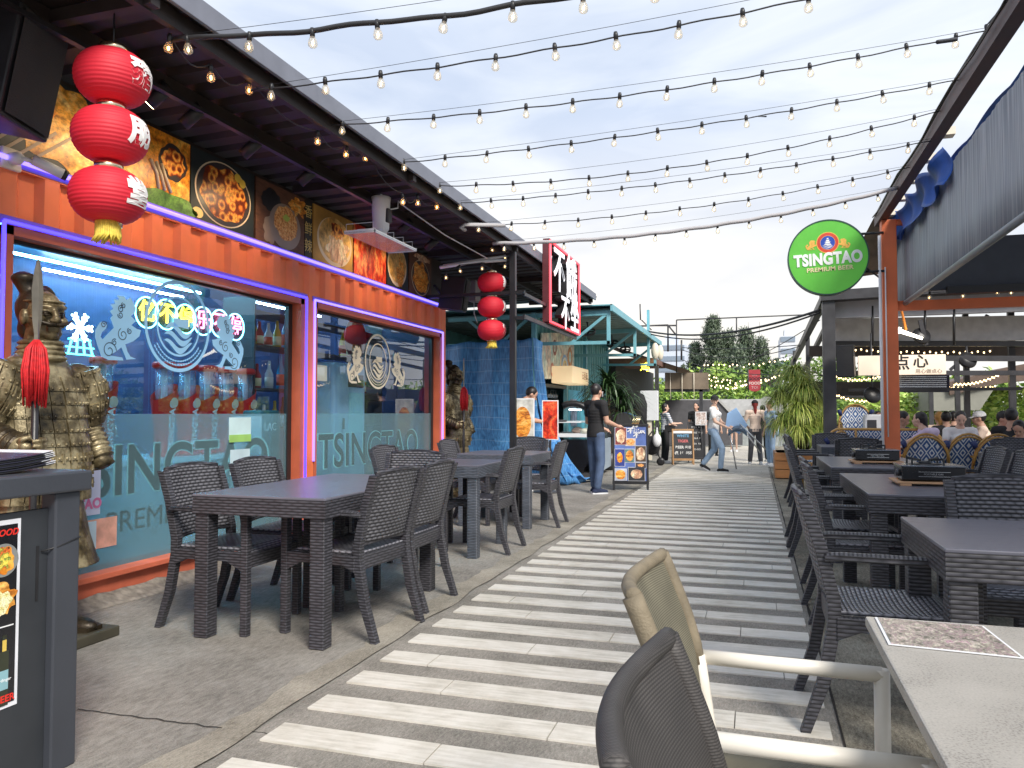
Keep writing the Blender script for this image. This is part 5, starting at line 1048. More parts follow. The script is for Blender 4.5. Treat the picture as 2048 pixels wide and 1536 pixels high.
t = thing('tarpaulin', 'blue checked tarpaulin sheet hanging behind the far statue and trailing on the ground', 'tarpaulin', (-4, 12.2, 0))
for fn, n_ in ((tf, 'front_sheet'), (tf2, 'side_fold')): o = MB().solid(40, 40, fn, .004).build(n_, tarp, t); o.location = (4, -12.2, 0)
o = MB().solid(24, 12, lambda u, v: (-3.0+.42*u*(1-.35*v), 12.55+.75*u+.35*v, .02+.16*(1-u)**1.5*(1-v)+.025*(1+sin(u*19+v*7))*(1-v*.6)), .004).build('ground_fold', tarp, t); o.location = (4, -12.2, 0)

# round high table with food cards
t = thing('round_high_table', 'round dark bar table on a steel column before the tarpaulin', 'bar table', (-3.0, 11.3, 0)); MB().lathe([(.3, 1.06), (.31, 1.07), (.31, 1.085), (.3, 1.09)], 32).build('tabletop', W['dark'], t); MB().lathe([(.035, .02), (.035, 1.06)], 16).build('column', W['chrome'], t); MB().lathe([(.2, 0), (.19, .02), (.04, .03)], 24).build('base', W['dark'], t)
def card(c, rz, w_, h, f, bgm, lb):
    t = thing('food_sign', lb, 'sign', c, rz, 'framed food photo signs on the high table'); MB().box(-w_/2, w_/2, 0, .02, 0, h).build('frame', W['white'], t); MB().box(-w_/2+.015, w_/2-.015, -.004, 0, .015, h-.015).build('print', bgm, t)
    MB().add([(w_*.36*cos(2*pi*k/24), -.007, h*.45+h*.36*sin(2*pi*k/24)) for k in range(24)], [tuple(range(24))]).build('food', f, t); MB().bar((0, .02, 0), (0, .1, -.9), .03).bar((0, .02, 0), (0, -.1, -.9), .03).build('stand', W['black'], t); return t
card((-3.12, 10.45, .78), radians(14), .34, .62, f_gold, mat('card_bg', (.55, .55, .5), .4, var=.5, scale=7), 'white framed sign with golden fried rolls photo before the bowed man'); card((-2.86, 11.0, .80), radians(12), .24, .58, f_red, f_red, 'narrow sign with red crayfish photo behind the rolls sign')
# ---------------------------------------------------------------- teal stall
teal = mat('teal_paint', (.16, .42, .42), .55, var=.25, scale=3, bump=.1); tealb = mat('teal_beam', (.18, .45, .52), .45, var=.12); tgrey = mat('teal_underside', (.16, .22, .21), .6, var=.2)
t = thing('teal_stall', 'teal painted container stall with corrugated canopy past the tarpaulin', 'stall', (-3.9, 17, 0))
def T_(mb, n_, m, b=0): o = mb.build(n_, m, t, b); o.location = (3.9, -17, 0); return o
mb = MB(); corr(mb, 13.8, 21.2, 2.15, 3.0, -3.9, .05, .3); corr(mb, 16.3, 21.2, 0, 2.15, -3.9, .05, .3); T_(mb, 'wall', teal)
T_(MB().box(-6.5, -3.9, 21.2, 21.3, 0, 3).box(-6.5, -6.4, 13.8, 21.2, 0, 3), 'rear_wall', teal); T_(MB().box(-6.4, -5.6, 13.8, 21.2, 0, 2.2), 'back_counter', mat('stall_dark', (.03, .05, .05), .6, var=.3))
for y in (13.8, 16.3, 18.3, 21.2): T_(MB().box(-3.93, -3.85, y-.06, y+.06, 0, 3.05), 'post', tealb)
mb = MB(); ys = []; y = 13.7
while y < 21.4: ys += [(y, 0), (y+.16, 0), (y+.2, .05), (y+.28, .05)]; y += .32
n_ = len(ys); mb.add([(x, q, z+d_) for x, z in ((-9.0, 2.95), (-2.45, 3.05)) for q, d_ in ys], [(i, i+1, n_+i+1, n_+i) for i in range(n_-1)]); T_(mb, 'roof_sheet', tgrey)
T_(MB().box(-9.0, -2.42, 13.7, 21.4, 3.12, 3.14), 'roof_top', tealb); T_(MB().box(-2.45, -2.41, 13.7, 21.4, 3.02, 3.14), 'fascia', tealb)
for y in (13.8, 17.0, 20.6):
    T_(MB().bar((-4.3 if y > 14 else -5.6, y, 2.98), (-2.47, y, 3.0), .07, .09).bar((-3.9 if y > 14 else -5.6, y, 2.48), (-2.47, y, 2.46), .06).bar((-2.5, y, 2.43), (-2.5, y, 3.0), .06).bar((-3.2, y, 2.46), (-2.55, y, 2.96), .05), 'truss', tealb)
T_(MB().bar((-4.6, 13.82, 2.46), (-4.0, 13.82, 2.96), .05).bar((-4.6, 13.82, 2.46), (-5.2, 13.82, 2.96), .05), 'truss', tealb)
T_(MB().box(-2.54, -2.48, 19.3, 19.4, 2.4, 3.75), 'post', tealb)
for k, y in enumerate((14.9, 17.6, 19.4)):
    f_ = thing('ceiling_fan', 'small black fan under the teal canopy, %s' % ('nearest the vertical sign', 'middle of the three', 'farthest of the three')[k], 'fan', (-3.1, y, 2.78), 0, 'fans under the teal canopy'); MB().lathe([(.14, -.03), (.15, 0), (.14, .03)], 20, cap=False).tube([(0, 0, 0), (0, 0, .22)], .015, 6).build('cage', W['black'], f_, rot=(.6, 0, 0))
    mb = MB()
    for q in range(4): a = q*pi/2; mb.bar((0, 0, 0), (.12*cos(a), .12*sin(a), 0), .05, .008)
    mb.build('blades', W['dark'], f_, rot=(.6, 0, 0))
t2 = t; t = thing('menu_billboard', 'pastel billboard with drawn seafood and a rainbow above the teal stall opening', 'billboard', (-3.84, 15.45, 2.55))
MB().poly([(0, -1.4, -.72), (0, 1.35, -.60), (0, 1.35, .42), (0, -1.4, .15)], (.02, 0, 0)).build('board', food('pastel_print', [(.3, (.75, .45, .3)), (.5, (.8, .7, .5)), (.65, (.55, .72, .6))], 2.2, 'N'), t)
for (y, z, r_, c) in ((-.9, -.2, .2, (.8, .55, .4)), (-.4, -.05, .16, (.35, .12, .08)), (.2, -.3, .16, (.8, .6, .4)), (.95, -.15, .22, (.75, .35, .15)), (-.6, -.5, .14, (.7, .3, .2))):
    mb = MB(); ring(mb, (0, 0), r_*.55, r_, 24, .0); mb.build('drawing', mat('drawing', c, .6, var=.4), t, loc=(.023, y, z))
for k, c in enumerate(((.3, .5, .75), (.85, .85, .8), (.8, .6, .2))): mb = MB(); ring(mb, (0, 0), .24-.06*k, .29-.06*k, 24, .0); mb.build('rainbow', mat('rainbow', c, .6, var=0), t, loc=(.026+.002*k, .45, -.42))
t = t2; mb = MB(); T_(MB().box(-4.2, -3.86, 13.9, 16.25, 1.7, 1.76), 'hood_shelf', W['dark'])
for k in range(9):
    g = thing('wine_glass', 'row of hanging wine glasses over the teal stall counter', 'glass', (-4.0, 14.1+.22*k, 1.66), 0, 'wine glasses hanging in the teal stall'); MB().lathe([(.03, 0), (.004, -.01), (.004, -.07), (.035, -.1), (.03, -.16)], 12, cap=False).build('glass_bowl', clearglass('wine', (.9, .95, 1), 2, 0, .2, (.8, .85, .9)) if k == 0 else bpy.data.materials['wine'], g)
T_(MB().box(-3.87, -3.86, 16.45, 18.1, .3, 1.7), 'poster_panel', mat('cyan_poster', (.1, .5, .65), .5, var=.5, scale=1.5)); T_(MB().box(-3.855, -3.85, 16.6, 17.2, .9, 1.5), 'poster_picture', mat('cyan_poster2', (.35, .45, .6), .5, var=.6, scale=6))
t = thing('box_sign', 'glowing cream box sign with small brown characters on the teal wall', 'sign', (-3.62, 15.6, 1.95))
MB().box(-.22, .22, -.75, .75, -.17, .17).build('light_box', mat('cream_lightbox', (.85, .65, .4), .5, var=.05, emit=(1, .72, .4), es=.35), t, .02); text('lettering', '云吞面', .18, mat('brown_ink', (.35, .15, .06), .5), t, frame((.224, .35, .0), (0, 1, 0), (0, 0, 1)), .002)
t = thing('display_fridge', 'black and curved-glass display counter with silver side behind the tarpaulin', 'display fridge', (-3.2, 14.1, 0), radians(4)); t.scale = (1.12,)*3
P_ = [(-.42, .1), (.42, .0)]; mb = MB(); prof = [(-.45, .35), (-.42, .2), (-.2, .05), (.1, .05), (.42, .55), (.42, .62), (-.45, .62)]
o = MB().poly([(x, 0, z) for x, z in prof], (0, 1.5, 0)).build('base_cabinet', mat('gloss_black', (.01, .01, .012), .12, var=0), t); fix(o)
arc = [(-.45+.02, .62)]+[(.42-.9*(1-cos(a)) if 0 else -.05+.47*cos(a), .62+.60*sin(a)) for a in [pi*k/20 for k in range(11)]]
mb = MB(); n_ = len(arc); o = MB().sheet(None, 10, 1, lambda u, v: (-.03+.45*cos(u*pi*.62), v*1.5, .62+.58*sin(u*pi*.62))).build('curved_glass', clearglass('fridge_glass', (.85, .95, .97), 1.5, .02, .45, (.6, .75, .8)), t)
for y in (0, 1.5): MB().tube([(-.03+.46*cos(k*pi*.62/12), y, .62+.6*sin(k*pi*.62/12)) for k in range(13)], .055, 8).build('frame', W['black'], t)
MB().tube([(-.1, .1, 1.12), (-.1, 1.4, 1.12)], .015, 6).build('case_lamp', emis('case_lamp', (.8, .95, 1), 4), t)
MB().box(-.4, .35, .05, 1.45, .66, .72).box(-.35, .1, .05, 1.45, .9, .92).build('shelf', W['white'], t); MB().box(.425, .44, .02, 1.48, .1, .62).build('silver_panel', mat('silver_panel', (.5, .6, .7), .35, metal=.3), t); MB().box(-.3, .3, .1, 1.4, 0, .06).build('feet', W['dark'], t)
for k in range(6): MB().ell((random.uniform(-.2, .25), .15+.22*k, .76), (.09, .08, .05), 10, 6).build('ice_cream_tub', mat('tub%d' % k, random.choice([(.5, .6, .6), (.7, .5, .4), (.6, .6, .5)]), .5), t)

# ---------------------------------------------------------------- plants
def leafmat(name, c, c2, rough=.45):
    m, n, l, p = newmat(name); g = n.new('ShaderNodeNewGeometry'); l.new(ramp(n, l, g.outputs['Random Per Island'], [(.1, c), (.9, c2)]), p.inputs['Base Color']); p.inputs['Roughness'].default_value = rough
    p.inputs['Subsurface Weight'].default_value = 0; return m
lf1 = leafmat('arching_leaf', (.15, .27, .03), (.62, .66, .16)); lf2 = leafmat('dark_leaf', (.012, .035, .012), (.06, .12, .04)); lf3 = leafmat('tree_leaf', (.03, .075, .02), (.15, .25, .05)); lf4 = leafmat('bright_leaf', (.10, .21, .03), (.38, .52, .10)); lf5 = leafmat('conifer_leaf', (.035, .06, .035), (.13, .17, .10))
def rosette(mb, c, n_, ln, wd, rg, up=.9, droop=1.0):
    for k in range(n_):
        a = rg.uniform(0, 2*pi); e = rg.uniform(.1, 1.35)*up; L_ = ln*rg.uniform(.6, 1.1); d = Vector((cos(a), sin(a), 0)); sd = Vector((-sin(a), cos(a), 0)); pts = []; p = Vector(c); ang = e; st = L_/6
        for s_ in range(7):
            w_ = wd*(.5+.5*sin(pi*min(1, (s_+1)/4)))*(1-(s_/6.2)**2)*.5; pts.append((p-sd*w_, p+sd*w_)); p = p+(d*cos(ang)+Vector((0, 0, sin(ang))))*st; ang -= droop*rg.uniform(.28, .5)
        mb.add([q for pr in pts for q in pr], [(2*i, 2*i+1, 2*i+3, 2*i+2) for i in range(6)], False)
rg = random.Random(11)
t = thing('planter_box', 'wooden slatted planter box at the right edge of the path', 'planter', (.93, 15.4, 0)); pw = mat('planter_wood', (.42, .19, .07), .5, var=.15, scale=3, stretch=(1, 1, 5))
for k in range(3): MB().box(-.6, .6, -.6, .6, .02+.155*k, .165+.155*k).build('slat', pw, t, .008)
MB().box(-.56, .56, -.56, .56, .4, .475).build('soil', mat('soil', (.03, .02, .015), .9), t)
t = thing('potted_plant', 'big bright green arching-leaf plant in the wooden planter by the path', 'plant', (.86, 15.3, .45)); mb = MB()
cl = []
for c, n_ in (((-.15, 0, 1.42), 520), ((-.38, .1, 1.0), 460), ((.15, .1, .95), 460), ((-.35, -.2, .55), 460), ((.3, -.1, .5), 460), ((-.1, -.35, .75), 520), ((-.1, -.4, .35), 460), ((.0, -.2, 1.15), 400)): rosette(mb, c, n_, .58, .034, rg, 1.0, 1.0); cl.append(c)
mb.build('leaves', lf1, t); mb = MB()
for c in cl: mb.tube([(0, 0, 0), (c[0]*.6, c[1]*.6, c[2]*.5), c], [.03, .025, .02], 6)
mb.build('stem', mat('plant_stem', (.12, .09, .04), .8), t)
t = thing('potted_palm', 'dark glossy dracaena plant beside the cream box sign', 'plant', (-2.95, 16.2, 0)); mb = MB()
for c, n_ in (((0, 0, 1.75), 110), ((.2, .1, 1.45), 80), ((-.2, 0, 1.5), 80), ((.3, 0, 1.2), 60)): rosette(mb, c, n_, .85, .075, rg, 1.0, .8)
mb.build('leaves', lf2, t); MB().tube([(0, 0, .3), (.03, 0, 1.0), (0, 0, 1.75)], .03, 8).tube([(0.05, 0, .3), (.1, .1, .9), (.2, .1, 1.45)], .025, 8).build('stem', mat('palm_stem', (.12, .09, .06), .8), t); MB().lathe([(.2, 0), (.26, .35), (.24, .35), (.22, .3)], 20).build('pot', W['dark'], t)
def crown_tree(x, y, h, r, label, m, nclump=40, leaf=.22, group='trees beyond the stalls', seed=1, conif=False, trunk=.16, z0=.35):
    rg = random.Random(seed); t = thing('tree', label, 'tree', (x, y, 0), 0, group); mb = MB()
    for k in range(nclump):
        if conif: zz = h*(.12+.86*rg.random()**.9); rr = r*max(.02, 1-zz/h)**.75*rg.uniform(.15, 1); a = rg.uniform(0, 2*pi); cr_ = r*.22*rg.uniform(.7, 1.3)
        else: zz = h*(z0+(1-z0)*rg.random()); k_ = (zz/h-z0)/(1-z0); rr = r*sqrt(max(.05, 1-(2*k_-.9)**2*.8))*rg.uniform(.2, 1.0); a = rg.uniform(0, 2*pi); cr_ = r*.3*rg.uniform(.6, 1.2)
        c = Vector((rr*cos(a), rr*sin(a), zz))
        for q in range(64):
            d = Vector((rg.gauss(0, 1), rg.gauss(0, 1), rg.gauss(0, .8))).normalized(); p = c+d*cr_*rg.uniform(.5, 1.05); s_ = leaf*rg.uniform(.5, 1.1); u_ = Vector((rg.gauss(0, 1), rg.gauss(0, 1), rg.gauss(0, 1)+(1.4 if conif else 0))).normalized(); v_ = u_.cross(d)
            v_ = v_.normalized() if v_.length > .05 else Vector((1, 0, 0)); w_ = .25 if conif else .5; mb.add([p-u_*s_*.5, p+v_*s_*w_*.5, p+u_*s_*.5, p-v_*s_*w_*.5], [(0, 1, 2, 3)])
    mb.build('crown', m, t); mb = MB(); mb.tube([(0, 0, 0), (.05, 0, h*.4), (0, .05, h*.85)], [trunk, trunk*.7, trunk*.15], 8)
    for k in range(8): a = rg.uniform(0, 6.28); z_ = h*rg.uniform(.3, .75); mb.tube([(0, 0, z_), (r*.5*cos(a), r*.5*sin(a), z_+h*.12)], [trunk*.4, trunk*.1], 5)
    mb.build('trunk', mat('bark', (.1, .08, .06), .9) if 'bark' not in bpy.data.materials else bpy.data.materials['bark'], t)
for k, (x, y, h, r, n_, lb) in enumerate(((-3.0, 60, 8.4, 2.1, 190, 'tallest feathery conifer in the middle distance'), (-4.3, 61, 6.6, 1.7, 120, 'feathery conifer just left of the tallest one'), (-1.9, 61, 7.3, 2.2, 170, 'feathery conifer just right of the tallest one'), (-.6, 62, 7.6, 2.1, 170, 'feathery conifer second right of the tallest one'), (.5, 62, 6.8, 1.9, 140, 'feathery conifer third right of the tallest one'), (-5.6, 64, 5.2, 1.2, 60, 'short conifer at the left end of the feathery group'), (1.7, 66, 5.6, 1.2, 60, 'small conifer at the right end of the feathery group'), (-1.2, 58, 5.8, 2.6, 150, 'broad dark conifer in front of the feathery group'))):
    crown_tree(x, y, h, r, lb, lf5, n_, .34, seed=60+k, conif=True, trunk=.1)
for k, (x, y, h, r, lb) in enumerate(((-2.2, 44, 3.5, 2.4, 'round green tree behind the brown awning'), (.8, 46, 4.0, 2.6, 'round green tree behind the red pointed sign'), (3.4, 42, 4.1, 2.3, 'green tree behind the potted plant top'), (5.8, 48, 3.6, 2.6, 'green tree seen between the first black pergola posts'), (-4.6, 42, 2.8, 2.0, 'low green tree nearest the brown awning'))):
    crown_tree(x, y, h, r, lb, lf3 if k % 2 else lf4, 46, .3, seed=20+k, z0=.15)
for k, (x, y, h, r) in enumerate(((4.2, 27, 2.0, 1.7), (6.6, 27, 2.2, 1.9), (9.2, 27, 2.4, 2.0), (11.8, 26, 2.5, 2.0), (14.5, 27, 2.9, 2.2), (17.0, 25, 2.9, 2.1), (19.5, 25, 2.5, 2.3), (22.5, 26, 3.4, 2.4))):
    lbs = ('just right of the big potted plant', 'behind the single bistro chair', 'behind the orange post', 'behind the lilac-shirted woman', 'under the sloping grey roof', 'behind the man in coral', 'behind the pergola end post', 'at the right edge of the photo')
    crown_tree(x, y, h, r, 'bright green spreading tree '+lbs[k], lf4, 52, .26, 'bright trees behind the terrace', 40+k, z0=.05, trunk=.08)
# hedge bank at the end of the path
hb = MB(); rg = random.Random(8)
for k in range(9000):
    x = rg.uniform(-6, 5); y = 34+rg.uniform(0, 3); z = max(0, (y-34)*.65)+rg.uniform(0, .35)+.3*noise.noise((x, y, 0)); s_ = rg.uniform(.05, .13)
    u_ = Vector((rg.gauss(0, 1), rg.gauss(0, 1), rg.gauss(0, 1))).normalized(); v_ = u_.cross(Vector((rg.gauss(0, 1), rg.gauss(0, 1), 1))).normalized(); p = Vector((x, y, z)); hb.add([p-u_*s_, p+v_*s_*.6, p+u_*s_, p-v_*s_*.6], [(0, 1, 2, 3)])
hb2 = MB()
for k in range(16000):
    x = rg.uniform(2.5, 26); y = 23.5+rg.uniform(0, 1.4); top = 1.75+.35*noise.noise((x*.5, 0, 3))+.12*noise.noise((x*2.3, 1, 0)); z = top*(1-rg.random()**1.7*.8); s_ = rg.uniform(.05, .11)
    u_ = Vector((rg.gauss(0, 1), rg.gauss(0, 1), rg.gauss(0, .5))).normalized(); v_ = u_.cross(Vector((rg.gauss(0, 1), rg.gauss(0, 1), 1))).normalized(); p = Vector((x, y, z)); hb2.add([p-u_*s_, p+v_*s_*.6, p+u_*s_, p-v_*s_*.6], [(0, 1, 2, 3)])
tag(hb2.build('hedge', leafmat('hedge_leaf', (.28, .46, .07), (.62, .74, .22))), 'long light green hedge running behind the diners', 'hedge', kind='stuff')
tag(hb.build('hedge_planting', lf4), 'planted green bank rising behind the concrete walls at the path end', 'planting', kind='stuff')
struct(MB().add([(-8, 33.9, 0), (6, 33.9, 0), (6, 37.2, 2.0), (-8, 37.2, 2.0), (-8, 60, 2.0), (6, 60, 2)], [(0, 1, 2, 3), (3, 2, 5, 4)]), 'bank', mat('bank_soil', (.04, .06, .02), .95, var=.3))
conc = mat('pale_concrete', (.42, .42, .41), .8, var=.12, bump=.1); concd = mat('dark_slope', (.10, .10, .11), .6, var=.15)
def at3(x, y, Y): return at(x, y, Y=Y)
t = thing('concrete_wall', 'pale triangular concrete ramp wall rising towards the red sign', 'wall', (0, 31, 0)); a = [at(1440, 858, Y=31), at(1500, 810, Y=31), at(1530, 793, Y=31), at(1600, 800, Y=31), at(1600, 900, Y=31), at(1440, 900, Y=31)]
MB().poly([p-Vector((0, 31, 0)) for p in a], (0, .4, 0)).build('wall_body', conc, t)
t = thing('sloping_roof', 'dark sloping roof with pale edge behind the smiling woman', 'roof', (-2, 28, 0)); a = [at(1395, 800, Y=28), at(1435, 800, Y=28), at(1485, 850, Y=28), at(1485, 890, Y=28), at(1330, 890, Y=28), at(1330, 800, Y=28)]
MB().poly([p-Vector((-2, 28, 0)) for p in a], (0, .4, 0)).build('slope', concd, t); a = [at(1431, 796, Y=28), at(1437, 796, Y=28), at(1490, 850, Y=28), at(1484, 852, Y=28)]; MB().poly([p-Vector((-2, 28.06, 0)) for p in a], (0, .1, 0)).build('edge', conc, t)
t = thing('concrete_steps', 'flight of wide concrete steps below the green bank', 'steps', (-1, 31.5, 0))
for k in range(6): MB().box(-2, 2.2, .35*k, .35*k+.34, .0, 1.0+.15*k).build('step', conc, t)
t = thing('glass_shed', 'low pale glass enclosure behind the ponytailed woman', 'kiosk', (.2, 29, 0)); MB().box(-1.3, 1.0, 0, .1, 0, 1.1).build('glass_wall', mat('grey_glass', (.35, .38, .38), .25, var=.2), t); MB().bar((-1.3, -.02, 1.1), (1.0, -.02, 1.1), .05).bar((-1.3, -.02, .55), (1.0, -.02, .55), .03).build('rail', conc, t)
# red pointed sign
t = thing('hanging_sign', 'red tag-shaped hanging sign with GOOD FOOD lettering above the path end', 'sign', (0, 22, 2.06)); rs = mat('sign_red', (.42, .05, .06), .5, var=.08)
MB().poly([(-.15, 0, .30), (.15, 0, .30), (.15, 0, -.2)]+[(.15*cos(a), 0, -.2+.09*sin(a)) for a in (-pi*k/10 for k in range(1, 10))]+[(-.15, 0, -.2)], (0, .03, 0)).build('sign_plate', rs, t); MB().tube([(-.165, 0, .32), (-.165, 0, -.3)], .015, 6).build('side_strip', W['dark'], t)
text('lettering', 'GOOD', .105, mat('sign_ink', (.06, .02, .03), .5), t, frame((0, -.004, .05), (1, 0, 0), (0, 0, 1)), .002, .003); text('lettering', 'FOOD', .105, mat('sign_pale', (.8, .65, .6), .5), t, frame((0, -.004, -.07), (1, 0, 0), (0, 0, 1)), .002, .002)
text('lettering', 'TO!', .10, mat('sign_pale2', (.7, .45, .45), .5), t, frame((0, -.004, -.19), (1, 0, 0), (0, 0, 1)), .002); text('lettering', 'SEEK', .07, mat('sign_pale3', (.6, .3, .3), .5), t, frame((0, -.004, .15), (1, 0, 0), (0, 0, 1)), .002)
MB().tube([(-.1, 0, .3), (-.15, 0, 1.6)], .004, 5).tube([(.1, 0, .3), (.15, 0, 1.6)], .004, 5).build('hanging_wire', W['black'], t)
# far apartment blocks
def block(x0, x1, Y, z1, m, label, fl=7):
    t = thing('apartment_block', label, 'building', ((x0+x1)/2, Y, 0), 0, 'distant apartment blocks'); w_ = (x1-x0)/2; MB().box(-w_, w_, 0, 12, 0, z1).build('wall', m, t); MB().box(-w_*.4, w_*.3, 2, 8, z1, z1+1.5).build('roof_room', m, t)
    win = mat('far_window', (.22, .27, .33), .3) if 'far_window' not in bpy.data.materials else bpy.data.materials['far_window']
    for f in range(fl): 
        z = z1*(f+.5)/fl; MB().box(-w_*.9, w_*.9, -.15, -.02, z, z+z1/fl*.42).build('window_band', win, t)
def ap(p, Y): return at(p[0], p[1], Y=Y)
a, b = ap((1308, 690), 120), ap((1372, 700), 120); block(a.x, b.x, 120, a.z, mat('far_white', (.55, .6, .68), .8, var=.05), 'pale distant apartment block left of the conifers with blue band')
a, b = ap((1376, 688), 130), ap((1400, 700), 130); block(a.x, b.x, 130, a.z, mat('far_beige', (.6, .58, .55), .8, var=.05), 'narrow distant apartment tower touching the conifers')
a, b = ap((1560, 672), 150), ap((1592, 690), 150); block(a.x, b.x, 150, a.z, mat('far_grey', (.62, .64, .67), .8, var=.05), 'hazy distant tower right of the conifers')
a, b = ap((1510, 688), 160), ap((1532, 690), 160); block(a.x, b.x, 160, a.z, mat('far_grey2', (.6, .64, .7), .8, var=.05), 'faint distant block between conifers and pergola')

# ---------------------------------------------------------------- dark stalls beyond the teal one
t = thing('brown_stall', 'dark stall with rust roof and brown roll-down awning beyond the teal stall', 'stall', (-3.0, 24, 0)); bra = mat('brown_awning', (.20, .155, .11), .6, var=.12)
def B_(mb, n_, m): o = mb.build(n_, m, t); o.location = (3, -24, 0); return o
B_(MB().box(-6.5, -3.7, 21.5, 30, 0, 2.7), 'wall', mat('stall_interior', (.028, .026, .026), .7, var=.3)); B_(MB().add([(-4.5, 21.5, 3.3), (-4.5, 29, 3.3), (-1.9, 29, 2.42), (-1.9, 23.8, 2.48)], [(0, 1, 2, 3)]).box(-6.5, -2.6, 21.4, 24, 2.55, 2.7), 'roof', mat('rust_roof', (.18, .09, .06), .7, var=.3))
B_(MB().sheet(None, 12, 8, lambda u, v: (-2.62+1.30*u, 24+.02*sin(u*9), 2.42-.02*u-.5*v-.06*sin(pi*v))), 'awning', bra); B_(MB().box(-2.65, -1.3, 24.05, 24.12, 1.83, 1.93), 'awning_bar', W['dark'])
for x in (-2.45, -2.1, -1.75): B_(MB().tube([(x, 23.95, 2.4), (x, 23.93, 1.6)], .012, 5), 'awning_cord', W['cream'])
for x, y in ((-2.6, 21.8), (-1.55, 24.1)): B_(MB().box(x-.05, x+.05, y-.05, y+.05, 0, 2.5), 'post', W['dark'])
t = thing('meter_cabinet', 'white electrical cabinet on a post behind the dark draped stand', 'cabinet', (-2.55, 19.8, 0)); MB().box(-.22, .22, -.1, .1, 1.0, 1.75).build('cabinet_body', W['white'], t, .01); MB().box(-.05, .05, -.05, .05, 0, 1.0).build('post', W['cream'], t)
t = thing('umbrella_stand', 'folded black patio cover on a green base beside the plant', 'parasol', (-2.62, 18.6, 0)); MB().lathe([(.12, .75), (.16, 1.0), (.17, 1.4), (.10, 1.62), (.03, 1.66)], 14).build('cover', blk, t); MB().lathe([(.16, 0), (.16, .75)], 14).build('bin_base', mat('green_bin', (.02, .12, .07), .5), t)
t = thing('service_counter', 'dark counter with cutlery and jars under the teal canopy end', 'counter', (-2.6, 17.4, 0)); MB().box(-.5, .25, -.4, .5, 0, .85).build('counter_body', W['dark'], t); MB().box(-.5, .3, -.45, .55, .85, .9).build('counter_top', wood, t)
MB().sheet(None, 8, 4, lambda u, v: (-.45+.5*u, -.2+.3*v, 1.12+.08*sin(pi*u))).build('blue_tray', mat('blue_tray', (.03, .12, .35), .4), t)
for k in range(10): MB().tube([(.0+.03*(k % 5), -.3+.1*(k//5), .9), (.05+.035*(k % 5), -.25+.1*(k//5), 1.12)], .008, 5).build('cutlery', gold, t)
t = thing('barrow', 'black pushchair loaded with a white plastic bag beside the striped woman', 'pushchair', (-2.25, 17.7, 0)); MB().tube([(-.15, 0, .1), (-.1, 0, .6), (.15, 0, .95)], .015, 6).tube([(.2, .2, .1), (0, .2, .5), (.15, .2, .95)], .015, 6).build('frame', W['black'], t); MB().ell((0, .1, .45), (.2, .2, .22)).build('seat', blk, t)
for x in (-.15, .2): MB().lathe([(.03, -.02), (.09, -.02), (.09, .02), (.03, .02)], 16).build('wheel', W['black'], t, rot=(pi/2, 0, 0), loc=(x, .1, .09))
tag(fuse(MB().ell((-2.1, 17.55, .58), (.1, .09, .15)).cap((-2.1, 17.55, .7), (-2.1, 17.55, .86), .04, .015), 'carrier_bag', W['white'], None, .015, 2), 'white plastic carrier bag hanging at the pushchair', 'bag')
tag(text('neon_characters', '鸡', .26, emis('yellow_neon2', (1, .8, .05), 3), None, frame((-2.85, 21.2, 2.42), (1, 0, 0), (0, 0, 1)), .01, .006), 'yellow glowing character sign under the rust roof', 'neon sign')
t = thing('globe_lamp', 'white paper globe cluster on the teal canopy end', 'lamp', (-2.4, 19.8, 2.75)); MB().ell((0, 0, 0), (.1, .1, .22)).ell((.12, .1, -.03), (.08, .08, .2)).build('shade', W['cream'], t)
# frames and cables overhead
t = thing('steel_frame', 'thin dark steel frame standing above the stalls in the middle distance', 'frame', (-1, 24, 0))
def F_(a, b, r=.03): MB().tube([ap(a, 24)-t.location, ap(b, 24)-t.location], r, 6).build('bar', W['dark'], t)
for a, b in (((1353, 640), (1353, 745)), ((1353, 640), (1650, 628)), ((1473, 635), (1473, 668)), ((1336, 650), (1336, 703)), ((1336, 650), (1352, 670)), ((1336, 650), (1200, 655)), ((1363, 680), (1363, 720)), ((1310, 651), (1353, 651)), ((1280, 608), (1281, 640)), ((1283, 640), (1303, 660))): F_(a, b, .02 if a[1] < 645 else .028)
def cable(label, a, b, sag, r, name='overhead_cable', n_=24, m=None):
    a, b = Vector(a), Vector(b); pts = [a.lerp(b, k/n_)-Vector((0, 0, sag*4*(k/n_)*(1-k/n_))) for k in range(n_+1)]; return tag(MB().tube(pts, r, 6).build(name, m or W['cable']), label, 'cable')
cable('thick black cable sagging from the teal canopy to the black pergola', at(1263, 655, Y=20), at(1640, 620, Y=14), .30, .022)
cable('second black cable sagging just below the thick one over the path', at(1263, 657, Y=20), at(1640, 625, Y=14), .36, .016)
for k, (a, b, sg) in enumerate((((1365, 695), (1600, 690), .06), ((1365, 700), (1600, 692), .25), ((1365, 720), (1625, 745), .2), ((1500, 720), (1640, 640), .05))): cable('thin far cable %s' % ('level with the conifer tops', 'sagging across the conifers', 'lowest, across the hedge trees', 'slanting up to the pergola corner')[k], at(*a, Y=24), at(*b, Y=18), sg, .01)

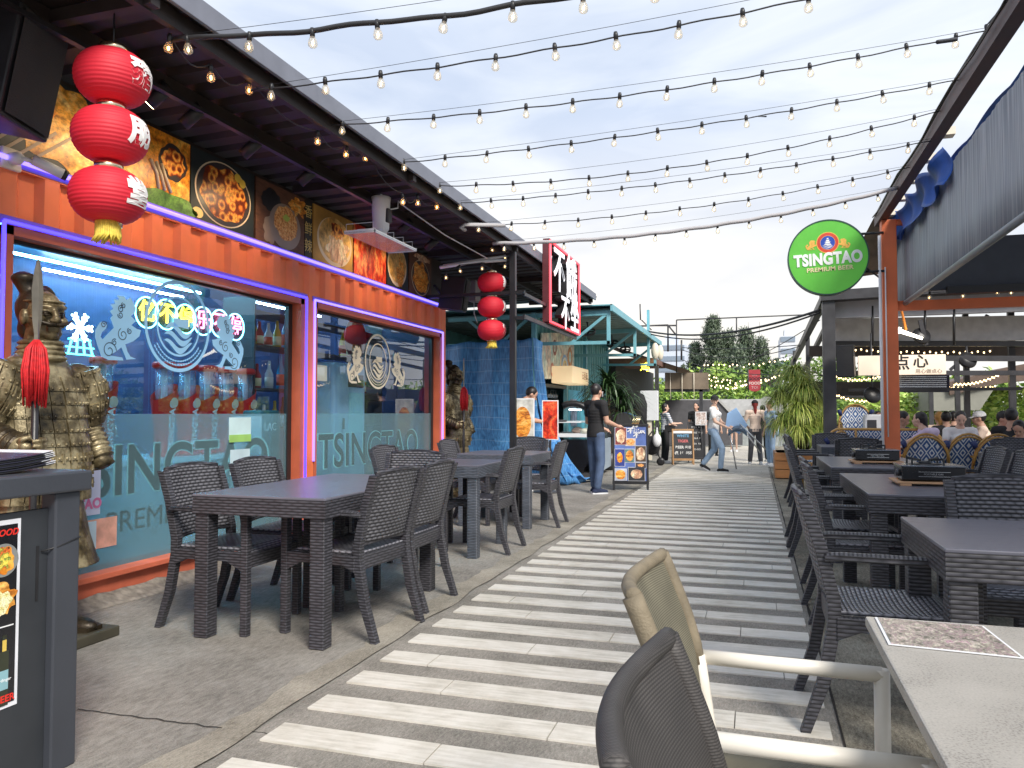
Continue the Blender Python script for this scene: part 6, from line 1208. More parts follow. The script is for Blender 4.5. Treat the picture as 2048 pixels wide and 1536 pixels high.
# ---------------------------------------------------------------- string lights over the path
def string(L_, R_, n_, label, sag, r=.0045, thick=None, x0=0., x1=1., wave=0, start=.4, mcab=None):
    a, b = Vector(L_), Vector(R_); t = thing('string_lights', label, 'string lights', a, 0, 'string lights strung across the path'); f = lambda u: a.lerp(b, u)-Vector((0, 0, sag*4*u*(1-u)))-a
    pts = [f(k/60)+Vector((0, 0, .004*sin(k*1.1)+wave*sin(k*.55))) for k in range(61)]; MB().tube(pts, r, 6).build('cable', mcab or W['cable'], t)
    MB().tube([f(k/10)*1.0+Vector((0, 0, sag*2.2*(k/10)*(1-k/10)+.02)) for k in range(11)], .0016, 4).build('guide_wire', W['cable'], t)
    for k in range(n_):
        u = (k+start)/n_; q = u*60; i = min(59, int(q)); bulb(t, pts[i].lerp(pts[i+1], q-i)+Vector((0, 0, -.018-(r if r > .01 else 0))))
    return t
bl = mat('corrugated_conduit', (.02, .022, .026), .5, var=0); gy = mat('grey_conduit', (.38, .37, .38), .6, var=.05)
string(at(345, 80, X=-2.85), (1.5, 3.9, 3.5), 13, 'string lights on a thick black conduit, nearest the camera at the top', .12, .013, wave=.006, start=.25)
t_ = string(at(500, 182, X=-2.85), (1.5, 4.5, 3.6), 13, 'thin string lights, second row from the top', .085)
string(at(648, 252, X=-2.85), at(1970, 62, X=1.5), 14, 'thin string lights, third row, with a dark connector near the right beam', .09)
string(at(775, 328, X=-2.85), at(1915, 160, X=1.5), 13, 'thin string lights, fourth row over the path', .06)
string(at(850, 372, X=-2.85), at(1880, 222, X=1.5), 13, 'thin string lights, fifth row over the path', .16)
string(at(895, 408, X=-2.85), at(1862, 282, X=1.5), 14, 'thin string lights, sixth row over the path', .075)
string(at(930, 452, X=-2.85), at(1818, 335, X=1.5), 13, 'thin string lights with a white pipe at their left end, seventh row', .12)
string(at(985, 487, X=-2.85), at(1795, 376, X=1.5), 13, 'string lights tied under a thick grey conduit, lowest row', .14, .022, mcab=gy)
cable('dark inline plug on the third string of lights', at(1875, 84, X=1.15), at(1912, 79, X=1.3), 0, .014); cable('dark inline plug on the fourth string of lights', at(1505, 233, X=.1), at(1532, 233, X=.2), 0, .012)
tag(MB().tube([at(930, 460, X=-2.85), at(922, 455, X=-2.85), at(930, 449, X=-2.83), at(1010, 451, X=-2.4)], .02, 8).build('white_pipe', gy), 'white hooked pipe end on the canopy edge above the small lanterns', 'pipe')
# festoon over the far terrace
for k, (a, b, s_, lb) in enumerate((((1400, 722), (1600, 705), .2, 'highest'), ((1400, 740), (1590, 735), .35, 'second'), ((1410, 752), (1560, 745), .25, 'third'), ((1420, 765), (1500, 765), .1, 'fourth, left of the red sign'), ((1640, 768), (1700, 758), .05, 'by the pergola post'))):
    A_, B2 = at(*a, Y=26), at(*b, Y=25); t = thing('string_lights', 'far string of warm glowing bulbs before the trees, '+lb, 'string lights', A_, 0, 'far strings of warm bulbs'); pts = [A_.lerp(B2, u/20)-A_-Vector((0, 0, s_*4*(u/20)*(1-u/20))) for u in range(21)]; MB().tube(pts, .008, 5).build('cable', W['cable'], t)
    if 'fb' not in KIDS: KIDS['fb'] = MB().ell((0, 0, -.03), (.02, .02, .024), 8, 6).mesh('bulb', emis('far_bulb', (1, .75, .45), 3))
    for q in range(1, 20, 1): o = bpy.data.objects.new('bulb', KIDS['fb']); COL.objects.link(o); o.parent = t; o.location = pts[q]+Vector((random.uniform(-.05, .05), 0, random.uniform(-.09, .01)))
# ---------------------------------------------------------------- right side: beam, post, awning
t = thing('steel_frame', 'orange post and long dark beam with bulbs over the right tables', 'frame', (1.6, 10.6, 0)); rb = mat('beam_brown', (.07, .035, .03), .5, var=.3)
def G_(mb, n_, m, b=0): o = mb.build(n_, m, t, b); o.location = (-1.6, -10.6, 0); return o
op = mat('orange_post_paint', (.72, .17, .06), .5, var=.12, scale=3)
G_(MB().box(1.53, 1.70, 10.52, 10.68, 0, 3.60), 'orange_post', op, .006); G_(MB().tube([(1.50, 10.5, 0), (1.50, 10.5, 3.4)], .018, 8).tube([(1.56, 10.49, .9), (1.56, 10.49, 3.0)], .008, 6), 'cable_pipe', W['white'])
G_(MB().box(1.50, 1.60, -.5, 10.9, 3.60, 3.735), 'beam', rb); G_(MB().box(1.52, 5.5, 10.62, 10.7, 2.47, 2.59).box(1.7, 5.5, 10.5, 10.56, 3.52, 3.59), 'cross_beam', op)
G_(MB().tube([(1.50, y*.6, 3.74+.02*sin(y*1.3)) for y in range(19)], .014, 6).tube([(1.47, y*.6, 3.70+.03*sin(y*1.7+1)) for y in range(19)], .008, 6), 'conduit', W['cable'])
mb = MB().add([(1.50, 10.9, 3.73), (1.2, 11.9, 3.1), (1.7, 11.9, 3.15), (1.75, 10.9, 3.73)], [(0, 1, 2, 3)]); G_(mb, 'roof_corner', mat('corner_sheet', (.25, .17, .12), .6, var=.3))
t2 = thing('string_lights', 'warm bulbs clipped along the dark beam on the right', 'string lights', (1.55, 6, 3.4)); q = []
for px, py in ((2018, 22), (1974, 70), (1938, 172), (1911, 212), (1850, 307), (1835, 325), (1796, 384), (1786, 401), (1776, 415), (1772, 430)):
    c = at(px, py, X=1.56); q.append(c-t2.location+Vector((0, 0, .07))); bulb(t2, c-t2.location+Vector((0, 0, .03)))
MB().tube(q, .005, 6).build('cable', W['cable'], t2)
t2 = thing('string_lights', 'warm bulbs under the orange cross beam behind the awning', 'string lights', (2.5, 10.6, 2.85)); q = []
for k, (px, py) in enumerate(((1859, 595), (1926, 592), (1994, 585), (2023, 585), (1992, 570), (1984, 572), (2008, 560), (2031, 560))): c = at(px, py, Y=10.6); bulb(t2, c-t2.location+Vector((0, 0, .03)), 'filament2' if k > 3 else 'filament'); q.append(c-t2.location+Vector((0, 0, .06)))
MB().tube(q, .004, 5).build('cable', W['cable'], t2)
t = thing('awning_blind', 'grey ribbed drop awning with grey bottom roller over the right tables', 'awning', (1.8, 7.5, 3)); aw = mat('grey_awning', (.15, .175, .21), .65, var=.06, scale=2)
m, n, l, p = newmat('ribbed_awning'); tcn = n.new('ShaderNodeTexCoord'); sp = n.new('ShaderNodeSeparateXYZ'); l.new(tcn.outputs['Object'], sp.inputs[0]); nzz = n.new('ShaderNodeTexNoise'); nzz.inputs['Scale'].default_value = 3; mmm = n.new('ShaderNodeMapping'); mmm.inputs['Scale'].default_value = (1, 16, .3); l.new(tcn.outputs['Object'], mmm.inputs[0]); l.new(mmm.outputs[0], nzz.inputs[0])
l.new(ramp(n, l, nzz.outputs[0], [(.35, (.2, .225, .265)), (.55, (.29, .325, .37)), (.66, (.42, .45, .49))]), p.inputs['Base Color']); p.inputs['Roughness'].default_value = .6
MB().solid(220, 3, lambda u, v: (.004*sin(u*420)+.006*sin(u*97), -5.0+9.45*u, -.42+.98*v), .003).build('blind', m, t); MB().tube([(.0, -5.0, -.44), (0, 4.47, -.44)], .032, 12).build('roller', mat('roller_grey', (.2, .23, .25), .4), t)
MB().tube([(-.02, 4.4, .55), (-.02, 4.4, .6)], .02, 6).build('bracket', W['chrome'], t)
t = thing('canopy_roof', 'dark roof with folded blue tarpaulin underside over the right tables', 'roof', (3.5, 7, 3.6)); bt2 = mat('blue_canvas', (.02, .10, .42), .5, var=.35, scale=5, bump=.5, bscale=8)
mb = MB()
MB().sheet(None, 60, 10, lambda u, v: (-1.62+5*v, -6.5+10.9*u, .08+.05*abs(sin(u*28))-.04*v)).build('canvas_underside', bt2, t)
MB().solid(70, 8, lambda u, v: (-1.79+.06*sin(pi*v)+.03*sin(u*31+v*3), 1.1+3.1*u, .10-.36*v+.04*sin(u*24)), .004).build('canvas_folds', bt2, t)
for k in range(5): MB().box(-1.88, -1.74, .8+.75*k, .92+.75*k, .12, .19).build('clip_bracket', W['cream'], t)
MB().box(-1.5, 3.5, 3.45, 3.5, -.92, -.30).build('rear_blind', mat('rear_blind', (.07, .08, .10), .6), t); MB().box(-1.3, 3.5, 3.3, 3.38, -.99, -.9).build('rear_bar', W['black'], t)
# round green sign
sc = at(1655, 516, Y=10.5); t = thing('round_sign', 'round green beer sign with white lettering bracketed to the orange post', 'sign', sc); sg_ = mat('sign_green', (.10, .42, .045), .4, var=.06, emit=(.1, .5, .05), es=.12); R0 = .468
def Dk(name, m, r, y0, y1, c=(0, 0), r_in=0, n_=64, par=None):
    mb = MB(); mb.lathe([(r, y0), (r, y1)] if not r_in else [(r_in, y0), (r, y0), (r, y1), (r_in, y1), (r_in, y0)], n_, cap=not r_in, sm=False); return mb.build(name, m, par or t, rot=(pi/2, 0, 0), loc=(c[0], 0, c[1]))
Dk('sign_face', sg_, R0, -.05, .05); Dk('rim', mat('rim_dark', (.02, .06, .05), .4), R0+.012, -.055, .056, r_in=R0-.004)
goldm = mat('gold_print', (.75, .42, .08), .4, var=.15, scale=40); bluep = mat('blue_print', (.02, .07, .42), .4); redp = mat('red_print', (.6, .06, .03), .4); sw = mat('sign_letter', (.82, .84, .82), .4, var=.03)
ec = (.0, .185)
Dk('emblem_ring', goldm, .135, .05, .053, ec, .125); Dk('emblem_ring', redp, .125, .05, .0525, ec, .09); Dk('emblem_ring', goldm, .09, .05, .053, ec, .086); Dk('emblem_disc', bluep, .086, .05, .0525, ec)
mb = MB(); Y_ = -.0535
for w_, z0_, z1_ in ((.012, .18, .195), (.024, .165, .172), (.02, .15, .165), (.038, .142, .148), (.03, .125, .142), (.045, .105, .12)): mb.add([(-w_, Y_, z0_+.05), (w_, Y_, z0_+.05), (w_*.75, Y_, z1_+.05), (-w_*.75, Y_, z1_+.05)], [(0, 1, 2, 3)])
for k in range(3):
    vs = []
    for i in range(11): u = i/10; z = .15-.014*k+.006*sin(u*6.28+k); ww = .003*sin(pi*u)+.0008; vs += [(-.06+.12*u, Y_-.0003*k, z-ww), (-.06+.12*u, Y_-.0003*k, z+ww)]
    mb.add(vs, [(2*i, 2*i+2, 2*i+3, 2*i+1) for i in range(10)])
mb.build('pavilion_mark', sw, t)
for s in (-1, 1):
    pts = [(s*q[0]*.36, -.0532, .185+q[1]*.29) for q in LION]; MB().add(pts, [tuple(range(len(pts)))]).build('lion_mark', goldm, t)
text('lettering', 'TSINGTAO', .20, sw, t, frame((.0, -.054, -.025), (1, 0, 0.04), (-.04, 0, 1)), .006, .010, .78); text('lettering', 'PREMIUM BEER', .075, mat('sign_gold_text', (.8, .7, .4), .4), t, frame((.02, -.054, -.15), (1, 0, 0.04), (-.04, 0, 1)), .004, .002, 1.08)
for z in (.28, -.20): MB().tube([(.36 if z > 0 else .42, 0, z), (1.55-sc.x, 0, z)], .016, 8).build('bracket_arm', W['black'], t)
MB().tube([(.43, .02, -.13), (1.5-sc.x, .05, -.27)], .012, 6).build('bracket_brace', W['dark'], t)

# ---------------------------------------------------------------- right tables and chairs
table(.575, 1.45, 2.80, 3.60, 'charcoal table at the right edge just beyond the grey stone-top table', TR)
table(.575, 1.36, 4.55, 6.05, 'charcoal table carrying the nearer gas stove', TR); table(.575, 1.36, 6.68, 8.3, 'charcoal table carrying the farther gas stove', TR)
table(.80, 1.6, 10.6, 11.4, 'small table with a slatted chair behind, before the planter', TR, W['wickblue']); table(2.35, 3.5, 8.9, 9.75, 'slate table at the right edge beyond the stoves', TR, W['wickblue'])
chair(.50, 3.37, E_, 'wicker armchair at the stone-top table side, big in the right foreground', GR)
chair(.62, 4.98, E_+.03, 'wicker armchair on the path side of the nearer stove table, closer one', GR); chair(.64, 5.6, E_, 'wicker armchair on the path side of the nearer stove table, farther one', GR)
chair(.60, 7.1, E_, 'wicker armchair on the path side of the farther stove table, closer one', GR); chair(.61, 7.75, E_, 'wicker armchair on the path side of the farther stove table, farther one', GR)
chair(.74, 10.75, E_, 'wicker armchair on the path side of the small table, closer one', GR); chair(.74, 11.3, E_+.1, 'wicker armchair on the path side of the small table, farther one', GR)
chair(1.13, 3.92, S_, 'wide-backed wicker armchair facing the camera behind the nearest right table', GR)
chair(1.78, 5.05, Wt_-.1, 'wicker armchair right of the nearer stove table, at the photo edge', GR); chair(1.75, 5.65, Wt_, 'wicker armchair right of the nearer stove, its back turned to the planters', GR)
chair(1.72, 7.1, Wt_, 'wicker armchair right of the farther stove table, closer one', GR); chair(1.70, 7.75, Wt_+.1, 'wicker armchair right of the farther stove table, beside the orange post', GR)
chair(1.16, 10.3, N_, 'wicker chair with dark back to the camera at the small table', GR); chair(2.9, 10.1, S_, 'wicker chair with wide back behind the slate table at the right edge', GR); chair(1.05, 11.9, S_, 'wicker chair with pale back before the patterned sofa', GR)
# stoves on trays
def stove(loc, rz, lb, lb2):
    t = thing('gas_stove', lb, 'stove', (loc[0], loc[1], loc[2]+.026), rz, 'portable gas stoves'); MB().box(-.17, .17, -.135, .135, .006, .085).build('stove_body', mat('stove_black', (.012, .012, .014), .25), t, .006)
    MB().box(-.175, .175, -.14, .14, .085, .094).build('top_plate', mat('stove_plate', (.2, .22, .25), .25, metal=.8), t, .003); MB().lathe([(.10, .094), (.09, .10), (.06, .1)], 24, (-.02, 0, 0)).build('drip_ring', W['black'], t); MB().lathe([(.035, .1), (.035, .115)], 18, (-.02, 0, 0)).build('burner', W['dark'], t)
    mb = MB()
    for k in range(4): a = pi/4+k*pi/2; mb.bar((-.02+.04*cos(a), .04*sin(a), .12), (-.02+.12*cos(a), .12*sin(a), .13), .01, .012).bar((-.02+.12*cos(a), .12*sin(a), .094), (-.02+.12*cos(a), .12*sin(a), .13), .01)
    mb.build('pan_support', W['black'], t); MB().lathe([(.02, .0), (.02, .02)], 16).build('knob', W['dark'], t, rot=(0, -pi/2, 0), loc=(-.17, -.06, .045))
    MB().box(-.08, .09, -.1375, -.1352, .055, .058).box(-.08, .09, -.1375, -.1352, .028, .031).build('trim_line', W['chrome'], t); text('lettering', 'PORTABLE GAS', .015, W['chrome'], t, frame((0, -.1365, .043), (1, 0, 0), (0, 0, 1)), .0008)
    s = thing('wooden_tray', lb2, 'tray', loc, rz, 'wooden stove trays'); w2 = mat('tray_wood', (.55, .32, .17), .5, var=.12); MB().box(-.2, .2, -.15, .15, .012, .025).build('board', w2, s, .003)
    for x in (-.15, .15): MB().box(x-.03, x+.03, -.15, .15, .0, .012).build('foot', w2, s)
stove((1.0, 5.25, .766), .0, 'black portable gas stove with steel top, nearer of the two', 'pale wooden tray under the nearer stove'); stove((.98, 7.3, .766), .0, 'black portable gas stove with steel top, farther of the two', 'pale wooden tray under the farther stove')

# ---------------------------------------------------------------- foreground stone-top table, mat, sling chairs
m, n, l, p = newmat('speckled_stone'); tcn = n.new('ShaderNodeTexCoord'); a1 = n.new('ShaderNodeTexNoise'); a1.inputs['Scale'].default_value = 260; a1.inputs['Detail'].default_value = 4; l.new(tcn.outputs['Object'], a1.inputs[0]); a2 = n.new('ShaderNodeTexNoise'); a2.inputs['Scale'].default_value = 7; a2.inputs['Detail'].default_value = 5; l.new(tcn.outputs['Object'], a2.inputs[0])
sv = M_(n, l, 'ADD', M_(n, l, 'MULTIPLY', a1.outputs[0], .62), M_(n, l, 'MULTIPLY', a2.outputs[0], .38)); l.new(ramp(n, l, sv, [(.36, (.2, .185, .165)), (.44, (.33, .31, .275)), (.62, (.40, .375, .335))]), p.inputs['Base Color']); p.inputs['Roughness'].default_value = .4; stone = m
t = thing('stone_top_table', 'pale speckled stone-top table in the bottom right corner', 'table', (.65, 1.2, 0)); MB().box(-.43, .6, -.75, .625, .742, .765).build('tabletop', stone, t, .004); MB().tube([(0.1, 0, .02), (0.1, 0, .74)], .04, 16).box(-.2, .4, -.3, .3, 0, .02).build('pedestal', W['dark'], t)
def pm_(u, v): a, b, c, d = Vector((.233, 1.608, .767)), Vector((.449, 1.588, .767)), Vector((.237, 1.81, .767)), Vector((.437, 1.80, .767)); return a.lerp(b, u).lerp(c.lerp(d, u), v)
t = thing('placemat', 'laminated placemat printed with faded flowers on the stone-top table', 'placemat', (.34, 1.7, .767)); o = MB().solid(4, 4, lambda u, v: pm_(u, v), .0015, False).build('laminate', W['white'], t); o.location = -t.location
o = MB().solid(4, 4, lambda u, v: pm_(.025+.95*u, .025+.95*v)+Vector((0, 0, .0013)), .0008, False).build('print', food('flower_print', [(.36, (.14, .13, .1)), (.43, (.36, .33, .27)), (.48, (.3, .2, .22)), (.53, (.28, .26, .2)), (.58, (.5, .46, .38)), (.68, (.42, .25, .3))], 75, 'N', (1, .6, 1)), t); o.location = -t.location
sling = wicker('taupe_sling', (.125, .115, .08), (.07, .063, .043), ru=.007, rv=.0042, bump=.12, rough=.65, thin=.7); slingd = wicker('charcoal_sling', (.042, .038, .036), (.02, .018, .017), ru=.007, rv=.0042, bump=.12, rough=.6, thin=.7); pipe = mat('cream_tube', (.72, .68, .60), .35, var=.06, scale=9); sedge = mat('rusty_edge', (.20, .165, .11), .7, var=.3, scale=14, bump=.3, bscale=200)
def sling_chair(y0, y1, dx, fab, edgem, label):
    t = thing('sling_chair', label, 'chair', (.1+dx, (y0+y1)/2, 0), 0, 'tube-framed sling chairs in the foreground'); h = (y1-y0)/2
    for s in (-1, 1):
        yy = s*h; ya = s*(h+.012)
        MB().tube([(-.231, yy, .645), (-.219, yy, .56), (-.205, yy, .46), (-.19, yy, .40), (-.24, yy, 0)], .0165, 14).build('leg', pipe, t)
        MB().tube([(-.235, ya, .638), (-.1, ya, .636), (.155, ya, .634)], .0165, 14).tube([(.155, ya, .645), (.155, ya, .40), (.157, ya, 0)], .0165, 14).build('armrest', pipe, t)
    def bk(u, v):
        y = -h+2*h*u; q = [(-.205, .46), (-.222, .56), (-.235, .66), (-.258, .74), (-.285, .81), (-.31, .87)]; k = v*5; i = min(4, int(k)); f = k-i; x = q[i][0]*(1-f)+q[i+1][0]*f; z = q[i][1]*(1-f)+q[i+1][1]*f
        return (x-.038*sin(pi*u)*(.35+.65*v), y, z-.012*sin(pi*u)*v)
    MB().solid(20, 16, bk, .006).build('backrest', fab, t)
    pts = [Vector(bk(k/20, 1)) for k in range(21)]; MB().tube(pts, .015, 10).build('back_hem', edgem, t)
    for u in (0, 1): MB().tube([Vector(bk(u, k/12))+Vector((-.004, 0, 0)) for k in range(4, 13)], .0195, 10).build('side_hem', edgem, t)
    MB().solid(14, 10, lambda u, v: (-.2+.4*v, -h+2*h*u, .43-.03*sin(pi*u)+.01*v), .006).build('seat', fab, t)
    MB().tube([(-.2, -h, .42), (-.2, h, .42)], .0145, 10).tube([(.155, -h, .42), (.155, h, .42)], .0145, 10).build('seat_frame', pipe, t)
    return t
sling_chair(1.405, 1.845, 0, sling, sedge, 'cream-framed chair with worn taupe sling back at the stone-top table'); sling_chair(.72, 1.17, .085, slingd, slingd, 'chair with dark charcoal sling back nearest the camera')

# ---------------------------------------------------------------- terrace beyond: planters, bistro seats, diners
pw2 = pw
for k, (x, y, w_) in enumerate(((2.2, 12.2, 1.5), (3.9, 12.2, 1.6), (5.6, 12.2, 1.6))):
    t = thing('planter_box', 'low wooden bench box under the bistro chairs, %s' % ('behind the orange post', 'in the middle', 'farthest right')[k], 'planter', (x, y, 0), 0, 'low wooden boxes of the terrace')
    for q in range(3): MB().box(-w_/2, w_/2, -.2, .2, .02+.17*q, .18+.17*q).build('slat', pw2, t, .008)
m, n, l, p = newmat('diamond_weave'); uv = n.new('ShaderNodeTexCoord'); sp = n.new('ShaderNodeSeparateXYZ'); l.new(uv.outputs['Object'], sp.inputs[0])
fx_ = M_(n, l, 'ABSOLUTE', M_(n, l, 'SUBTRACT', M_(n, l, 'FRACT', M_(n, l, 'DIVIDE', sp.outputs[0], .13)), .5)); fy_ = M_(n, l, 'ABSOLUTE', M_(n, l, 'SUBTRACT', M_(n, l, 'FRACT', M_(n, l, 'DIVIDE', M_(n, l, 'ADD', sp.outputs[2], M_(n, l, 'MULTIPLY', sp.outputs[1], 1.0)), .15)), .5)); dd_ = M_(n, l, 'ADD', fx_, fy_)
r_ = n.new('ShaderNodeValToRGB'); r_.color_ramp.interpolation = 'CONSTANT'; e = r_.color_ramp.elements; wv, bv = (.72, .75, .76, 1), (.03, .10, .28, 1)
while len(e) < 6: e.new(.5)
for i, (ps, c) in enumerate(((0, bv), (.15, wv), (.29, bv), (.46, wv), (.58, bv), (.8, wv))): e[i].position = ps; e[i].color = c
l.new(dd_, r_.inputs[0]); l.new(r_.outputs[0], p.inputs['Base Color']); p.inputs['Roughness'].default_value = .5; dia = m
rat = mat('rattan', (.48, .27, .07), .4, var=.15, scale=20); navb = mat('navy_wrap', (.015, .03, .13), .5)
def bistro(loc, rz, label):       # sitter faces +Y
    t = thing('bistro_chair', label, 'chair', loc, rz, 'patterned bistro chairs'); w_ = .24
    def bk(u, v): x = (u-.5)*2*w_*(1-.0*v); top = .44+.46*v*(1-.45*(abs(u-.5)*2)**2.5); return (x, -.2-.09*v-.05*sin(pi*u), top)
    MB().solid(14, 12, bk, .012).build('backrest', dia, t)
    arc = [Vector((-.27, -.12, .0)), Vector((-.27, -.2, .44))]+[Vector((-.27*cos(pi*k/12), -.24-.08*sin(pi*k/12)**.5, .55+.37*sin(pi*k/12))) for k in range(13)]+[Vector((.27, -.2, .44)), Vector((.27, -.12, 0))]
    MB().tube(arc, .017, 8).tube([p_+Vector((0, -.02, -.035)) for p_ in arc[2:15]], .014, 8).build('frame', rat, t)
    for s in (-1, 1): MB().tube([(s*.24, -.29, .74), (s*.265, -.25, .82)], .035, 8).build('wrap', navb, t); MB().tube([(s*.25, -.2, .62), (s*.29, .0, .64), (s*.27, .18, .6), (s*.22, .2, .0)], .015, 8).build('armrest', rat, t)
    MB().solid(8, 8, lambda u, v: ((u-.5)*.46, -.2+.42*v, .46), .03).build('seat', dia, t); MB().tube([(-.23, .2, .44), (.23, .2, .44), (.23, -.2, .44), (-.23, -.2, .44), (-.23, .2, .44)], .015, 8).build('seat_frame', rat, t); return t
b0 = bistro((2.12, 11.55, .0), 0, 'bistro chair with diamond weave, back to camera, right of the orange post')
for (x, y, rz, lb) in ((2.62, 11.75, .1, 'bistro chair, back to camera, second right of the orange post'), (2.95, 11.6, 0, 'bistro chair, back to camera, in front of the woman in white'), (3.65, 12.9, .2, 'bistro chair behind the man in coral'), (3.35, 11.75, -.2, 'bistro chair beside the boy in black at the right edge'), (1.66, 14.3, pi, 'bistro chair facing the camera, set high behind the patterned sofa'), (2.45, 13.6, .3, 'bistro chair half hidden by the lilac-shirted woman'), (.98, 12.6, .8, 'bistro chair left of the patterned sofa')):
    dup(b0, (x, y, .42 if 'set high' in lb else .0), rz, lb)
t = thing('bistro_sofa', 'long sofa with blue diamond weave back and rattan rim left of the orange post', 'sofa', (1.62, 12.5, 0))
def sb_(u, v): return (-.62+1.25*u, -.05*v, .42+.52*v*(1-.35*max(0, 1-u*7)**2))
MB().solid(24, 8, sb_, .03).build('backrest', dia, t); MB().tube([Vector(sb_(u/24, 1))+Vector((0, 0, .01)) for u in range(25)], .022, 8).build('rim', rat, t); MB().box(-.6, .6, .0, .6, .3, .44).build('seat', dia, t); MB().box(-.6, .6, .02, .6, .02, .3).build('base', pw2, t)
for k, u in enumerate((.0, .33, .66, 1)): MB().tube([Vector(sb_(u, 0))+Vector((0, -.03, -.4)), Vector(sb_(u, 1))+Vector((0, -.03, 0))], .015, 6).build('upright', rat, t)
# diners
SIT = dict(head=(0, .08, 1.16), neck=(0, .04, 1.02), chest=(0, .02, .87), waist=(0, -.02, .66), hip=(0, -.04, .52), sr=(.18, .03, .97), sl=(-.18, .03, .97), er=(.24, .16, .74), el=(-.24, .16, .74), wr=(.12, .38, .76), wl=(-.12, .38, .76), hr=(.09, .02, .5), hl=(-.09, .02, .5), kr=(.12, .42, .48), kl=(-.12, .42, .48), ar=(.12, .38, .09), al=(-.12, .38, .09))
def sit(label, c, rz, shirt, **kw):
    J = dict(SIT); J.update(kw.pop('J', {})); return person(label, (c[0], c[1], c[2] if len(c) > 2 else 0), rz, J, kw.pop('sc', .95), shirt, kw.pop('pants', denim), None, fingers=False, vox=.014, group='diners on the terrace', **kw)
sit('man in navy t-shirt leaning at the terrace table right of the orange post', (2.03, 12.75), radians(-130), navyc, J=dict(look=(-.3, .6, -.35)))
sit('woman in lilac shirt with ponytail leaning left towards the man in navy', (2.42, 12.35), radians(62), lilac, longhair=.15, female=True, J=dict(look=(0, 1, 0), chest=(0, .1, .87), neck=(0, .14, 1.02), head=(0, .19, 1.15), el=(-.2, .35, .78), wl=(-.05, .62, .78)), skin='skin2')
sit('woman in white t-shirt looking down, facing the camera', (2.90, 13.0), radians(178), wht, longhair=.1, female=True, J=dict(look=(0, 1, -.5)), skin='skin2'); sit('man in coral t-shirt with short black hair looking right', (3.38, 12.9), radians(-125), redc, J=dict(look=(.1, 1, -.2)))
sit('person in white cap sitting behind the man in coral', (3.50, 14.1), radians(80), crm, cap=wht, J=dict(look=(0, 1, -.1))); sit('man in black t-shirt seen from behind, near the right edge', (3.28, 12.0), radians(-35), blk, J=dict(look=(0, 1, -.1)), sc=.98)
sit('boy in black looking down at the right edge, facing the camera', (3.18, 11.2), radians(150), blk, sc=.86, J=dict(look=(0, .8, -.7))); sit('person in navy whose arm reaches in at the right edge', (3.62, 11.1), radians(75), navyc, J=dict(wl=(-.1, .55, .80)))
sit('person with long blond hair far behind the terrace', (3.10, 15.2), radians(10), crm, longhair=.3, female=True, haircol=mat('blond_hair', (.5, .27, .08), .5, var=.2)); sit('dark-haired person seen from behind, under the square black canopy', (2.99, 14.2), 0, blk); sit('dark-haired person behind the woman in white', (3.25, 15), radians(-20), blk)
sit('dark-haired person left of the blond one, facing away', (2.73, 14.6), radians(15), navyc, sc=.9); sit('small dark-haired person left of the high bistro chair', (1.42, 14.8), radians(180), blk, sc=.78); sit('fair-haired person low beside the high bistro chair', (1.28, 15.3), radians(200), crm, sc=.74, haircol=mat('fair_hair', (.35, .25, .12), .5))
sit('person in brown partly hidden behind the orange post', (1.92, 14.2), radians(200), mat('brown_cotton', (.12, .06, .04), .85), skin='skin')
for k, (x, y, lb) in enumerate(((2.25, 12.6, 'between the man in navy and the lilac-shirted woman'), (3.15, 12.4, 'before the woman in white'), (3.6, 11.6, 'by the boy in black'))):
    t = thing('dining_table', 'white-topped terrace table '+lb, 'table', (x, y, 0), 0, 'white-topped terrace tables'); MB().box(-.32, .32, -.28, .28, .69, .72).build('tabletop', W['white'], t, .01); MB().tube([(0, 0, 0), (0, 0, .69)], .03, 8).build('pedestal', W['dark'], t)
t = thing('platform', 'low dark wooden platform carrying the single high bistro chair', 'platform', (1.66, 14.3, 0)); MB().box(-.4, .4, -.4, .4, .36, .42).build('deck', pw2, t, .005)
for sx in (-1, 1):
    for sy in (-1, 1): MB().box(sx*.36-.03, sx*.36+.03, sy*.36-.03, sy*.36+.03, 0, .36).build('leg', W['dark'], t)
t = thing('air_cooler', 'white portable air cooler behind the patterned sofa', 'air cooler', (1.86, 13.9, 0)); MB().box(-.16, .16, -.12, .12, .03, 1.17).build('cooler_body', W['white'], t, .03); MB().box(-.12, .02, -.125, -.12, .85, 1.08).build('vent', W['dark'], t)

# ---------------------------------------------------------------- black pergola
t = thing('pergola', 'black steel pergola with grey roll-up awnings over the far terrace', 'pergola', (1.1, 13.5, 0)); PY = 13.5
def Z_(mb, n_, m, b=0): o = mb.build(n_, m, t, b); o.location = (-1.1, -13.5, 0); return o
def hb_(y0, y1, xa, xb, m, n_, d=.1, Y=PY, slope=0.0):
    a, b = at(xa, (y0+y1)/2, Y=Y), at(xb, (y0+y1)/2+slope, Y=Y); h = (y1-y0)/1550*Y*1.02; Z_(MB().bar(a, b, d, h), n_, m)
Z_(MB().box(1.06, 1.25, PY-.1, PY+.1, 0, 3.05), 'post', W['dark'], .006)
for px, Y in ((1617, 19), (1590, 24), (1934, 16), (2025, 14.5), (1915, 18), (1862, 20), (1787, 19)): a = at(px, 800, Y=Y); Z_(MB().box(a.x-.045, a.x+.045, Y-.045, Y+.045, 0, 3.0), 'post', W['dark'])
gyw = mat('grey_vinyl', (.36, .36, .38), .5, var=.1); gut = mat('grey_gutter', (.6, .58, .55), .5, var=.15)
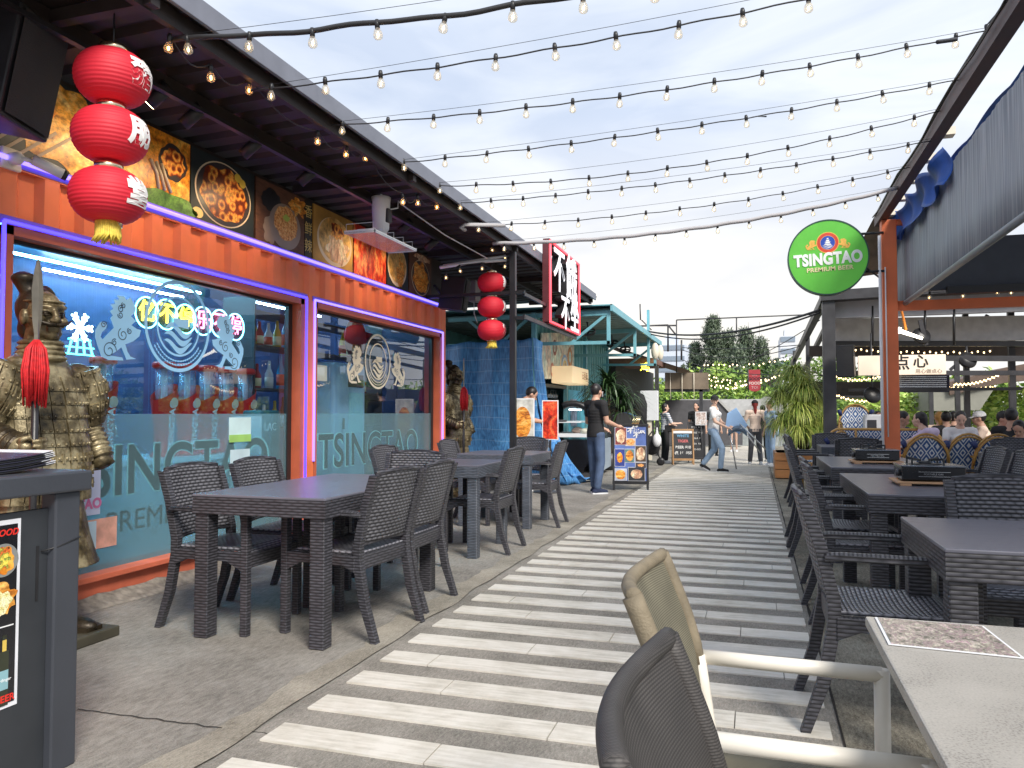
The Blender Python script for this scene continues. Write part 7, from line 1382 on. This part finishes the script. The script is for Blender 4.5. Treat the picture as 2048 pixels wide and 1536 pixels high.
hb_(585, 603, 1640, 2300, W['dark'], 'top_beam', .3, slope=-42); hb_(604, 636, 1668, 2300, gyw, 'rolled_awning', .12, 13.7, -26); hb_(640, 682, 1650, 2300, gut, 'gutter_panel', .1, 14.2, -8); hb_(683, 692, 1645, 2300, W['black'], 'beam', .12, 14.1, 0); hb_(693, 712, 1618, 2300, mat('brown_beam', (.08, .06, .05), .6), 'beam', .12, 16, 2)
hb_(712, 721, 1875, 2300, W['dark'], 'beam', .1, 13.6, 2); hb_(742, 750, 1660, 2300, W['dark'], 'beam', .1, 13.6, 0); hb_(765, 790, 1625, 1790, W['black'], 'beam', .1, 17)
a, b = at(1645, 592, Y=13.5), at(1585, 735, Y=26); Z_(MB().bar((1.1, 13.5, 3.05), (b.x, 26, 2.75), .12, .12).bar((1.2, 13.5, 2.75), (b.x+.2, 24, 2.4), .08, .08), 'side_beam', W['dark']); Z_(MB().add([(1.1, 13.5, 3.12), (5.5, 13.5, 3.4), (5.8, 16, 3.35), (1.3, 16, 3.06)], [(0, 1, 2, 3)]), 'roof_sheet', W['darkbrown'])
Z_(MB().box(1.5, 4.0, 14.0, 14.03, 1.55, 1.6), 'lower_rail', W['black']); hb_(752, 782, 1800, 1895, mat('slats', (.02, .02, .05), .5), 'slatted_panel', .3, 15, 0)
for k in range(7): hb_(753+4*k, 754.2+4*k, 1795, 1893, W['chrome'], 'slat_edge', .02, 14.8)
for a, b, Y in (((1668, 700), (1690, 683), 15), ((1840, 640), (1852, 690), 13.6), ((1900, 740), (1960, 690), 18), ((1860, 718), (1935, 670), 17), ((1935, 690), (1975, 630), 16)): Z_(MB().bar(at(*a, Y=Y), at(*b, Y=Y), .06, .06), 'brace', mat('rust_brace', (.2, .08, .04), .6) if a[0] == 1668 else W['dark'])
for px in (1745, 1850, 1908): Z_(MB().tube([at(px, 612, Y=13.65), at(px, 690, Y=13.65)], .02, 6), 'hanger', W['black'])
Z_(MB().bar(at(1803, 620, Y=12.9), at(1812, 660, Y=12.9), .02, .09), 'orange_strap', mat('orange_strap', (.8, .25, .03), .5))
Z_(MB().tube([at(1795, 660, Y=12.8), at(1800, 662, Y=12.8)], .05, 12).tube([at(1800, 662, Y=12.8), at(1845, 677, Y=12.8)], [.03, .02], 10), 'work_lamp', emis('lamp_glow', (1, .93, .75), 4))
t = thing('dim_sum_sign', 'cream rectangular sign with black brush characters hung on the pergola', 'sign', at(1803, 730, Y=13.35)); sw_, sh_ = .62, .155
MB().box(-sw_, sw_, 0, .06, -sh_, sh_).build('sign_box', mat('cream_sign2', (.82, .70, .58), .5, var=.03, emit=(.9, .7, .5), es=.3), t, .006); text('lettering', '点', .24, W['black'], t, frame((.0, -.004, .02), (1, 0, 0), (0, 0, 1)), .003, .004); text('lettering', '心', .22, W['black'], t, frame((.27, -.004, .04), (1, 0, 0), (0, 0, 1)), .003, .004); text('lettering', '用心做点心', .075, mat('grey_ink', (.3, .25, .22), .6), t, frame((.38, -.004, -.105), (1, 0, 0), (0, 0, 1)), .003)
c = at(1694, 722, Y=13.1); speaker(c, radians(160), 'black party loudspeaker hung beside the first pergola post', (.26, .26, .5), -.1)
for k, (px, py, lb) in enumerate(((1843, 672, 'hung at the middle of the gutter'), (1745, 790, 'on a stalk above the sofa'), (1935, 720, 'beside the slatted panel'))):
    c = at(px, py, Y=13.6); t = thing('wall_fan', 'black oscillating fan '+lb, 'fan', c, 0, 'black terrace fans'); MB().lathe([(.02, -.04), (.13, -.03), (.14, 0), (.13, .03), (.02, .04)], 20).build('cage', W['black'], t, rot=(1.2, 0, .3)); MB().tube([(0, 0, 0), (0, .05, .22 if k else .1), (0, .05, .22 if k != 1 else 1.0)], .015, 6).build('stalk', W['dark'], t)
for k, (a, b, s_, n_, Y, lb) in enumerate((((1655, 745), (1765, 748), .1, 14, 16, 'draped behind the loudspeaker'), ((1660, 780), (1770, 790), .12, 14, 15, 'looping low left of the orange post'), ((1905, 765), (2000, 745), .06, 14, 15, 'bright cluster before the sloping roof'), ((1880, 768), (1990, 770), .05, 12, 16, 'under the sloping roof eaves'), ((1700, 695), (1980, 700), .03, 20, 14.5, 'icicle bulbs along the gutter'))):
    A_, B2 = at(*a, Y=Y), at(*b, Y=Y); t = thing('string_lights', 'small warm fairy lights '+lb, 'string lights', A_, 0, 'fairy lights on the pergola'); pts = [A_.lerp(B2, u/24)-A_-Vector((0, 0, s_*4*(u/24)*(1-u/24)+.02*(u % 2))) for u in range(25)]; MB().tube(pts, .005, 5).build('cable', W['cable'], t)
    if 'pb' not in KIDS: KIDS['pb'] = MB().ell((0, 0, -.02), (.013, .013, .017), 8, 6).mesh('bulb', emis('fairy_bulb', (1, .7, .35), 3.5))
    for q in range(1, 25): o = bpy.data.objects.new('bulb', KIDS['pb']); COL.objects.link(o); o.parent = t; o.location = pts[q]
t = thing('terrace_building', 'long grey building with brown sloping roof behind the right diners', 'building', (6, 22, 0)); a = [at(1895, 765, Y=22), at(2012, 735, Y=22), at(2200, 700, Y=22), at(2200, 745, Y=22), at(2012, 765, Y=22), at(1900, 790, Y=22)]
MB().poly([p_-t.location for p_ in a], (0, 3, 0)).build('roof', mat('brown_eaves', (.12, .08, .06), .6, var=.2), t); a = [at(1860, 770, Y=22.1), at(1900, 765, Y=22.1), at(1990, 775, Y=22.1), at(1960, 820, Y=22.1), at(1860, 822, Y=22.1)]; MB().poly([p_-t.location for p_ in a], (0, 2.6, 0)).build('wall', mat('olive_wall', (.26, .26, .22), .8, var=.08), t)
t = thing('far_canopy', 'dark low canopy with bulbs beneath, left of the orange post', 'canopy', (3, 20, 0)); a = at(1630, 770, Y=20); b = at(1790, 790, Y=20); MB().box(a.x-3, b.x-3, 0, 3, b.z-.05, a.z).build('roof', W['dark'], t); MB().box(a.x-2.8, a.x-2.7, 0, .1, 0, a.z).box(b.x-3.1, b.x-3.0, 0, .1, 0, a.z).build('post', W['dark'], t)
